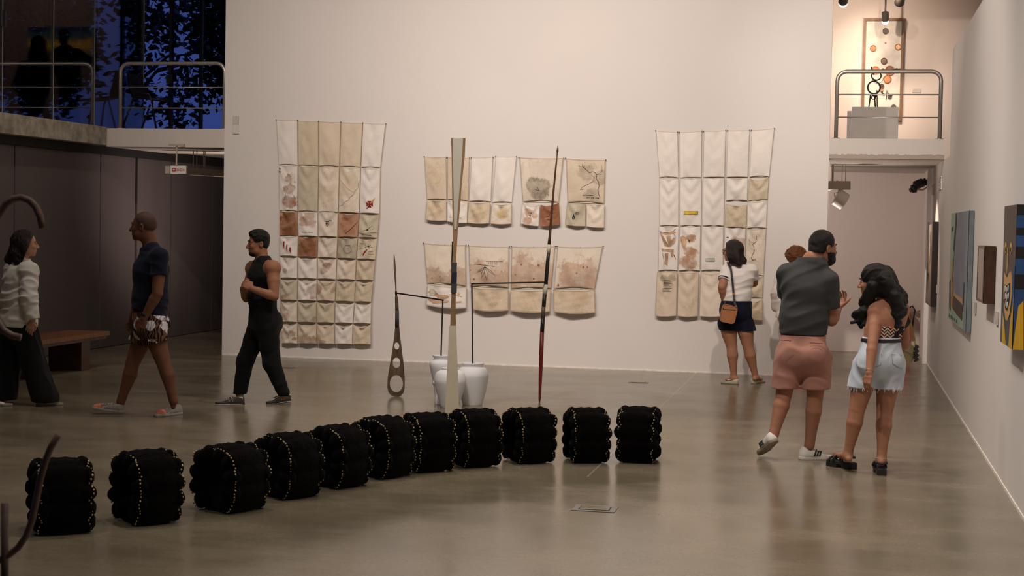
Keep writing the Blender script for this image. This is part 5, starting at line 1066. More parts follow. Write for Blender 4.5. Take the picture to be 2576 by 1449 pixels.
track_spot('dark cylinder spotlight over the balcony, aimed at the tall frame', ATY(2262, 8, 22.2), (xl+.3, DF, 3.9), False, 1.1)
track_spot('lamp reflection at the head of the tall frame, modelled as a small lit spotlight', ATY(2227, 52, 23.2), (xl+.35, DF, 3.6), True, .8)  # stands in for a lamp's reflection in the frame glass, not another lamp
# ------------------------------------------------------------------ left: exit sign, hanging fixture, switch plates, chair, picture
sg_d = 20.6; S1 = lambda x, y: P(x/3.15, y/3.15, sg_d)
sg = thing('exit_sign', 'white exit sign box with red arrow and SAIDA lettering hanging under the mezzanine', 'sign', S1(1410, 1345)); a, b = S1(1348, 1345), S1(1474, 1345); cx_ = (a+b)/2; hw = np.linalg.norm(b-a)/2; hv = 33/3.15*sg_d/F; ex_ = unit(b-a)
MB().obox(cx_+CF*.05, (ex_, CF, UZ), (hw, .045, hv)).build('box', M['white_plastic'], sg, bev=.004)
MB().obox(cx_+CF*.04-ex_*(hw+.035), (ex_, CF, UZ), (.03, .04, hv*.92)).build('side', M['lamp_body'], sg)
MB().tube([S1(1398, 1310), np.array([*S1(1398, 1310)[:2], 2.73])], .012, 8).build('hanger', M['lamp_body'], sg)
MB().obox(np.array([*S1(1398, 1310)[:2], 2.715]), (ex_, CF, UZ), (.10, .03, .012)).build('ceiling_plate', M['lamp_body'], sg)
M['sign_red'] = simple('sign_red', srgb(176, 44, 40), .5)
fp = lambda u, v: cx_+ex_*u*hw+UZ*v*hv+CF*.003
MB().add([fp(-.76, -.42), fp(-.30, -.42), fp(-.30, .42), fp(-.76, .42)], [(0, 1, 2, 3)]).build('arrow_panel', M['sign_red'], sg)
fq = lambda u, v: fp(u, v)-CF*.003
MB().add([fq(-.70, 0), fq(-.53, .28), fq(-.53, .09), fq(-.36, .09), fq(-.36, -.09), fq(-.53, -.09), fq(-.53, -.28)], [tuple(range(7))]).build('arrow', M['white_plastic'], sg)
tv, tf = text_mesh('SAÍDA'); wx = max(x for x, _ in tv); MB().add([fp(-.24+x/wx*1.08, -.34+y*.66) for x, y in tv], tf).build('lettering', M['sign_red'], sg)
fd = 21.6; S2 = lambda x, y: P(x/3.15, y/3.15, fd)
fx = thing('hanging_fixture', 'pale linear light fixture hung on thin rods under the mezzanine', 'lamp', S2(1650, 1365)); a, b = S2(1495, 1358), S2(1830, 1378)
MB().obox((a+b)/2+CF*.1, (b-a, CF, UZ), (np.linalg.norm(b-a)/2, .10, .045)).build('housing', M['lamp_body'], fx)
a2_, b2_ = S2(1565, 1374), S2(1830, 1396); MB().obox((a2_+b2_)/2+CF*.08, (b2_-a2_, CF, UZ), (np.linalg.norm(b2_-a2_)/2, .07, .012)).build('diffuser', M['tube_glow'], fx)
for x in (1525, 1553, 1607, 1618):
    p = S2(x, 1350); MB().tube([p+CF*.05, np.array([p[0], p[1], 2.73])+CF*.05], .006, 6).build('hanger', M['lamp_body'], fx)
for y, h_, lb in ((302, .055, 'upper of two small white switch plates on the main wall'), (325, .062, 'lower and brighter of two white switch plates on the main wall')):
    a = ATY(594, y, D); tag(MB().box((a[0]-.04, D-.016, a[2]-h_), (a[0]+.04, D-.001, a[2]+h_)).build('switch_plate', M['white_plastic'] if y > 310 else M['plinth'], None, bev=.006), lb, 'switch')
# dark shell chair on the mezzanine
cd = 21.3; S3 = lambda x, y, d=0.: P(x/3.15, y/3.15, cd+d)
ch = thing('stacking_chair', 'dark plastic stacking chair on the mezzanine behind the railing', 'chair', (*S3(1180, 1000)[:2], 2.93)); M['chairp'] = simple('dark_brown_plastic', (.022, .015, .014, 1), .4); M['chairf'] = simple('dark_tube', (.012, .012, .016, 1), .35, .5)
def sheet(rows, th=.02):
    b = MB(); n = len(rows[0]); v = [p for r in rows for p in r]; k_ = len(v); v2 = [np.array(p)+unit(CF)*th*.3-np.array([0, 0, th]) for p in v]; f = []
    for i in range(len(rows)-1):
        for j in range(n-1): q = (i*n+j, i*n+j+1, (i+1)*n+j+1, (i+1)*n+j); f.append(q); f.append(tuple(k_+z for z in q[::-1]))
    return b.add(v+v2, f)
wv = .42
rows_ = []
for (x, y) in ((1005, 575), (1010, 620), (1030, 690), (1050, 750)): rows_.append([S3(x+(118-abs(j-2)*8*0)*j/4, y+(30*j/4 if y < 600 else 10*j/4), wv*j/4) for j in range(5)])
sheet(rows_).build('backrest', M['chairp'], ch, True)
rows_ = []
for (x, y) in ((1075, 765), (1150, 775), (1250, 790), (1330, 800)): rows_.append([S3(x+95*j/4*.25, y-8*j/4, wv*j/4) for j in range(5)])
sheet(rows_).build('seat', M['chairp'], ch, True)
for pts, dz in ((((1070, 745), (1180, 745), (1200, 790), (1240, 1020)), 0), (((1060, 770), (965, 1030)), 0), (((1190, 830), (1115, 1020)), wv), (((1270, 780), (1320, 785), (1340, 830), (1365, 1022)), wv), (((1060, 770), (1340, 800)), 0), (((1150, 765), (1350, 795)), wv)):
    q = [S3(x, y, dz) for x, y in pts]
    if pts[-1][1] > 1000: q[-1] = np.array([q[-1][0], q[-1][1], 2.935])
    MB().tube(q, .014, 8).build('leg' if pts[-1][1] > 1000 else 'side_rail', M['chairf'], ch, True)
# landscape picture on the brown inner wall
wp = lambda x, y: ATY(x, y, WY-.04); a, b = wp(73, 69), wp(238, 150)
pc_ = thing('painting', 'dark landscape painting with a yellow horizon on the mezzanine wall behind glass', 'painting', ((a[0]+b[0])/2, WY, b[2]))
t = NT('landscape_paint'); s_ = t.n('ShaderNodeSeparateXYZ'); t.l(t.n('ShaderNodeTexCoord').outputs['Object'], s_.inputs[0]); n = t.noise(2.2, 5)
zz = t.math('ADD', s_.outputs[2], t.math('MULTIPLY', t.math('SUBTRACT', n, .5), .5)); hh_ = a[2]-b[2]
cc = t.mix(t.ramp(zz, .05*hh_, .45*hh_), srgb(60, 56, 40), srgb(214, 170, 40)); cc = t.mix(t.ramp(zz, .45*hh_, .75*hh_), cc, srgb(60, 90, 96)); cc = t.mix(t.ramp(zz, .75*hh_, 1.0*hh_), cc, srgb(26, 30, 62)); M['landscape'] = t.fin(cc, .6)
MB().box((a[0], WY-.05, b[2]), (b[0], WY-.01, a[2])).build('canvas', M['landscape'], pc_)
# ------------------------------------------------------------------ floor sockets
t = NT('socket_plate'); M['socket'] = t.fin(srgb(140, 138, 136), .4, .5)
for (px, py), (w2, h2), lb in (((1497, 1280), (.135, .105), 'metal floor socket plate in the open floor before the row of padded rings'), ((1606, 962), (.11, .075), 'floor socket plate close to the main wall'), ((722, 925), (.11, .07), 'floor socket plate under the tall hanging')):
    p = FL(px, py); t = thing('floor_socket', lb, 'socket', p)
    MB().box((p[0]-w2, p[1]-h2, .0005), (p[0]+w2, p[1]+h2, .004)).build('plate', M['socket'], t, bev=.001)
    MB().box((p[0]-w2*.72, p[1]-h2*.66, .004), (p[0]+w2*.72, p[1]+h2*.66, .0055)).build('gap', M['joint'], t); MB().box((p[0]-w2*.68, p[1]-h2*.60, .0045), (p[0]+w2*.68, p[1]+h2*.60, .0075)).build('lid', M['floor'], t)
# ------------------------------------------------------------------ trees outside the mezzanine windows
M['leaf'] = simple('leaf_green', srgb(34, 52, 40), .45, 0, .3, 5); M['bark'] = simple('bark', srgb(60, 52, 46), .9, 0, .3, 8)
def tree(x, y, label, h=7.5, n=1500, rad=2.4, z0=3.2, seed=0, ls=.16):
    r = random.Random(seed); t = thing('tree', label, 'tree', (x, y, 0), 'trees outside the mezzanine windows')
    MB().tube([(x, y, 0), (x+.15, y, 1.5), (x-.1, y+.1, 3.2), (x+.1, y, h-1)], [.16, .13, .11, .04], 10).build('trunk', M['bark'], t, True)
    br = MB()
    for i in range(14):
        z = z0+(h-z0)*r.random()*.8; a = r.random()*2*PI; L = rad*(.5+.5*r.random()); br.tube([(x, y, z-.3), (x+math.cos(a)*L*.5, y+math.sin(a)*L*.4, z+.3), (x+math.cos(a)*L, y+math.sin(a)*L*.8, z+.4)], [.04, .028, .01], 6)
    br.build('branches', M['bark'], t, True)
    v = []; f = []
    cl = [(x+r.gauss(0, rad*.6), y+r.gauss(0, rad*.4), z0+(h-z0)*r.random()) for _ in range(60)]
    for i in range(n):
        c = np.array(cl[r.randrange(len(cl))])+np.array([r.gauss(0, .36), r.gauss(0, .36), r.gauss(0, .3)]); c[0] = x+1.5*math.tanh((c[0]-x)/1.5); c[1] = y+1.1*math.tanh((c[1]-y)/1.1); d = unit((r.gauss(0, 1), r.gauss(0, 1), r.gauss(-.3, .5)))*ls*r.uniform(.6, 1.3); s = unit(np.cross(d, (r.gauss(0, 1), r.gauss(0, 1), r.gauss(0, 1))))*ls*.28
        k_ = len(v); v += [tuple(c), tuple(c+d*.5+s), tuple(c+d), tuple(c+d*.5-s)]; f.append((k_, k_+1, k_+2, k_+3))
    me = bpy.data.meshes.new('leaves'); me.from_pydata(v, [], f); me.materials.append(M['leaf']); o = obj('leaves', me, t); o['kind'] = 'stuff'
tree(-10.6, 28.4, 'dark broad-leaved tree outside, behind the dark chair', 8.5, 17000, 1.5, 4.35, 1, .17); tree(-7.0, 28.2, 'dark broad-leaved tree outside, next to the main wall', 8.5, 16000, 1.4, 4.0, 2, .20)
tree(-3.4, 28.6, 'dark broad-leaved tree outside, seen reflected in the mezzanine glass', 8.5, 13000, 1.5, 4.2, 5, .19); tree(-14.4, 30.6, 'dark broad-leaved tree outside, toward the inner brown wall', 8.5, 4000, 1.5, 3.6, 3, .2)
sp_ = thing('spiky_plant', 'spiky-leaved plant outside, low against the garden wall', 'plant', (-4.9, 26.5, 0)); r = random.Random(4); MB().box((-5.3, 26.25, 0), (-4.5, 26.75, 2.9)).build('planter', M['dkgrey'], sp_)
for i in range(16):
    a = r.random()*2*PI; L = r.uniform(.4, .7); b0 = np.array([-4.9, 26.5, 2.9]); d = np.array([math.cos(a)*L*.5, math.sin(a)*L*.5, L]); s = unit(np.cross(d, (0, 0, 1)))*.03; MB().add([b0-s, b0+s, b0+d*.6+s*.8, b0+d, b0+d*.6-s*.8], [(0, 1, 2, 3, 4)]).build('leaf', M['leaf'], sp_)
# ------------------------------------------------------------------ people
def person(label, p, group=None):
    return thing('person', label, 'person', (p[0], p[1], 0), group)
def on(p, z): p = np.array(p, float); p[2] = z; return p
M['skin_a'] = skin_mat('skin_deep', srgb(120, 82, 62)); M['skin_b'] = skin_mat('skin_tan', srgb(168, 120, 94)); M['skin_c'] = skin_mat('skin_light', srgb(206, 158, 132)); M['skin_d'] = skin_mat('skin_warm', srgb(174, 126, 100))
M['hair_black'] = hair_mat('black_hair', (.010, .008, .007)); M['hair_dark'] = hair_mat('dark_brown_hair', (.018, .011, .008)); M['hair_curl'] = hair_mat('auburn_hair', srgb(104, 60, 28)[:3], (30, 30, 30))
M['hair_short'] = hair_mat('cropped_hair', (.012, .009, .008), (120, 120, 120))
M['rubber_white'] = simple('white_rubber', srgb(226, 220, 210), .5, 0, .04); M['rubber_black'] = simple('black_rubber', (.014, .014, .015, 1), .6); M['gum'] = simple('gum_rubber', srgb(150, 140, 122), .6)
M['leather_white'] = cloth_mat('white_leather', srgb(228, 224, 218), .5)
def legs_feet(): pass
# ---- man in navy tee and floral shorts, striding to the left, head turned aside
def blue_man():
    d = 14.15; J = lambda x, y, o=0.: P(x, y, d+o)
    t = person('bald man in navy tee and floral shorts striding past the dark panelled wall', FL(365, 1047))
    F_ = -CR; R_ = CF                                  # facing, his right (away from the camera)
    pel, wst, chs, nck = J(376, 806), J(378, 752), J(380, 680), J(380, 615)
    sl, sr = J(401, 646, -.17), J(372, 648, .17)
    hl, hr = J(384, 826, -.09), J(368, 826, .09)
    kl, kr = J(413, 918, -.09), J(333, 915, .10); al, ar = J(436, 1008, -.08), J(304, 1010, .10)
    H_ = Head(J(361, 568), -CR*.96+CF*.12, UZ-CR*.03, 1.09, 1.08)
    el, wl_ = J(396, 738, -.23), J(362, 800, -.21); er, wr_ = J(352, 742, .24), J(333, 800, .24)
    core = torso(pel, wst, chs, nck, R_, sl, sr, (.158, .130), (.148, .122), (.162, .128), .062)
    L1, L2 = leg(hl, kl, al, .094, .062, .064, .040, CR), leg(hr, kr, ar, .094, .062, .064, .040, CR*.9)
    A1, A2 = arm(sl, el, wl_, .060, .046, .048, .030), arm(sr, er, wr_, .060, .046, .048, .030)
    hd = J(348, 848, -.20)-wl_
    body('body', [(.03, core), (.02, H_.prims(nck, .062)), (.02, L1+stub(al)), (.02, L2+stub(ar)), (.015, A1), (.015, A2), (.01, hand(wl_, hd, -CF, F_, 1.02, (.5, .55, .6, .65), .6)), (.01, hand(wr_, hd+CR*.06, CF, F_, 1.02, (.4, .4, .5, .5)))], M['skin_a'], t)
    H_.extras(t, M['hair_short'])
    v, f = sdf_mesh([(.01, [H_.e(0, -.016, .030, .0765, .096, .086), H_.e(0, -.03, .0, .070, .074, .07)])], .006, clips=[(H_.p(0, .050, .05), H_.f*.8-H_.u*.25), (H_.p(0, -.03, -.035), -H_.u)]); obj('cropped_hair', mesh_np('cropped_hair', v, f, simple('stubble', srgb(84, 58, 46), .7, 0, .1, 60)), t)
    tee = cloth_mat('navy_jersey', srgb(20, 24, 44), .9)
    g = torso(pel+[0, 0, .02], wst, chs, nck, R_, sl, sr, (.176, .148), (.168, .144), (.180, .146), .066, .050)+[neckhole(nck, F_, .074)]
    sle = lambda s, e: [cone(s, s+(e-s)*.58, .075, .070, .03)]
    v, f = sdf_mesh([(.03, g, [(nck+UZ*.010, UZ*.88+F_*.48)]), (.012, sle(sl, el), [(sl+(el-sl)*.52, el-sl)]), (.012, sle(sr, er), [(sr+(er-sr)*.52, er-sr)])], .006, noise=wrinkle(3, .010, 5, 13), clips=[(J(380, 784), -UZ-CR*.22)])
    obj('t_shirt', mesh_np('t_shirt', v, f, tee), t)
    # floral shorts
    m_ = NT('floral_cloth'); uvw = m_.n('ShaderNodeTexCoord').outputs['Object']; vo = m_.n('ShaderNodeTexVoronoi'); vo.inputs['Scale'].default_value = 7.5; m_.l(uvw, vo.inputs[0]); n = m_.noise(14, 3, uvw)
    dd = m_.math('ADD', vo.outputs['Distance'], m_.math('MULTIPLY', m_.math('SUBTRACT', n, .5), .5)); cs = m_.n('ShaderNodeSeparateColor'); m_.l(vo.outputs['Color'], cs.inputs[0])
    fl = m_.math('MULTIPLY', m_.math('SUBTRACT', 1, m_.ramp(dd, .46, .50)), 1)
    pet = m_.mix(m_.math('GREATER_THAN', cs.outputs[0], .28), srgb(140, 98, 72), srgb(216, 214, 218)); wv_ = m_.n('ShaderNodeTexWave'); wv_.inputs['Scale'].default_value = 13; wv_.inputs['Distortion'].default_value = 7; wv_.inputs['Detail Scale'].default_value = 1.2; m_.l(uvw, wv_.inputs[0])
    pet = m_.mix(m_.math('MULTIPLY', m_.math('GREATER_THAN', wv_.outputs[1], .8), .6), pet, srgb(40, 28, 26)); col = m_.mix(fl, m_.mix(m_.math('GREATER_THAN', wv_.outputs[1], .62), srgb(22, 16, 18), srgb(112, 76, 58)), pet); M['floral'] = m_.fin(col, .8, 0, .2)
    g = [econe(pel-[0, 0, .05], wst-[0, 0, .05], (.178, .150), (.165, .14), R_, .04), cone(hl, hl+(kl-hl)*.58, .122, .112, .03), cone(hr, hr+(kr-hr)*.58, .122, .112, .03), ell(pel-[0, 0, .02]+CR*.05, (.13, .15, .12), None, .05)]
    gl1, gl2 = [cone(hl, hl+(kl-hl)*.58, .116, .106, .03)], [cone(hr, hr+(kr-hr)*.58, .116, .106, .03)]; g = [x for x in g if x[0] != 'c']
    v, f = sdf_mesh([(.02, g), (.03, gl1, [(hl+(kl-hl)*.40, (kl-hl))]), (.03, gl2, [(hr+(kr-hr)*.42, kr-hr)])], .006, noise=wrinkle(8, .006, 9, 9), clips=[(J(380, 785), UZ+CR*.22)])
    obj('shorts', mesh_np('shorts', v, f, M['floral']), t)
    q0 = hl+(kl-hl)*.30-CF*.123
    tv, tf = text_mesh('BOSS'); wx = max(x for x, _ in tv); bs = J(390, 856, -.09)-CF*.128; MB().add([bs+CR*(x/wx-.5)*.07+UZ*y*.018 for x, y in tv], tf).build('lettering', M['paper'], t)
    MB().tube([wl_+unit(hd)*(-.02+.0*i) for i in (0,)]+[wl_-unit(hd)*.045], .036, 16).build('watch', M['rubber_black'], t, True)
    up_ = cloth_mat('grey_knit', srgb(150, 144, 140), .8); so = simple('shoe_sole_grey', srgb(170, 164, 156), .6); co = simple('coral_toe', srgb(220, 130, 100), .6)
    for heel, toe in ((FL(456, 1041)+[0, 0, .0], FL(388, 1049)), (J(310, 1045, .10)*[1, 1, 0]+[0, 0, .012], J(231, 1028, .10))):
        o, q, s, n, dd_, L = shoe(t, heel, toe, up_, so, .048, .085, .026); laces(o, q, s, n, .04, M['paper'])
        gg = [econe(q(.66, .03), q(.88, .022), (.050, .036), (.036, .025), s, .02)]; v, f = sdf_mesh([(.01, gg)], .005, clips=[(q(.70, 0), -dd_), (q(.5, .020), -n)]); obj('toe_patch', mesh_np('toe_patch', v, f, co), o)
        MB().obox(q(.10, .055), (dd_, n, s), (.008, .030, .008)).build('heel_tab', simple('heel_tab_red', srgb(120, 40, 36), .6), o)
# ---- man in black tank top, hands clasped
def black_man():
    d = 15.25; J = lambda x, y, o=0.: P(x, y, d+o)
    t = person('young man in black tank top and black joggers walking with clasped hands', FL(640, 1017)); F_ = -CR*.95-CF*.25; F_ = unit(F_); R_ = np.cross(F_, UZ)
    pel, wst, chs, nck = J(664, 806), J(660, 752), J(660, 696), J(660, 652)
    sl, sr = J(686, 675, -.15), J(637, 676, .15); hl, hr = J(672, 828, -.07), J(651, 828, .08); kl, kr = J(684, 915, -.06), J(617, 905, .08); al, ar = J(713, 985, -.05), J(603, 992, .08)
    H_ = Head(J(650, 612), -CR*.93-CF*.37, UZ-CR*.06, 1.02, .98)
    el, wl_ = J(690, 746, -.22), J(634, 726, -.30); er, wr_ = J(620, 750, .10), J(611, 726, -.16)
    core = torso(pel, wst, chs, nck, R_, sl, sr, (.150, .125), (.130, .105), (.150, .118), .066)
    A1, A2 = arm(sl, el, wl_, .060, .042, .044, .028), arm(sr, er, wr_, .058, .042, .044, .028)
    body('body', [(.03, core), (.02, H_.prims(nck, .056)), (.02, leg(hl, kl, al, .085, .058, .058, .038, CR)+stub(al)), (.02, leg(hr, kr, ar, .085, .058, .058, .038, CR)+stub(ar)), (.012, A1), (.012, A2),
                  (.008, hand(wl_, J(615, 714, -.27)-wl_, UZ*.5-CF*.8, UZ, .98, (.9, .95, 1., 1.), .6)), (.008, hand(wr_, J(613, 704, -.24)-wr_, -CR*.8+CF*.3, UZ, .98, (1.0, 1.0, 1.1, 1.1), .7))], M['skin_b'], t)
    H_.extras(t, M['hair_black'])
    v, f = sdf_mesh([(.012, [H_.e(0, -.012, .040, .080, .099, .090), H_.e(0, .03, .085, .058, .058, .034, .03)])], .005, noise=wrinkle(5, .008, 90, 90), clips=[(H_.p(0, .066, .055), H_.f*.75-H_.u*.30), (H_.p(0, -.03, .020), -H_.u-H_.f*.25)]); obj('hair', mesh_np('hair', v, f, M['hair_black']), t)
    v, f = sdf_mesh([(.01, [H_.e(0, -.016, .030, .0775, .0965, .087), H_.e(0, -.036, -.012, .066, .062, .060)])], .005, clips=[(H_.p(0, .030, .03), H_.f*.9-H_.u*.1), (H_.p(0, -.03, -.042), -H_.u+H_.f*.55)]); obj('faded_sides', mesh_np('faded_sides', v, f, M['hair_short']), t)
    v, f = sdf_mesh([(.012, [H_.e(0, .050, -.091, .048, .046, .034), H_.e(0, .087, -.049, .022, .011, .005)])], .004, clips=[(H_.p(0, .055, -.074), UZ*.9-H_.f*.9)]); obj('beard', mesh_np('beard', v, f, M['hair_short']), t)
    blk = cloth_mat('black_jersey', (.0075, .0075, .008), .85); blk2 = cloth_mat('black_sweat_cloth', (.007, .007, .008), .9)
    g = [econe(pel, wst, (.158, .132), (.146, .120), R_, .05), econe(wst, chs, (.146, .120), (.168, .132), R_, .05), econe(chs, nck-(nck-chs)*.2, (.166, .130), (.110, .090), R_, .05)]
    g += [cone(nck+R_*s_*.080-UZ*.005, chs+R_*s_*.11, .034, .08, .03) for s_ in (-1, 1)]+[ell(nck+F_*.055+UZ*.035, (.072, .072, .085), None, .012, True)]
    v, f = sdf_mesh([(.02, g)], .006, noise=wrinkle(9, .007, 6, 14), clips=[(J(660, 768), -UZ), (nck+UZ*.035, UZ)]); obj('tank_top', mesh_np('tank_top', v, f, blk), t)
    g = [econe(pel-[0, 0, .03], wst+[0, 0, .0], (.168, .142), (.145, .122), R_, .05), ell(pel-[0, 0, .02]+CR*.055, (.12, .14, .12), None, .05), cone(hl, kl, .108, .078, .04), cone(kl, al-[0, 0, .01], .078, .056, .03), cone(hr, kr, .108, .080, .04), cone(kr, ar-[0, 0, .01], .078, .058, .03)]
    v, f = sdf_mesh([(.02, g)], .006, noise=wrinkle(2, .009, 8, 11), clips=[(wst+[0, 0, .0], UZ), ((0, 0, .085), -UZ)]) ; obj('joggers', mesh_np('joggers', v, f, blk2), t)
    up_ = cloth_mat('dark_olive_suede', srgb(74, 68, 60), .85); so = simple('black_shoe_sole', srgb(46, 42, 38), .6)
    for heel, toe in ((FL(729, 1010)+[0, 0, .004], FL(671, 1018)), (FL(614, 1017), FL(541, 1018))):
        o, q, s, n, dd_, L = shoe(t, heel, toe, up_, so, .046, .085, .024); laces(o, q, s, n, .038, M['rubber_black'])
        MB().obox(q(.12, .062), (dd_, n, s), (.016, .012, .034)).build('heel_tab', M['leather_white'], o)
        for sg_ in (-1, 1): tv, tf = text_mesh('N'); MB().add([q(.45, .030)+dd_*(x-.4)*.045*(-sg_ if True else 1)+n*y*.04+s*sg_*(.046-.010*y) for x, y in tv], tf).build('emblem', simple('emblem_grey', srgb(120, 116, 110), .6), o)
        v, f = sdf_mesh([(.02, [econe(q(.13, .01), q(.45, .01), (.042, .06), (.041, .06), s, .02), econe(q(.45, .01), q(.72, .01), (.041, .06), (.052, .06), s, .02), econe(q(.72, .01), q(.87, .01), (.052, .06), (.039, .045), s, .02)])], .005, clips=[(q(0, .009), n), (q(0, .0005), -n)]); obj('sole_edge', mesh_np('sole_edge', v, f, M['rubber_white']), o)
# ---- woman in white shirt at the left edge
def white_woman():
    d = 14.85; J = lambda x, y, o=0.: P(x, y, d+o)
    t = person('smiling woman in loose white shirt and wide black trousers behind the rod hoop', FL(60, 1018)); F_ = unit(CR*.85+CF*.45); R_ = np.cross(F_, UZ)
    pel, wst, chs, nck = J(46, 812), J(48, 752), J(50, 700), J(56, 656)
    sr, sl = J(72, 682, -.14), J(34, 682, .14); hr, hl = J(62, 830, -.06), J(36, 830, .08); kr, kl = J(86, 918, -.06), J(24, 918, .08); ar, al = J(114, 1000, -.06), J(8, 1004, .08)
    H_ = Head(J(66, 612), CR*.93+CF*.30, UZ+CR*.04, .98, .92); er, wr_ = J(72, 752, -.2), J(82, 806, -.2); el, wl_ = J(30, 756, .2), J(50, 806, .2)
    core = torso(pel, wst, chs, nck, R_, sl, sr, (.160, .12), (.135, .105), (.145, .115), .055)
    body('body', [(.03, core), (.02, H_.prims(nck, .050)), (.02, leg(hl, kl, al, .085, .055, .055, .036)+stub(al)), (.02, leg(hr, kr, ar, .085, .055, .055, .036)+stub(ar)), (.012, arm(sr, er, wr_, .046, .036, .038, .025)), (.012, arm(sl, el, wl_, .046, .036, .038, .025)),
                  (.008, hand(wr_, J(68, 845, -.19)-wr_, -CF, CR, .95, (.35, .4, .5, .55), .6)), (.008, hand(wl_, J(52, 840, .2)-wl_, CF, CR, .95))], M['skin_c'], t)
    H_.extras(t, M['hair_dark'])
    g = [H_.e(0, -.020, .036, .090, .106, .092), cone(H_.p(0, -.055, .0), J(40, 650), .085, .060, .04), cone(J(46, 630, -.04), J(24, 652, -.02), .06, .042, .04), cone(J(62, 612, -.09), J(72, 668, -.12), .040, .022, .03), cone(J(58, 620, -.07), J(56, 662, -.10), .050, .032, .03), cone(J(42, 640, -.08), J(44, 660, -.1), .05, .03, .03)]
    v, f = sdf_mesh([(.02, g)], .006, noise=wrinkle(4, .012, 45, 20), clips=[(H_.p(0, .048, .045), H_.f*.9-H_.u*.32)]); obj('hair', mesh_np('hair', v, f, M['hair_dark']), t)
    wh = cloth_mat('white_cotton', srgb(226, 222, 214), .85)
    g = torso(pel, wst, chs, nck, R_, sl, sr, (.205, .165), (.190, .150), (.172, .140), .070, .052)+[neckhole(nck, F_, .066)]
    v, f = sdf_mesh([(.04, g, [(nck+UZ*.015, UZ)]), (.02, [cone(sr, er, .080, .072, .03), cone(er, wr_, .072, .054, .03)], [(wr_+(er-wr_)*.1, wr_-er)]), (.02, [cone(sl, el, .08, .072, .03), cone(el, wl_, .072, .054, .03)], [(wl_+(el-wl_)*.1, wl_-el)])], .006, noise=wrinkle(11, .016, 6, 13), clips=[(J(60, 822), -UZ-CR*.06)])
    o = obj('shirt', mesh_np('shirt', v, f, wh), t)
    v, f = sdf_mesh([(.02, [cone(wr_+(er-wr_)*.10, wr_+(er-wr_)*.32, .058, .060, .01)])], .005, clips=[(wr_+(er-wr_)*.10, wr_-er), (wr_+(er-wr_)*.32, er-wr_)]); obj('cuff', mesh_np('cuff', v, f, wh), o)
    v, f = sdf_mesh([(.02, [econe(nck-UZ*.02, nck+UZ*.035, (.085, .085), (.066, .066), R_, .02)])], .005, clips=[(nck+UZ*.03, UZ+F_*.3), (nck-UZ*.03, -UZ)]); obj('collar', mesh_np('collar', v, f, wh), o)
    g = [econe(pel-[0, 0, .04], wst, (.178, .142), (.15, .12), R_, .05), cone(hr, kr, .118, .105, .04), cone(kr, ar, .105, .120, .04), cone(hl, kl, .118, .105, .04), cone(kl, al, .105, .120, .04)]
    v, f = sdf_mesh([(.02, g)], .006, noise=wrinkle(12, .012, 10, 4), clips=[(wst, UZ), ((0, 0, .035), -UZ)]); obj('trousers', mesh_np('trousers', v, f, cloth_mat('black_trouser_cloth', (.010, .010, .011), .9)), t)
    for heel, toe in ((FL(92, 1020), FL(158, 1019)), (FL(-40, 1021), FL(32, 1021))): shoe(t, heel, toe, M['leather_white'], M['gum'], .042, .075, .022)
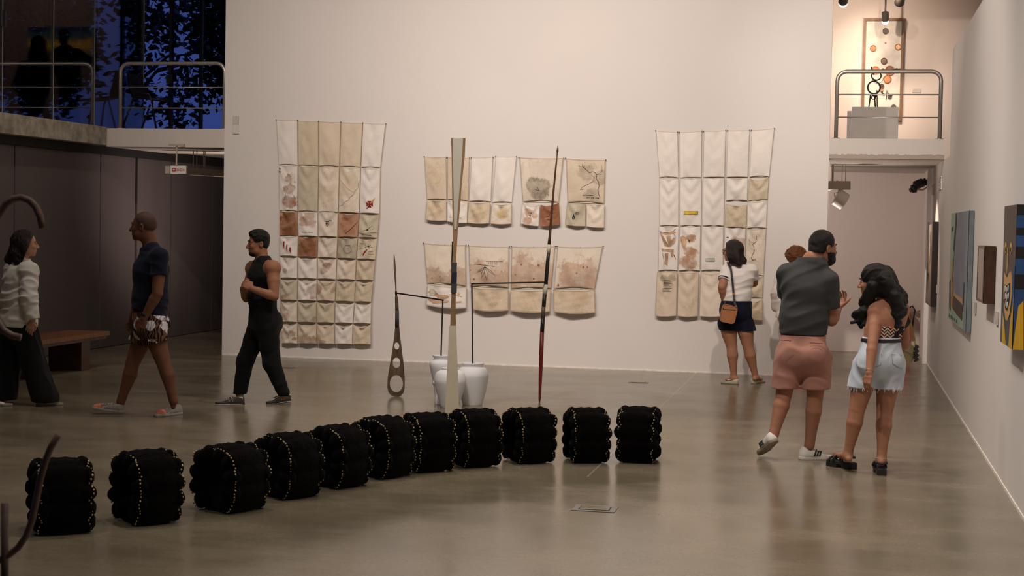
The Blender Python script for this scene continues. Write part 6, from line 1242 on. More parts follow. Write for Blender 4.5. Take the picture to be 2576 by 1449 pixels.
# ---- woman in navy shorts, seen from behind
def navy_woman():
    d = 18.12; J = lambda x, y, o=0.: P(x, y, d+o)
    t = person('woman in white ringer tee and navy shorts studying the cloth hanging', FL(1865, 966)); F_ = unit(CF*.97-CR*.15); R_ = np.cross(F_, UZ)
    pel, wst, chs, nck = J(1850, 778), J(1856, 738), J(1860, 700), J(1860, 668)
    sl, sr = J(1829, 682), J(1890, 680); hl, hr = J(1829, 812), J(1872, 812); kl, kr = J(1841, 872, .0), J(1882, 872, .0); al, ar = J(1846, 950, .02), J(1901, 950, .04)
    H_ = Head(J(1842, 631), CF*.55-CR*.83, UZ-CR*.05, .98, .92); el, wl_ = J(1816, 722, -.09), J(1821, 758, -.02); er, wr_ = J(1897, 712, .12), J(1880, 720, .28)
    core = torso(pel, wst, chs, nck, R_, sl, sr, (.155, .12), (.125, .10), (.135, .108), .050)
    body('body', [(.03, core), (.02, H_.prims(nck, .050)), (.02, leg(hl, kl, al, .098, .062, .064, .036, -CF)+foot(al, FL(1822, 962)+[0, 0, .05])), (.02, leg(hr, kr, ar, .098, .062, .064, .036, -CF)+foot(ar, FL(1918, 962)+[0, 0, .05])), (.012, arm(sl, el, wl_, .054, .044, .044, .027)), (.012, arm(sr, er, wr_, .054, .044, .042, .027)),
                  (.008, hand(wl_, J(1817, 780, -.02)-wl_, -CR*.8-CF*.3, CF, .92, (.3, .3, .35, .4), .4)), (.008, hand(wr_, UZ+CF*.3-CR*.3, CF, -CR, .92, (.6, .6, .7, .7)))], M['skin_d'], t)
    H_.extras(t, M['hair_black'])
    g = [H_.e(0, -.020, .034, .090, .106, .094), cone(H_.p(0, -.05, .0), J(1852, 652, -.05), .082, .062, .04), cone(J(1850, 640, -.05), J(1869, 656, -.05), .062, .040, .03), cone(J(1838, 640, -.06), J(1832, 660, -.06), .052, .040, .03), cone(J(1852, 650, -.08), J(1858, 664, -.1), .05, .03, .03)]
    v, f = sdf_mesh([(.02, g)], .007, noise=wrinkle(14, .010, 40, 32), clips=[(H_.p(0, .046, .04), H_.f*.9-H_.u*.30)]); obj('hair', mesh_np('hair', v, f, M['hair_dark']), t)
    gl = []
    b = MB()
    for q in (-1, 1): b.tube([H_.p(q*(.032+.024*math.cos(a)), .108-.004*abs(math.cos(a)), .0+.020*math.sin(a)) for a in [2*PI*i/14 for i in range(14)]], .0030, 6, closed=True); b.tube([H_.p(q*.056, .104, .004), H_.p(q*.074, .05, .006), H_.p(q*.080, -.01, .004)], .003, 6)
    b.build('glasses', M['rubber_black'], t, True)
    tee = cloth_mat('white_jersey', srgb(232, 226, 220), .85)
    g = torso(pel+[0, 0, .03], wst, chs, nck, R_, sl, sr, (.166, .136), (.148, .124), (.152, .126), .056, .048)+[neckhole(nck, F_, .066)]; sle = lambda s, e: [cone(s, s+(e-s)*.62, .066, .064, .03)]
    v, f = sdf_mesh([(.03, g, [(nck+UZ*.030, UZ)]), (.012, sle(sl, el), [(sl+(el-sl)*.56, el-sl)]), (.012, sle(sr, er), [(sr+(er-sr)*.56, er-sr)])], .006, noise=wrinkle(17, .012, 5, 16), clips=[(J(1856, 757), -UZ)]); o = obj('t_shirt', mesh_np('t_shirt', v, f, tee), t)
    a_ = sl+(el-sl)*.47; b_ = sl+(el-sl)*.56; nv = cloth_mat('navy_cloth', srgb(16, 18, 38), .85)
    v, f = sdf_mesh([(.01, [cone(a_, b_+(b_-a_)*.4, .0745, .0735, .01)])], .005, clips=[(a_, sl-el), (b_+(b_-a_)*.05, el-sl)]); obj('sleeve_band', mesh_np('sleeve_band', v, f, nv), o)
    g = [econe(pel-[0, 0, .03], wst, (.186, .145), (.166, .134), R_, .05), ell(pel-CF*.06-R_*.075-[0, 0, .03], (.095, .095, .10), None, .05), ell(pel-CF*.06+R_*.075-[0, 0, .03], (.095, .095, .10), None, .05), cone(hl, kl+UZ*.1, .108, .106, .02), cone(hr, kr+UZ*.1, .108, .106, .02)]
    v, f = sdf_mesh([(.02, g)], .006, noise=wrinkle(18, .006, 9, 8), clips=[(J(1856, 757.5), UZ), (J(1850, 831), -UZ)]); obj('shorts', mesh_np('shorts', v, f, nv), t)
    sh_ = cloth_mat('pale_canvas', srgb(206, 196, 174), .8)
    for heel, toe in ((FL(1856, 967), FL(1815, 964)), (FL(1893, 966), FL(1922, 960))):
        o, q, s, n, dd_, L = shoe(t, heel, toe, sh_, M['gum'], .042, .055, .016); laces(o, q, s, n, .03, M['paper'], .45, .62, .05, .045)
    # crossbody bag
    tan_ = simple('tan_leather', srgb(176, 116, 74), .5, 0, .08, 10, .1)
    bg = thing('handbag', 'tan leather crossbody bag at the hip of the woman in navy shorts', 'bag', J(1833, 812, -.2)); R2 = np.array([unit(CR*.97-UZ*.2), unit(CR*.2+UZ*.97), CF])
    c = J(1833, 790, -.21); X_, Y_ = R2[0], R2[1]; hx, hy = .085, .100; pts = []
    for sx_, sy_, a0 in ((1, 1, 0), (-1, 1, PI/2), (-1, -1, PI), (1, -1, 3*PI/2)): pts += [c+X_*(sx_*(hx-.035)+.035*math.cos(a0+a))+Y_*(sy_*(hy-.035)+.035*math.sin(a0+a)) for a in (0, PI/8, PI/4, 3*PI/8, PI/2)]
    MB().poly(pts, CF*.06).build('body', tan_, bg, bev=.006); MB().tube([p-CF*.002 for p in pts], .004, 6, closed=True).build('piping', tan_, bg, True); MB().tube([c+X_*hx*.8+Y_*hy*.62-CF*.004, c-X_*hx*.9+Y_*hy*.40-CF*.004], .003, 6).build('zip', M['dkgrey'], bg, True)
    st = MB(); pa, pb = c+X_*hx*.82+Y_*hy*.9, c-X_*hx*.86+Y_*hy*.5
    def strap(pts, w, parent, mat, th=.002, name='strap', nrm=None):
        b = MB()
        for a, q in zip(pts[:-1], pts[1:]):
            d_ = unit(q-a); s_ = unit(np.cross(d_, CF if nrm is None else nrm)); b.obox((a+q)/2, (d_, s_, np.cross(d_, s_)), (np.linalg.norm(q-a)/2+.003, w, th))
        return b.build(name, mat, parent)
    strap([J(1836, 664, .03), J(1830, 660, -.06), J(1838, 672, -.135), J(1842, 700, -.165), J(1845, 735, -.165), J(1848, 760, -.19), pa], .011, bg, M['rubber_black']); strap([J(1824, 758, -.16), J(1822, 770, -.19), pb], .008, bg, M['rubber_black'])
    MB().obox(J(1846, 739, -.170), (UZ, CR, CF), (.012, .015, .005)).build('buckle', tan_, bg)
    return strap
# ---- person with curly hair, hidden behind the man in grey
def curly():
    d = 18.45; J = lambda x, y, o=0.: P(x, y, d+o)
    t = person('curly auburn-haired person in white sleeves hidden behind the man in grey', FL(1995, 962)); F_ = CF; R_ = np.cross(F_, UZ)
    pel, wst, chs, nck = J(1992, 800), J(1994, 762), J(1996, 722), J(2000, 690); sl, sr = J(1968, 702), J(2026, 702); hl, hr = J(1980, 830), J(2006, 830); kl, kr = J(1982, 886), J(2010, 886); al, ar = J(1984, 945), J(2014, 946)
    H_ = Head(J(2002, 652), CF, UZ, .98, .92); el, wl_ = J(1957, 738), J(1955, 770, .05); er, wr_ = J(2038, 738), J(2036, 770, .1)
    core = torso(pel, wst, chs, nck, R_, sl, sr, (.15, .115), (.13, .10), (.145, .11), .055)
    body('body', [(.03, core), (.02, H_.prims(nck, .050)), (.02, leg(hl, kl, al)+foot(al, FL(1984, 956)+[0, 0, .05])), (.02, leg(hr, kr, ar)+foot(ar, FL(2014, 956)+[0, 0, .05])), (.012, arm(sl, el, wl_)), (.012, arm(sr, er, wr_)), (.008, hand(wl_, -UZ, -CR, CF, .9)), (.008, hand(wr_, -UZ, CR, CF, .9))], M['skin_d'], t, .008)
    g = [H_.e(0, -.018, .042, .118, .120, .105)]; r = random.Random(2)
    for i in range(90):
        a = r.random()*2*PI; e = r.uniform(-.3, 1.4); p = H_.p(.112*math.cos(a)*math.cos(e), -.018+.112*math.sin(a)*math.cos(e), .042+.10*math.sin(e)); g.append(ell(p, (.021, .021, .021), None, .008))
    v, f = sdf_mesh([(.01, g)], .006, noise=wrinkle(21, .006, 90, 90), clips=[(H_.p(0, .05, 0), H_.f-H_.u*.4)]); obj('curly_hair', mesh_np('curly_hair', v, f, M['hair_curl']), t)
    g = torso(pel, wst, chs, nck, R_, sl, sr, (.18, .14), (.17, .135), (.165, .13), .07, .05)
    v, f = sdf_mesh([(.03, g), (.02, [cone(sl, el, .075, .075, .03), cone(el, wl_, .072, .066, .03)]), (.02, [cone(sr, er, .075, .075, .03), cone(er, wr_, .072, .066, .03)])], .008, noise=wrinkle(22, .012, 7, 12), clips=[(J(1990, 800), -UZ), (nck+UZ*.02, UZ)]); obj('shirt', mesh_np('shirt', v, f, cloth_mat('thin_white_cloth', srgb(226, 216, 208), .85)), t)
    g = [econe(pel, wst, (.165, .13), (.15, .12), R_, .05), cone(hl, al, .10, .075, .04), cone(hr, ar, .10, .075, .04)]; v, f = sdf_mesh([(.02, g)], .008, clips=[(wst, UZ), ((0, 0, .1), -UZ)]); obj('trousers', mesh_np('trousers', v, f, cloth_mat('pale_trouser_cloth', srgb(196, 176, 166), .85)), t)
    pk = simple('pink_shoe', srgb(232, 84, 116), .5)
    for x in (1984, 2014): shoe(t, FL(x, 965), FL(x, 965)+CF*.25, pk, M['gum'], .044, .07, .02)
# ---- man in grey tee and pink shorts
def grey_man():
    d = 12.2; J = lambda x, y, o=0.: P(x, y, d+o)
    t = person('bearded man in grey tee and pink shorts gesturing as he talks', FL(2010, 1158)); F_ = unit(CF*.80+CR*.60); R_ = np.cross(F_, UZ)
    pel, wst, chs, nck = J(2018, 872), J(2022, 800), J(2026, 722), J(2046, 650)
    sl, sr = J(1982, 690, .07), J(2082, 706, -.07); hl, hr = J(1985, 900, .03), J(2056, 902, -.02); kl, kr = J(1972, 992, .05), J(2050, 1000, .0); al, ar = J(1945, 1098, -.04), J(2036, 1121, .03)
    H_ = Head(J(2071, 622, .02), CR*.88+CF*.44, UZ+CR*.05, 1.06, 1.02); er, wr_ = J(2092, 806, -.02), J(2108, 776, .24); el, wl_ = J(1980, 770, .20), J(2010, 770, .40)
    core = torso(pel, wst, chs, nck, R_, sl, sr, (.160, .125), (.150, .125), (.158, .125), .062, .048)
    body('body', [(.03, core), (.02, H_.prims(nck-CR*.01, .057)), (.02, leg(hl, kl, al, .090, .062, .062, .040, -CF)+stub(al)), (.02, leg(hr, kr, ar, .090, .062, .062, .040, -CF)+stub(ar)), (.012, arm(sr, er, wr_, .056, .046, .048, .030)), (.012, arm(sl, el, wl_, .056, .046, .048, .030)),
                  (.008, hand(wr_, unit(UZ*.75+CR*.35+CF*.3), CR*.5-UZ*.3+CF*.5, CR, 1.0, (.55, .6, .7, .8), -.1, .07)), (.008, hand(wl_, UZ*.2+CR+CF*.2, UZ, CF, 1.))], M['skin_d'], t)
    H_.extras(t, M['hair_black'])
    v, f = sdf_mesh([(.012, [H_.e(0, -.016, .038, .0795, .099, .088), H_.e(0, -.055, -.02, .070, .055, .055)])], .005, noise=wrinkle(25, .004, 70, 70), clips=[(H_.p(0, .058, .055), H_.f*.8-H_.u*.22), (H_.p(0, -.05, -.045), -H_.u-H_.f*.2)]); obj('hair', mesh_np('hair', v, f, M['hair_short']), t)
    v, f = sdf_mesh([(.012, [H_.e(0, .044, -.086, .062, .060, .050), H_.e(0, .092, -.0475, .029, .014, .008), *[H_.e(q*.060, .026, -.050, .022, .034, .044) for q in (-1, 1)], H_.e(0, .112, -.066, .020, .026, .008, .004, True)])], .004, noise=wrinkle(26, .003, 120, 120), clips=[(H_.p(0, .03, -.036), UZ), (H_.p(0, -.004, 0), -H_.f)])
    obj('beard', mesh_np('beard', v, f, M['hair_short']), t)
    tee = cloth_mat('charcoal_jersey', srgb(70, 70, 70), .9)
    g = torso(pel+[0, 0, .03], wst, chs, nck+UZ*.015, R_, sl, sr, (.176, .142), (.176, .146), (.178, .140), .066, .056)+[neckhole(nck, F_, .076, .050, .02)]; sle = lambda s, e: [cone(s, s+(e-s)*.72, .078, .072, .03)]
    v, f = sdf_mesh([(.035, g, [(nck+UZ*.004, UZ)]), (.012, sle(sl, el), [(sl+(el-sl)*.66, el-sl)]), (.012, sle(sr, er), [(sr+(er-sr)*.66, er-sr)])], .006, noise=wrinkle(27, .012, 4, 11), clips=[(J(2020, 841), -UZ)]); obj('t_shirt', mesh_np('t_shirt', v, f, tee), t)
    pink = cloth_mat('dusty_pink_twill', srgb(188, 138, 122), .85, .05)
    g = [econe(pel-[0, 0, .06], wst-[0, 0, .04], (.190, .150), (.168, .140), R_, .05), ell(pel-CF*.07-R_*.08-[0, 0, .05], (.105, .10, .11), None, .05), ell(pel-CF*.07+R_*.08-[0, 0, .05], (.105, .10, .11), None, .05), cone(hl, hl+(kl-hl)*.95, .112, .098, .04), cone(hr, hr+(kr-hr)*.98, .112, .106, .04)]
    v, f = sdf_mesh([(.025, g)], .006, noise=wrinkle(28, .008, 6, 9), clips=[(J(2020, 843), UZ), (J(1974, 978), UZ*-1+CR*.02)]); o = obj('shorts', mesh_np('shorts', v, f, pink), t)
    for x0, x1, y in ((1962, 1990, 855), (2036, 2070, 862)): MB().tube([P(x0+(x1-x0)*i/4, y+i*.6, d-.215) for i in range(5)], .003, 6).build('pocket_seam', cloth_mat('seam_pink', srgb(130, 80, 72)), o, True)
    strp = M['rubber_black']
    # planted right shoe points right; left heel raised
    o, q, s, n, dd_, L = shoe(t, FL(2014, 1156), FL(2088, 1154), M['leather_white'], M['rubber_white'], .052, .095, .030); laces(o, q, s, n, .042, M['paper'])
    def stripes(o, q, s, n, dd_):
        for sg_ in (-1, 1):
            for i in range(3): a, b = q(.36+.085*i, .030)+s*sg_*.0475, q(.44+.085*i, .066)+s*sg_*.0335; MB().obox((a+b)/2, (b-a, dd_, np.cross(b-a, dd_)), (np.linalg.norm(b-a)/2, .0075, .007)).build('stripe', strp, o)
        v, f = sdf_mesh([(.01, [econe(q(.13, .045), q(.20, .045), (.0395, .046), (.038, .042), s, .02)])], .005, clips=[(q(0, .048), -n), (q(.19, 0), dd_), (q(0, .086), n)]); obj('heel_patch', mesh_np('heel_patch', v, f, strp), o)
    stripes(o, q, s, n, dd_)
    hp_ = J(1951, 1112, -.10); tp = FL(1916, 1152)+CF*.06; tp[2] = .012
    o, q, s, n, dd_, L = shoe(t, hp_, tp, M['leather_white'], M['gum'], .050, .085, .028, tilt=CF*.5+UZ*.6-CR*.3); stripes(o, q, s, n, dd_)
# ---- woman in halter top and denim shorts
def denim_woman(strap):
    d = 11.62; J = lambda x, y, o=0.: P(x, y, d+o)
    t = person('long-haired woman in halter top and frayed pale denim shorts, listening', FL(2175, 1185)); F_ = unit(CF*.93-CR*.36); R_ = np.cross(F_, UZ)
    pel, wst, chs, nck = J(2212, 900), J(2220, 835), J(2232, 800), J(2232, 752)
    sl, sr = J(2206, 782, -.03), J(2266, 780, .05); hl, hr = J(2180, 925, .02), J(2238, 925, .0); kl, kr = J(2156, 1030, .0), J(2225, 1038, .0); al, ar = J(2132, 1146, .03), J(2217, 1158, -.06)
    H_ = Head(J(2197, 707, .0), -CR*.90+CF*.42, UZ-CR*.10, .98, .92); el, wl_ = J(2195, 862, -.17), J(2187, 938, -.26); er, wr_ = J(2276, 850, .08), J(2268, 900, .20)
    core = torso(pel, wst, chs, nck, R_, sl, sr, (.158, .12), (.128, .10), (.140, .105), .050, .040)
    body('body', [(.03, core), (.02, H_.prims(nck, .046)), (.02, leg(hl, kl, al, .092, .058, .058, .035, -CF)+foot(al, FL(2096, 1166)+[0, 0, .088])), (.02, leg(hr, kr, ar, .092, .058, .058, .035, -CF)+foot(ar, FL(2232, 1178)+CF*.15+[0, 0, .082])), (.010, arm(sl, el, wl_, .046, .037, .039, .025)), (.010, arm(sr, er, wr_, .046, .037, .038, .025)),
                  (.008, hand(wl_, J(2180, 972, -.27)-wl_, -CF*.5-CR*.8, CF*.6-CR*.6, .92, (.7, .75, .8, .85), .6)), (.008, hand(wr_, -UZ+CF*.3, CR, CF, .92))], M['skin_d'], t)
    H_.extras(t, M['hair_black'])
    def wavy(pts, r0, r1, ph, amp=.02, n=12):
        out = []
        pts = [np.array(p) for p in pts]
        for i in range(n+1):
            u = i/n*(len(pts)-1); k_ = min(int(u), len(pts)-2); w = u-k_; p = pts[k_]*(1-w)+pts[k_+1]*w+(CR*math.sin(u*4.5+ph)+CF*math.cos(u*4.5+ph)*.5)*amp*min(1, u)
            out.append((p, r0+(r1-r0)*i/n))
        return [cone(a[0], b[0], a[1], b[1], .012) for a, b in zip(out[:-1], out[1:])]
    g = [H_.e(0, -.022, .036, .092, .108, .094), H_.e(0, -.07, -.03, .085, .07, .10)]
    g += wavy([J(2226, 690, .02), J(2244, 730, .0), J(2262, 770, -.02), J(2270, 812, .0)], .062, .022, 0); g += wavy([J(2222, 700, -.06), J(2246, 740, -.1), J(2258, 790, -.1), J(2252, 820, -.10)], .055, .016, 1.5); g += wavy([J(2232, 690, .06), J(2262, 745, .06), J(2274, 790, .04), J(2276, 825, .04)], .05, .014, 3)
    g += wavy([J(2226, 700, -.08), J(2248, 745, -.12), J(2268, 780, -.11), J(2262, 806, -.12)], .05, .014, 4.4)
    g += wavy([J(2190, 720, .06), J(2180, 760, .08), J(2172, 795, .06), J(2160, 822, .06)], .046, .012, .7); g += wavy([J(2196, 722, -.06), J(2186, 760, .0), J(2178, 790, .02), J(2172, 815, .02)], .048, .014, 2.2); g += wavy([J(2182, 740, .04), J(2166, 775, .06), J(2156, 800, .06), J(2152, 812, .06)], .024, .007, 3.6, .03)
    v, f = sdf_mesh([(.012, g)], .006, noise=wrinkle(31, .009, 60, 31), clips=[(H_.p(0, .050, .045), H_.f*.92-H_.u*.30)]) if False else sdf_mesh([(.012, g+[H_.e(0, .115, -.035, .075, .072, .082, .02, True)])], .006, noise=wrinkle(31, .009, 60, 31)); obj('long_hair', mesh_np('long_hair', v, f, M['hair_black']), t)
    # patterned halter band
    m_ = NT('zigzag_cloth'); s_ = m_.n('ShaderNodeSeparateXYZ'); oc = m_.n('ShaderNodeTexCoord').outputs['Object']; m_.l(oc, s_.inputs[0]); zg = m_.math('PINGPONG', m_.math('MULTIPLY', s_.outputs[0], 1.0), .022); st_ = m_.math('FRACT', m_.math('MULTIPLY', m_.math('ADD', s_.outputs[2], zg), 42)); n = m_.noise(7, 2, oc)
    col = m_.mix(m_.math('GREATER_THAN', st_, .5), srgb(70, 40, 34), srgb(214, 190, 170)); col = m_.mix(m_.math('GREATER_THAN', n, .60), col, srgb(224, 104, 60)); col = m_.mix(m_.math('LESS_THAN', n, .38), col, srgb(30, 26, 40)); M['zig'] = m_.fin(col, .8, 0, .2)
    tz0, tz1 = J(2220, 849), J(2222, 818); g = [econe(wst-[0, 0, .03], chs, (.142, .114), (.152, .117), R_, .04)]; v, f = sdf_mesh([(.02, g)], .005, clips=[(tz0-UZ*.0, -UZ), (tz1, UZ)]); obj('halter_top', mesh_np('halter_top', v, f, M['zig']), t)
    MB().tube([J(2236, 742, -.05), J(2222, 738, -.06), J(2205, 742, -.02)], .005, 6).build('halter_strap', M['zig'], t, True)
    m_ = NT('pale_denim'); n = m_.noise(5, 4); n2 = m_.noise(60, 4, m_.scaled((1, 1, .4))); m_.bump(n2, .2, .004); M['denim'] = m_.fin(m_.mix(m_.math('ADD', m_.math('MULTIPLY', n, .6), m_.math('MULTIPLY', n2, .4)), srgb(172, 186, 202), srgb(220, 226, 232)), .85, 0, .2)
    g = [econe(pel-[0, 0, .04], wst, (.170, .134), (.136, .112), R_, .05), ell(pel-CF*.065-R_*.072-[0, 0, .04], (.105, .10, .115), None, .05), ell(pel-CF*.065+R_*.072-[0, 0, .04], (.105, .10, .115), None, .05), cone(hl, hl+(kl-hl)*.7, .106, .104, .03), cone(hr, hr+(kr-hr)*.7, .106, .108, .03)]
    gden = list(g)
    v, f = sdf_mesh([(.02, g)], .0055, noise=wrinkle(33, .008, 8, 12), clips=[(wst-[0, 0, .036], UZ), (J(2165, 975), -UZ*1.0+CR*-.02+(kl-hl)*.0), ((0, 0, J(2238, 1000)[2]), -UZ)]); o = obj('denim_shorts', mesh_np('denim_shorts', v, f, M['denim']), t)
    fr = MB(); r = random.Random(9)
    zc_ = J(2165, 975)[2]
    fv = np.array([w for w in v if abs(w[2]-zc_) < .009])
    for i in range(150):
        p = fv[r.randrange(len(fv))]; q = p+np.array([r.uniform(-.012, .012), r.uniform(-.008, .008), -r.uniform(.008, .030)]); fr.tube([p+[0, 0, .01], q], [.003, .0012], 4)
    fr.build('frayed_hem', simple('frayed_thread', srgb(226, 230, 234), .9), o)['kind'] = 'stuff'
    v, f = sdf_mesh([(.02, [inflate(x, .009) for x in gden])], .005, clips=[(wst-[0, 0, .072], -UZ), (wst-[0, 0, .046], UZ)]); obj('belt', mesh_np('belt', v, f, M['rubber_black']), o)
    seam = cloth_mat('denim_seam', srgb(128, 146, 168)); zb = lambda x, y, o_: P(x, y, d+o_)
    for pts in (((2248, 886), (2272, 888), (2274, 932), (2262, 928), (2252, 914), (2248, 886)), ((2188, 884), (2224, 886), (2220, 912), (2204, 926), (2178, 918), (2188, 884))):
        q = []
        for x, y in pts:
            best = min(((np.dot(w-EY, fw), w) for w in v_den_near(o, x, y)), key=lambda a: a[0], default=None); q.append(best[1]-CF*.002 if best else zb(x, y, -.17))
        MB().tube(q, .0025, 5).build('pocket', seam, o, True)
    # bracelet, anklet
    def bangle(name, a, b, u, r, mat, tr=.003): c_ = a+(b-a)*u; w = unit(b-a); e1 = unit(np.cross(w, CF)); e2 = np.cross(w, e1); MB().tube([c_+(e1*math.cos(k_)+e2*math.sin(k_))*r for k_ in [2*PI*i/20 for i in range(20)]], tr, 6, closed=True).build(name, mat, t, True)
    bangle('bracelet', el, wl_, .93, .0275, M['steel']); bangle('anklet', kr, ar, .97, .039, M['shell'], .004)
    blk = M['rubber_black']
    for heel, toe, dirn in ((FL(2146, 1180), FL(2092, 1172), None), (FL(2218, 1196), FL(2226, 1196)+CF*.21, None)):
        dd_ = unit((toe-heel)*[1, 1, 0]); s = np.cross(dd_, UZ); L = .235
        so = thing('x', None, None); bpy.data.objects.remove(so)
        q = lambda a, b, h: heel+dd_*a*L+s*b+UZ*h
        outl = [q(-.02, -.025, 0), q(.15, -.036, 0), q(.45, -.036, 0), q(.72, -.046, 0), q(.92, -.036, 0), q(1.0, 0, 0), q(.92, .036, 0), q(.72, .046, 0), q(.45, .036, 0), q(.15, .036, 0), q(-.02, .025, 0), q(-.05, 0, 0)]
        sd = MB().poly([p+UZ*.024 for p in outl], UZ*.026).build('sandal', blk, t, bev=.004)
        MB().poly([q(-.05, -.034, .0), q(.34, -.036, 0), q(.34, .036, 0), q(-.05, .034, 0)], UZ*.045).build('heel_block', blk, sd, bev=.004)
        MB().poly([q(.52, -.040, .0), q(.74, -.044, 0), q(.98, -.02, 0), q(.98, .02, 0), q(.74, .044, 0), q(.52, .040, 0)], UZ*.030).build('fore_sole', blk, sd, bev=.004)
        for a, h, w_, r_ in ((.30, .105, .040, .0065), (.62, .088, .046, .009), (.78, .074, .046, .008)): MB().tube([q(a, w_, .045), q(a, w_*.85, .045+(h-.045)*.7), q(a-.02, 0, h), q(a, -w_*.85, .045+(h-.045)*.7), q(a, -w_, .045)], r_, 8).build('strap', blk, sd, True)
        MB().tube([q(.30, .036, .09), q(.06, .038, .088), q(-.06, .0, .085), q(.06, -.038, .088), q(.30, -.036, .09)], .007, 8).build('heel_strap', blk, sd, True)
    # beige shoulder bag on her far side
    cv = simple('beige_canvas', srgb(170, 156, 118), .8, 0, .1, 10, .1); bg = thing('handbag', 'beige canvas shoulder bag at the far hip of the woman in denim shorts', 'bag', J(2286, 912, .12)); zz = .12
    q = lambda x, y, o_=0.: P(x/2.543+2060, y/2.543+640, d+zz+o_)
    MB().poly([q(532, 545), q(600, 590), q(618, 640), q(600, 690), q(560, 698), q(535, 690)], CF*.09).build('body', cv, bg, bev=.008); MB().poly([q(534, 543, -.012), q(575, 562, -.012), q(616, 592, -.012), q(600, 640, -.012), q(540, 612, -.012)], CF*.016).build('flap', cv, bg, bev=.004)
    strap([J(2272, 768, .03), q(560, 350, -.02), q(580, 430, -.0), q(600, 520), q(606, 552)], .014, bg, simple('tan_strap', srgb(170, 132, 92), .7)); strap([J(2272, 768, .06), q(552, 340, .08), q(592, 480, .08), q(618, 580, .05)], .006, bg, cv)
    ch_ = MB(); r = random.Random(3)
    for i in range(26): p = q(622+10*math.sin(i*.9), 585+i*3.8, -.01); ch_.ell(p, (.011, .011, .011), 6, 4)
    ch_.build('bead_tassel', M['dkgrey'], bg)['kind'] = 'stuff'
def v_den_near(o, x, y):
    w0 = np.array(wloc(o.parent)) if o.parent else np.zeros(3); n = len(o.data.vertices); a = np.empty(n*3, np.float32); o.data.vertices.foreach_get('co', a); a = a.reshape(-1, 3)+w0
    r = a-EY; z = r @ fw; sx_ = W/2+F*(r @ rt)/z; sy_ = H/2-F*(r @ up)/z; k_ = (abs(sx_-x) < 6) & (abs(sy_-y) < 6); return list(a[k_])
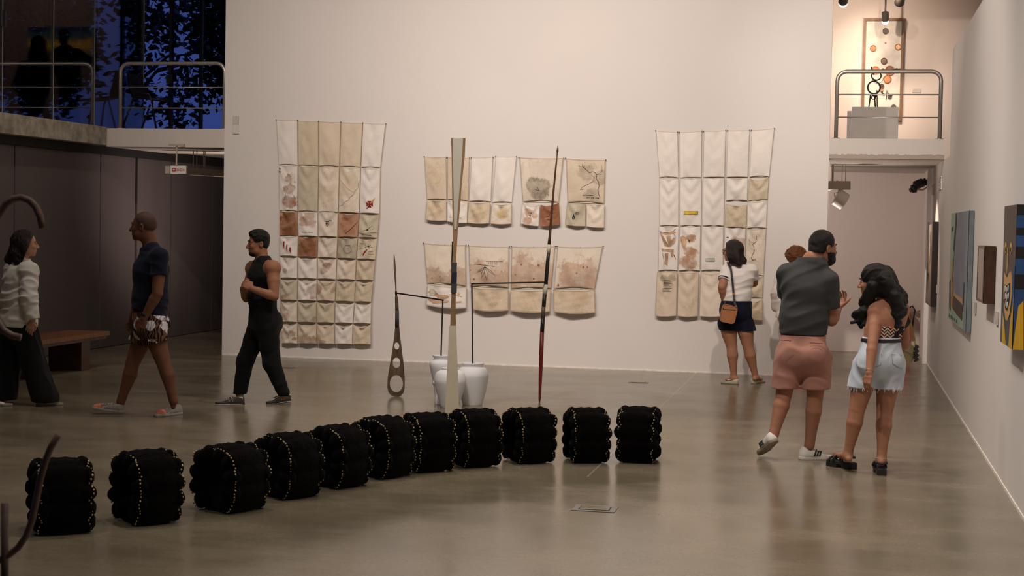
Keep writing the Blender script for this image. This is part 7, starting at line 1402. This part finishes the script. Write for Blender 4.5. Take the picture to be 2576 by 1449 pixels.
# ---- two dim figures upstairs behind the glass
def upstairs():
    dk = cloth_mat('dim_dark_cloth', (.010, .009, .010)); d = 23.6; J = lambda x, y, o=0.: P(x, y, d+o); z0 = 2.93
    t = thing('person', 'long-haired dark figure standing behind the mezzanine glass in front of the picture', 'person', on(J(85, 300), z0))
    nck = J(92, 150); H_ = Head(J(96, 112), CF*.5-CR*.8, UZ, .98); pel, wst, chs = J(82, 250), J(84, 215), J(88, 180); sl, sr = J(62, 168), J(114, 168); R_ = CR
    hl, hr = on(J(72, 262), pel[2]-.06), on(J(92, 262), pel[2]-.06); kl, kr = on(hl, z0+.45), on(hr, z0+.45); al, ar = on(hl, z0+.08), on(hr, z0+.08); el, er = J(46, 215), J(124, 212, -.1); wl_, wr_ = J(66, 240, -.12), J(112, 238, -.2)
    body('body', [(.03, torso(pel, wst, chs, nck, R_, sl, sr, (.17, .12), (.15, .11), (.15, .11))), (.02, H_.prims(nck)), (.02, leg(hl, kl, al)+foot(al, al+CF*.14-[0, 0, .03])), (.02, leg(hr, kr, ar)+foot(ar, ar+CF*.14-[0, 0, .03])), (.012, arm(sl, el, wl_)), (.012, arm(sr, er, wr_)), (.01, hand(wl_, CR-CF*.3, -CF, UZ, .9)), (.01, hand(wr_, -CR, -CF, UZ, .9))], M['skin_d'], t, .010)
    g = torso(pel, wst, chs, nck, R_, sl, sr, (.20, .15), (.19, .14), (.18, .14), .075); v, f = sdf_mesh([(.03, g), (.02, [cone(sl, el, .085, .08, .03), cone(el, wl_, .08, .06, .03)]), (.02, [cone(sr, er, .085, .08, .03), cone(er, wr_, .08, .06, .03)]), (.03, [cone(pel, on(pel, z0+.35), .19, .15, .03)])], .010, clips=[((0, 0, z0+.35), -UZ), (nck+UZ*.02, UZ)]); obj('coat', mesh_np('coat', v, f, dk), t)
    g = [H_.e(0, -.02, .03, .105, .115, .10), cone(J(98, 115, -.06), J(74, 175, -.1), .10, .10, .04), cone(J(100, 115, -.06), J(112, 170, -.1), .09, .07, .04), cone(J(94, 150, -.1), J(92, 185, -.12), .10, .07, .04)]; v, f = sdf_mesh([(.02, g)], .010, noise=wrinkle(41, .012, 30, 14), clips=[(H_.p(0, .05, .03), H_.f-H_.u*.3)]); obj('long_hair', mesh_np('long_hair', v, f, M['hair_black']), t)
    d2 = 24.0; J = lambda x, y, o=0.: P(x, y, d2+o); t = thing('person', 'short-haired dark figure with one arm raised behind the mezzanine glass', 'person', on(J(175, 300), z0)); nck = J(164, 116); H_ = Head(J(162, 92), CF*.3-CR*.2-CF*1.2, UZ, .92); pel, wst, chs = J(176, 212), J(174, 182), J(172, 150); sl, sr = J(150, 134), J(198, 136)
    hl, hr = on(J(166, 225), pel[2]-.06), on(J(188, 225), pel[2]-.06); kl, kr = on(hl, z0+.45), on(hr, z0+.45); al, ar = on(hl, z0+.08), on(hr, z0+.08); el, er = J(138, 170), J(232, 158, -.1); wl_, wr_ = J(150, 200, -.15), J(250, 178, -.2)
    body('body', [(.03, torso(pel, wst, chs, nck, R_, sl, sr, (.16, .12), (.15, .11), (.16, .12))), (.02, H_.prims(nck)), (.02, leg(hl, kl, al)+foot(al, al-CF*.14-[0, 0, .03])), (.02, leg(hr, kr, ar)+foot(ar, ar-CF*.14-[0, 0, .03])), (.012, arm(sl, el, wl_)), (.012, arm(sr, er, wr_)), (.01, hand(wl_, CR-CF*.3, -CF, UZ, .9)), (.01, hand(wr_, CR-UZ*.5, -CF, UZ, .9))], M['skin_d'], t, .010)
    g = torso(pel, wst, chs, nck, R_, sl, sr, (.18, .14), (.17, .13), (.18, .13), .075); v, f = sdf_mesh([(.03, g), (.02, [cone(sl, el, .075, .07, .03)]), (.02, [cone(sr, er, .075, .07, .03)])], .010, clips=[(pel, -UZ), (nck+UZ*.02, UZ)]); obj('shirt', mesh_np('shirt', v, f, dk), t)
    g = [econe(pel, wst, (.17, .13), (.16, .12), R_, .04), cone(hl, al, .10, .07, .04), cone(hr, ar, .10, .07, .04)]; v, f = sdf_mesh([(.02, g)], .010, clips=[(wst, UZ), ((0, 0, z0+.05), -UZ)]); obj('trousers', mesh_np('trousers', v, f, dk), t)
    v, f = sdf_mesh([(.01, [H_.e(0, -.012, .036, .082, .10, .09)])], .008, noise=wrinkle(42, .008, 80, 80), clips=[(H_.p(0, .055, .05), H_.f-H_.u*.3), (H_.p(0, 0, -.03), -H_.u)]); obj('hair', mesh_np('hair', v, f, M['hair_black']), t)
blue_man(); black_man(); white_woman(); _strap = navy_woman(); curly(); grey_man(); denim_woman(_strap); upstairs()
bpy.context.view_layer.update()
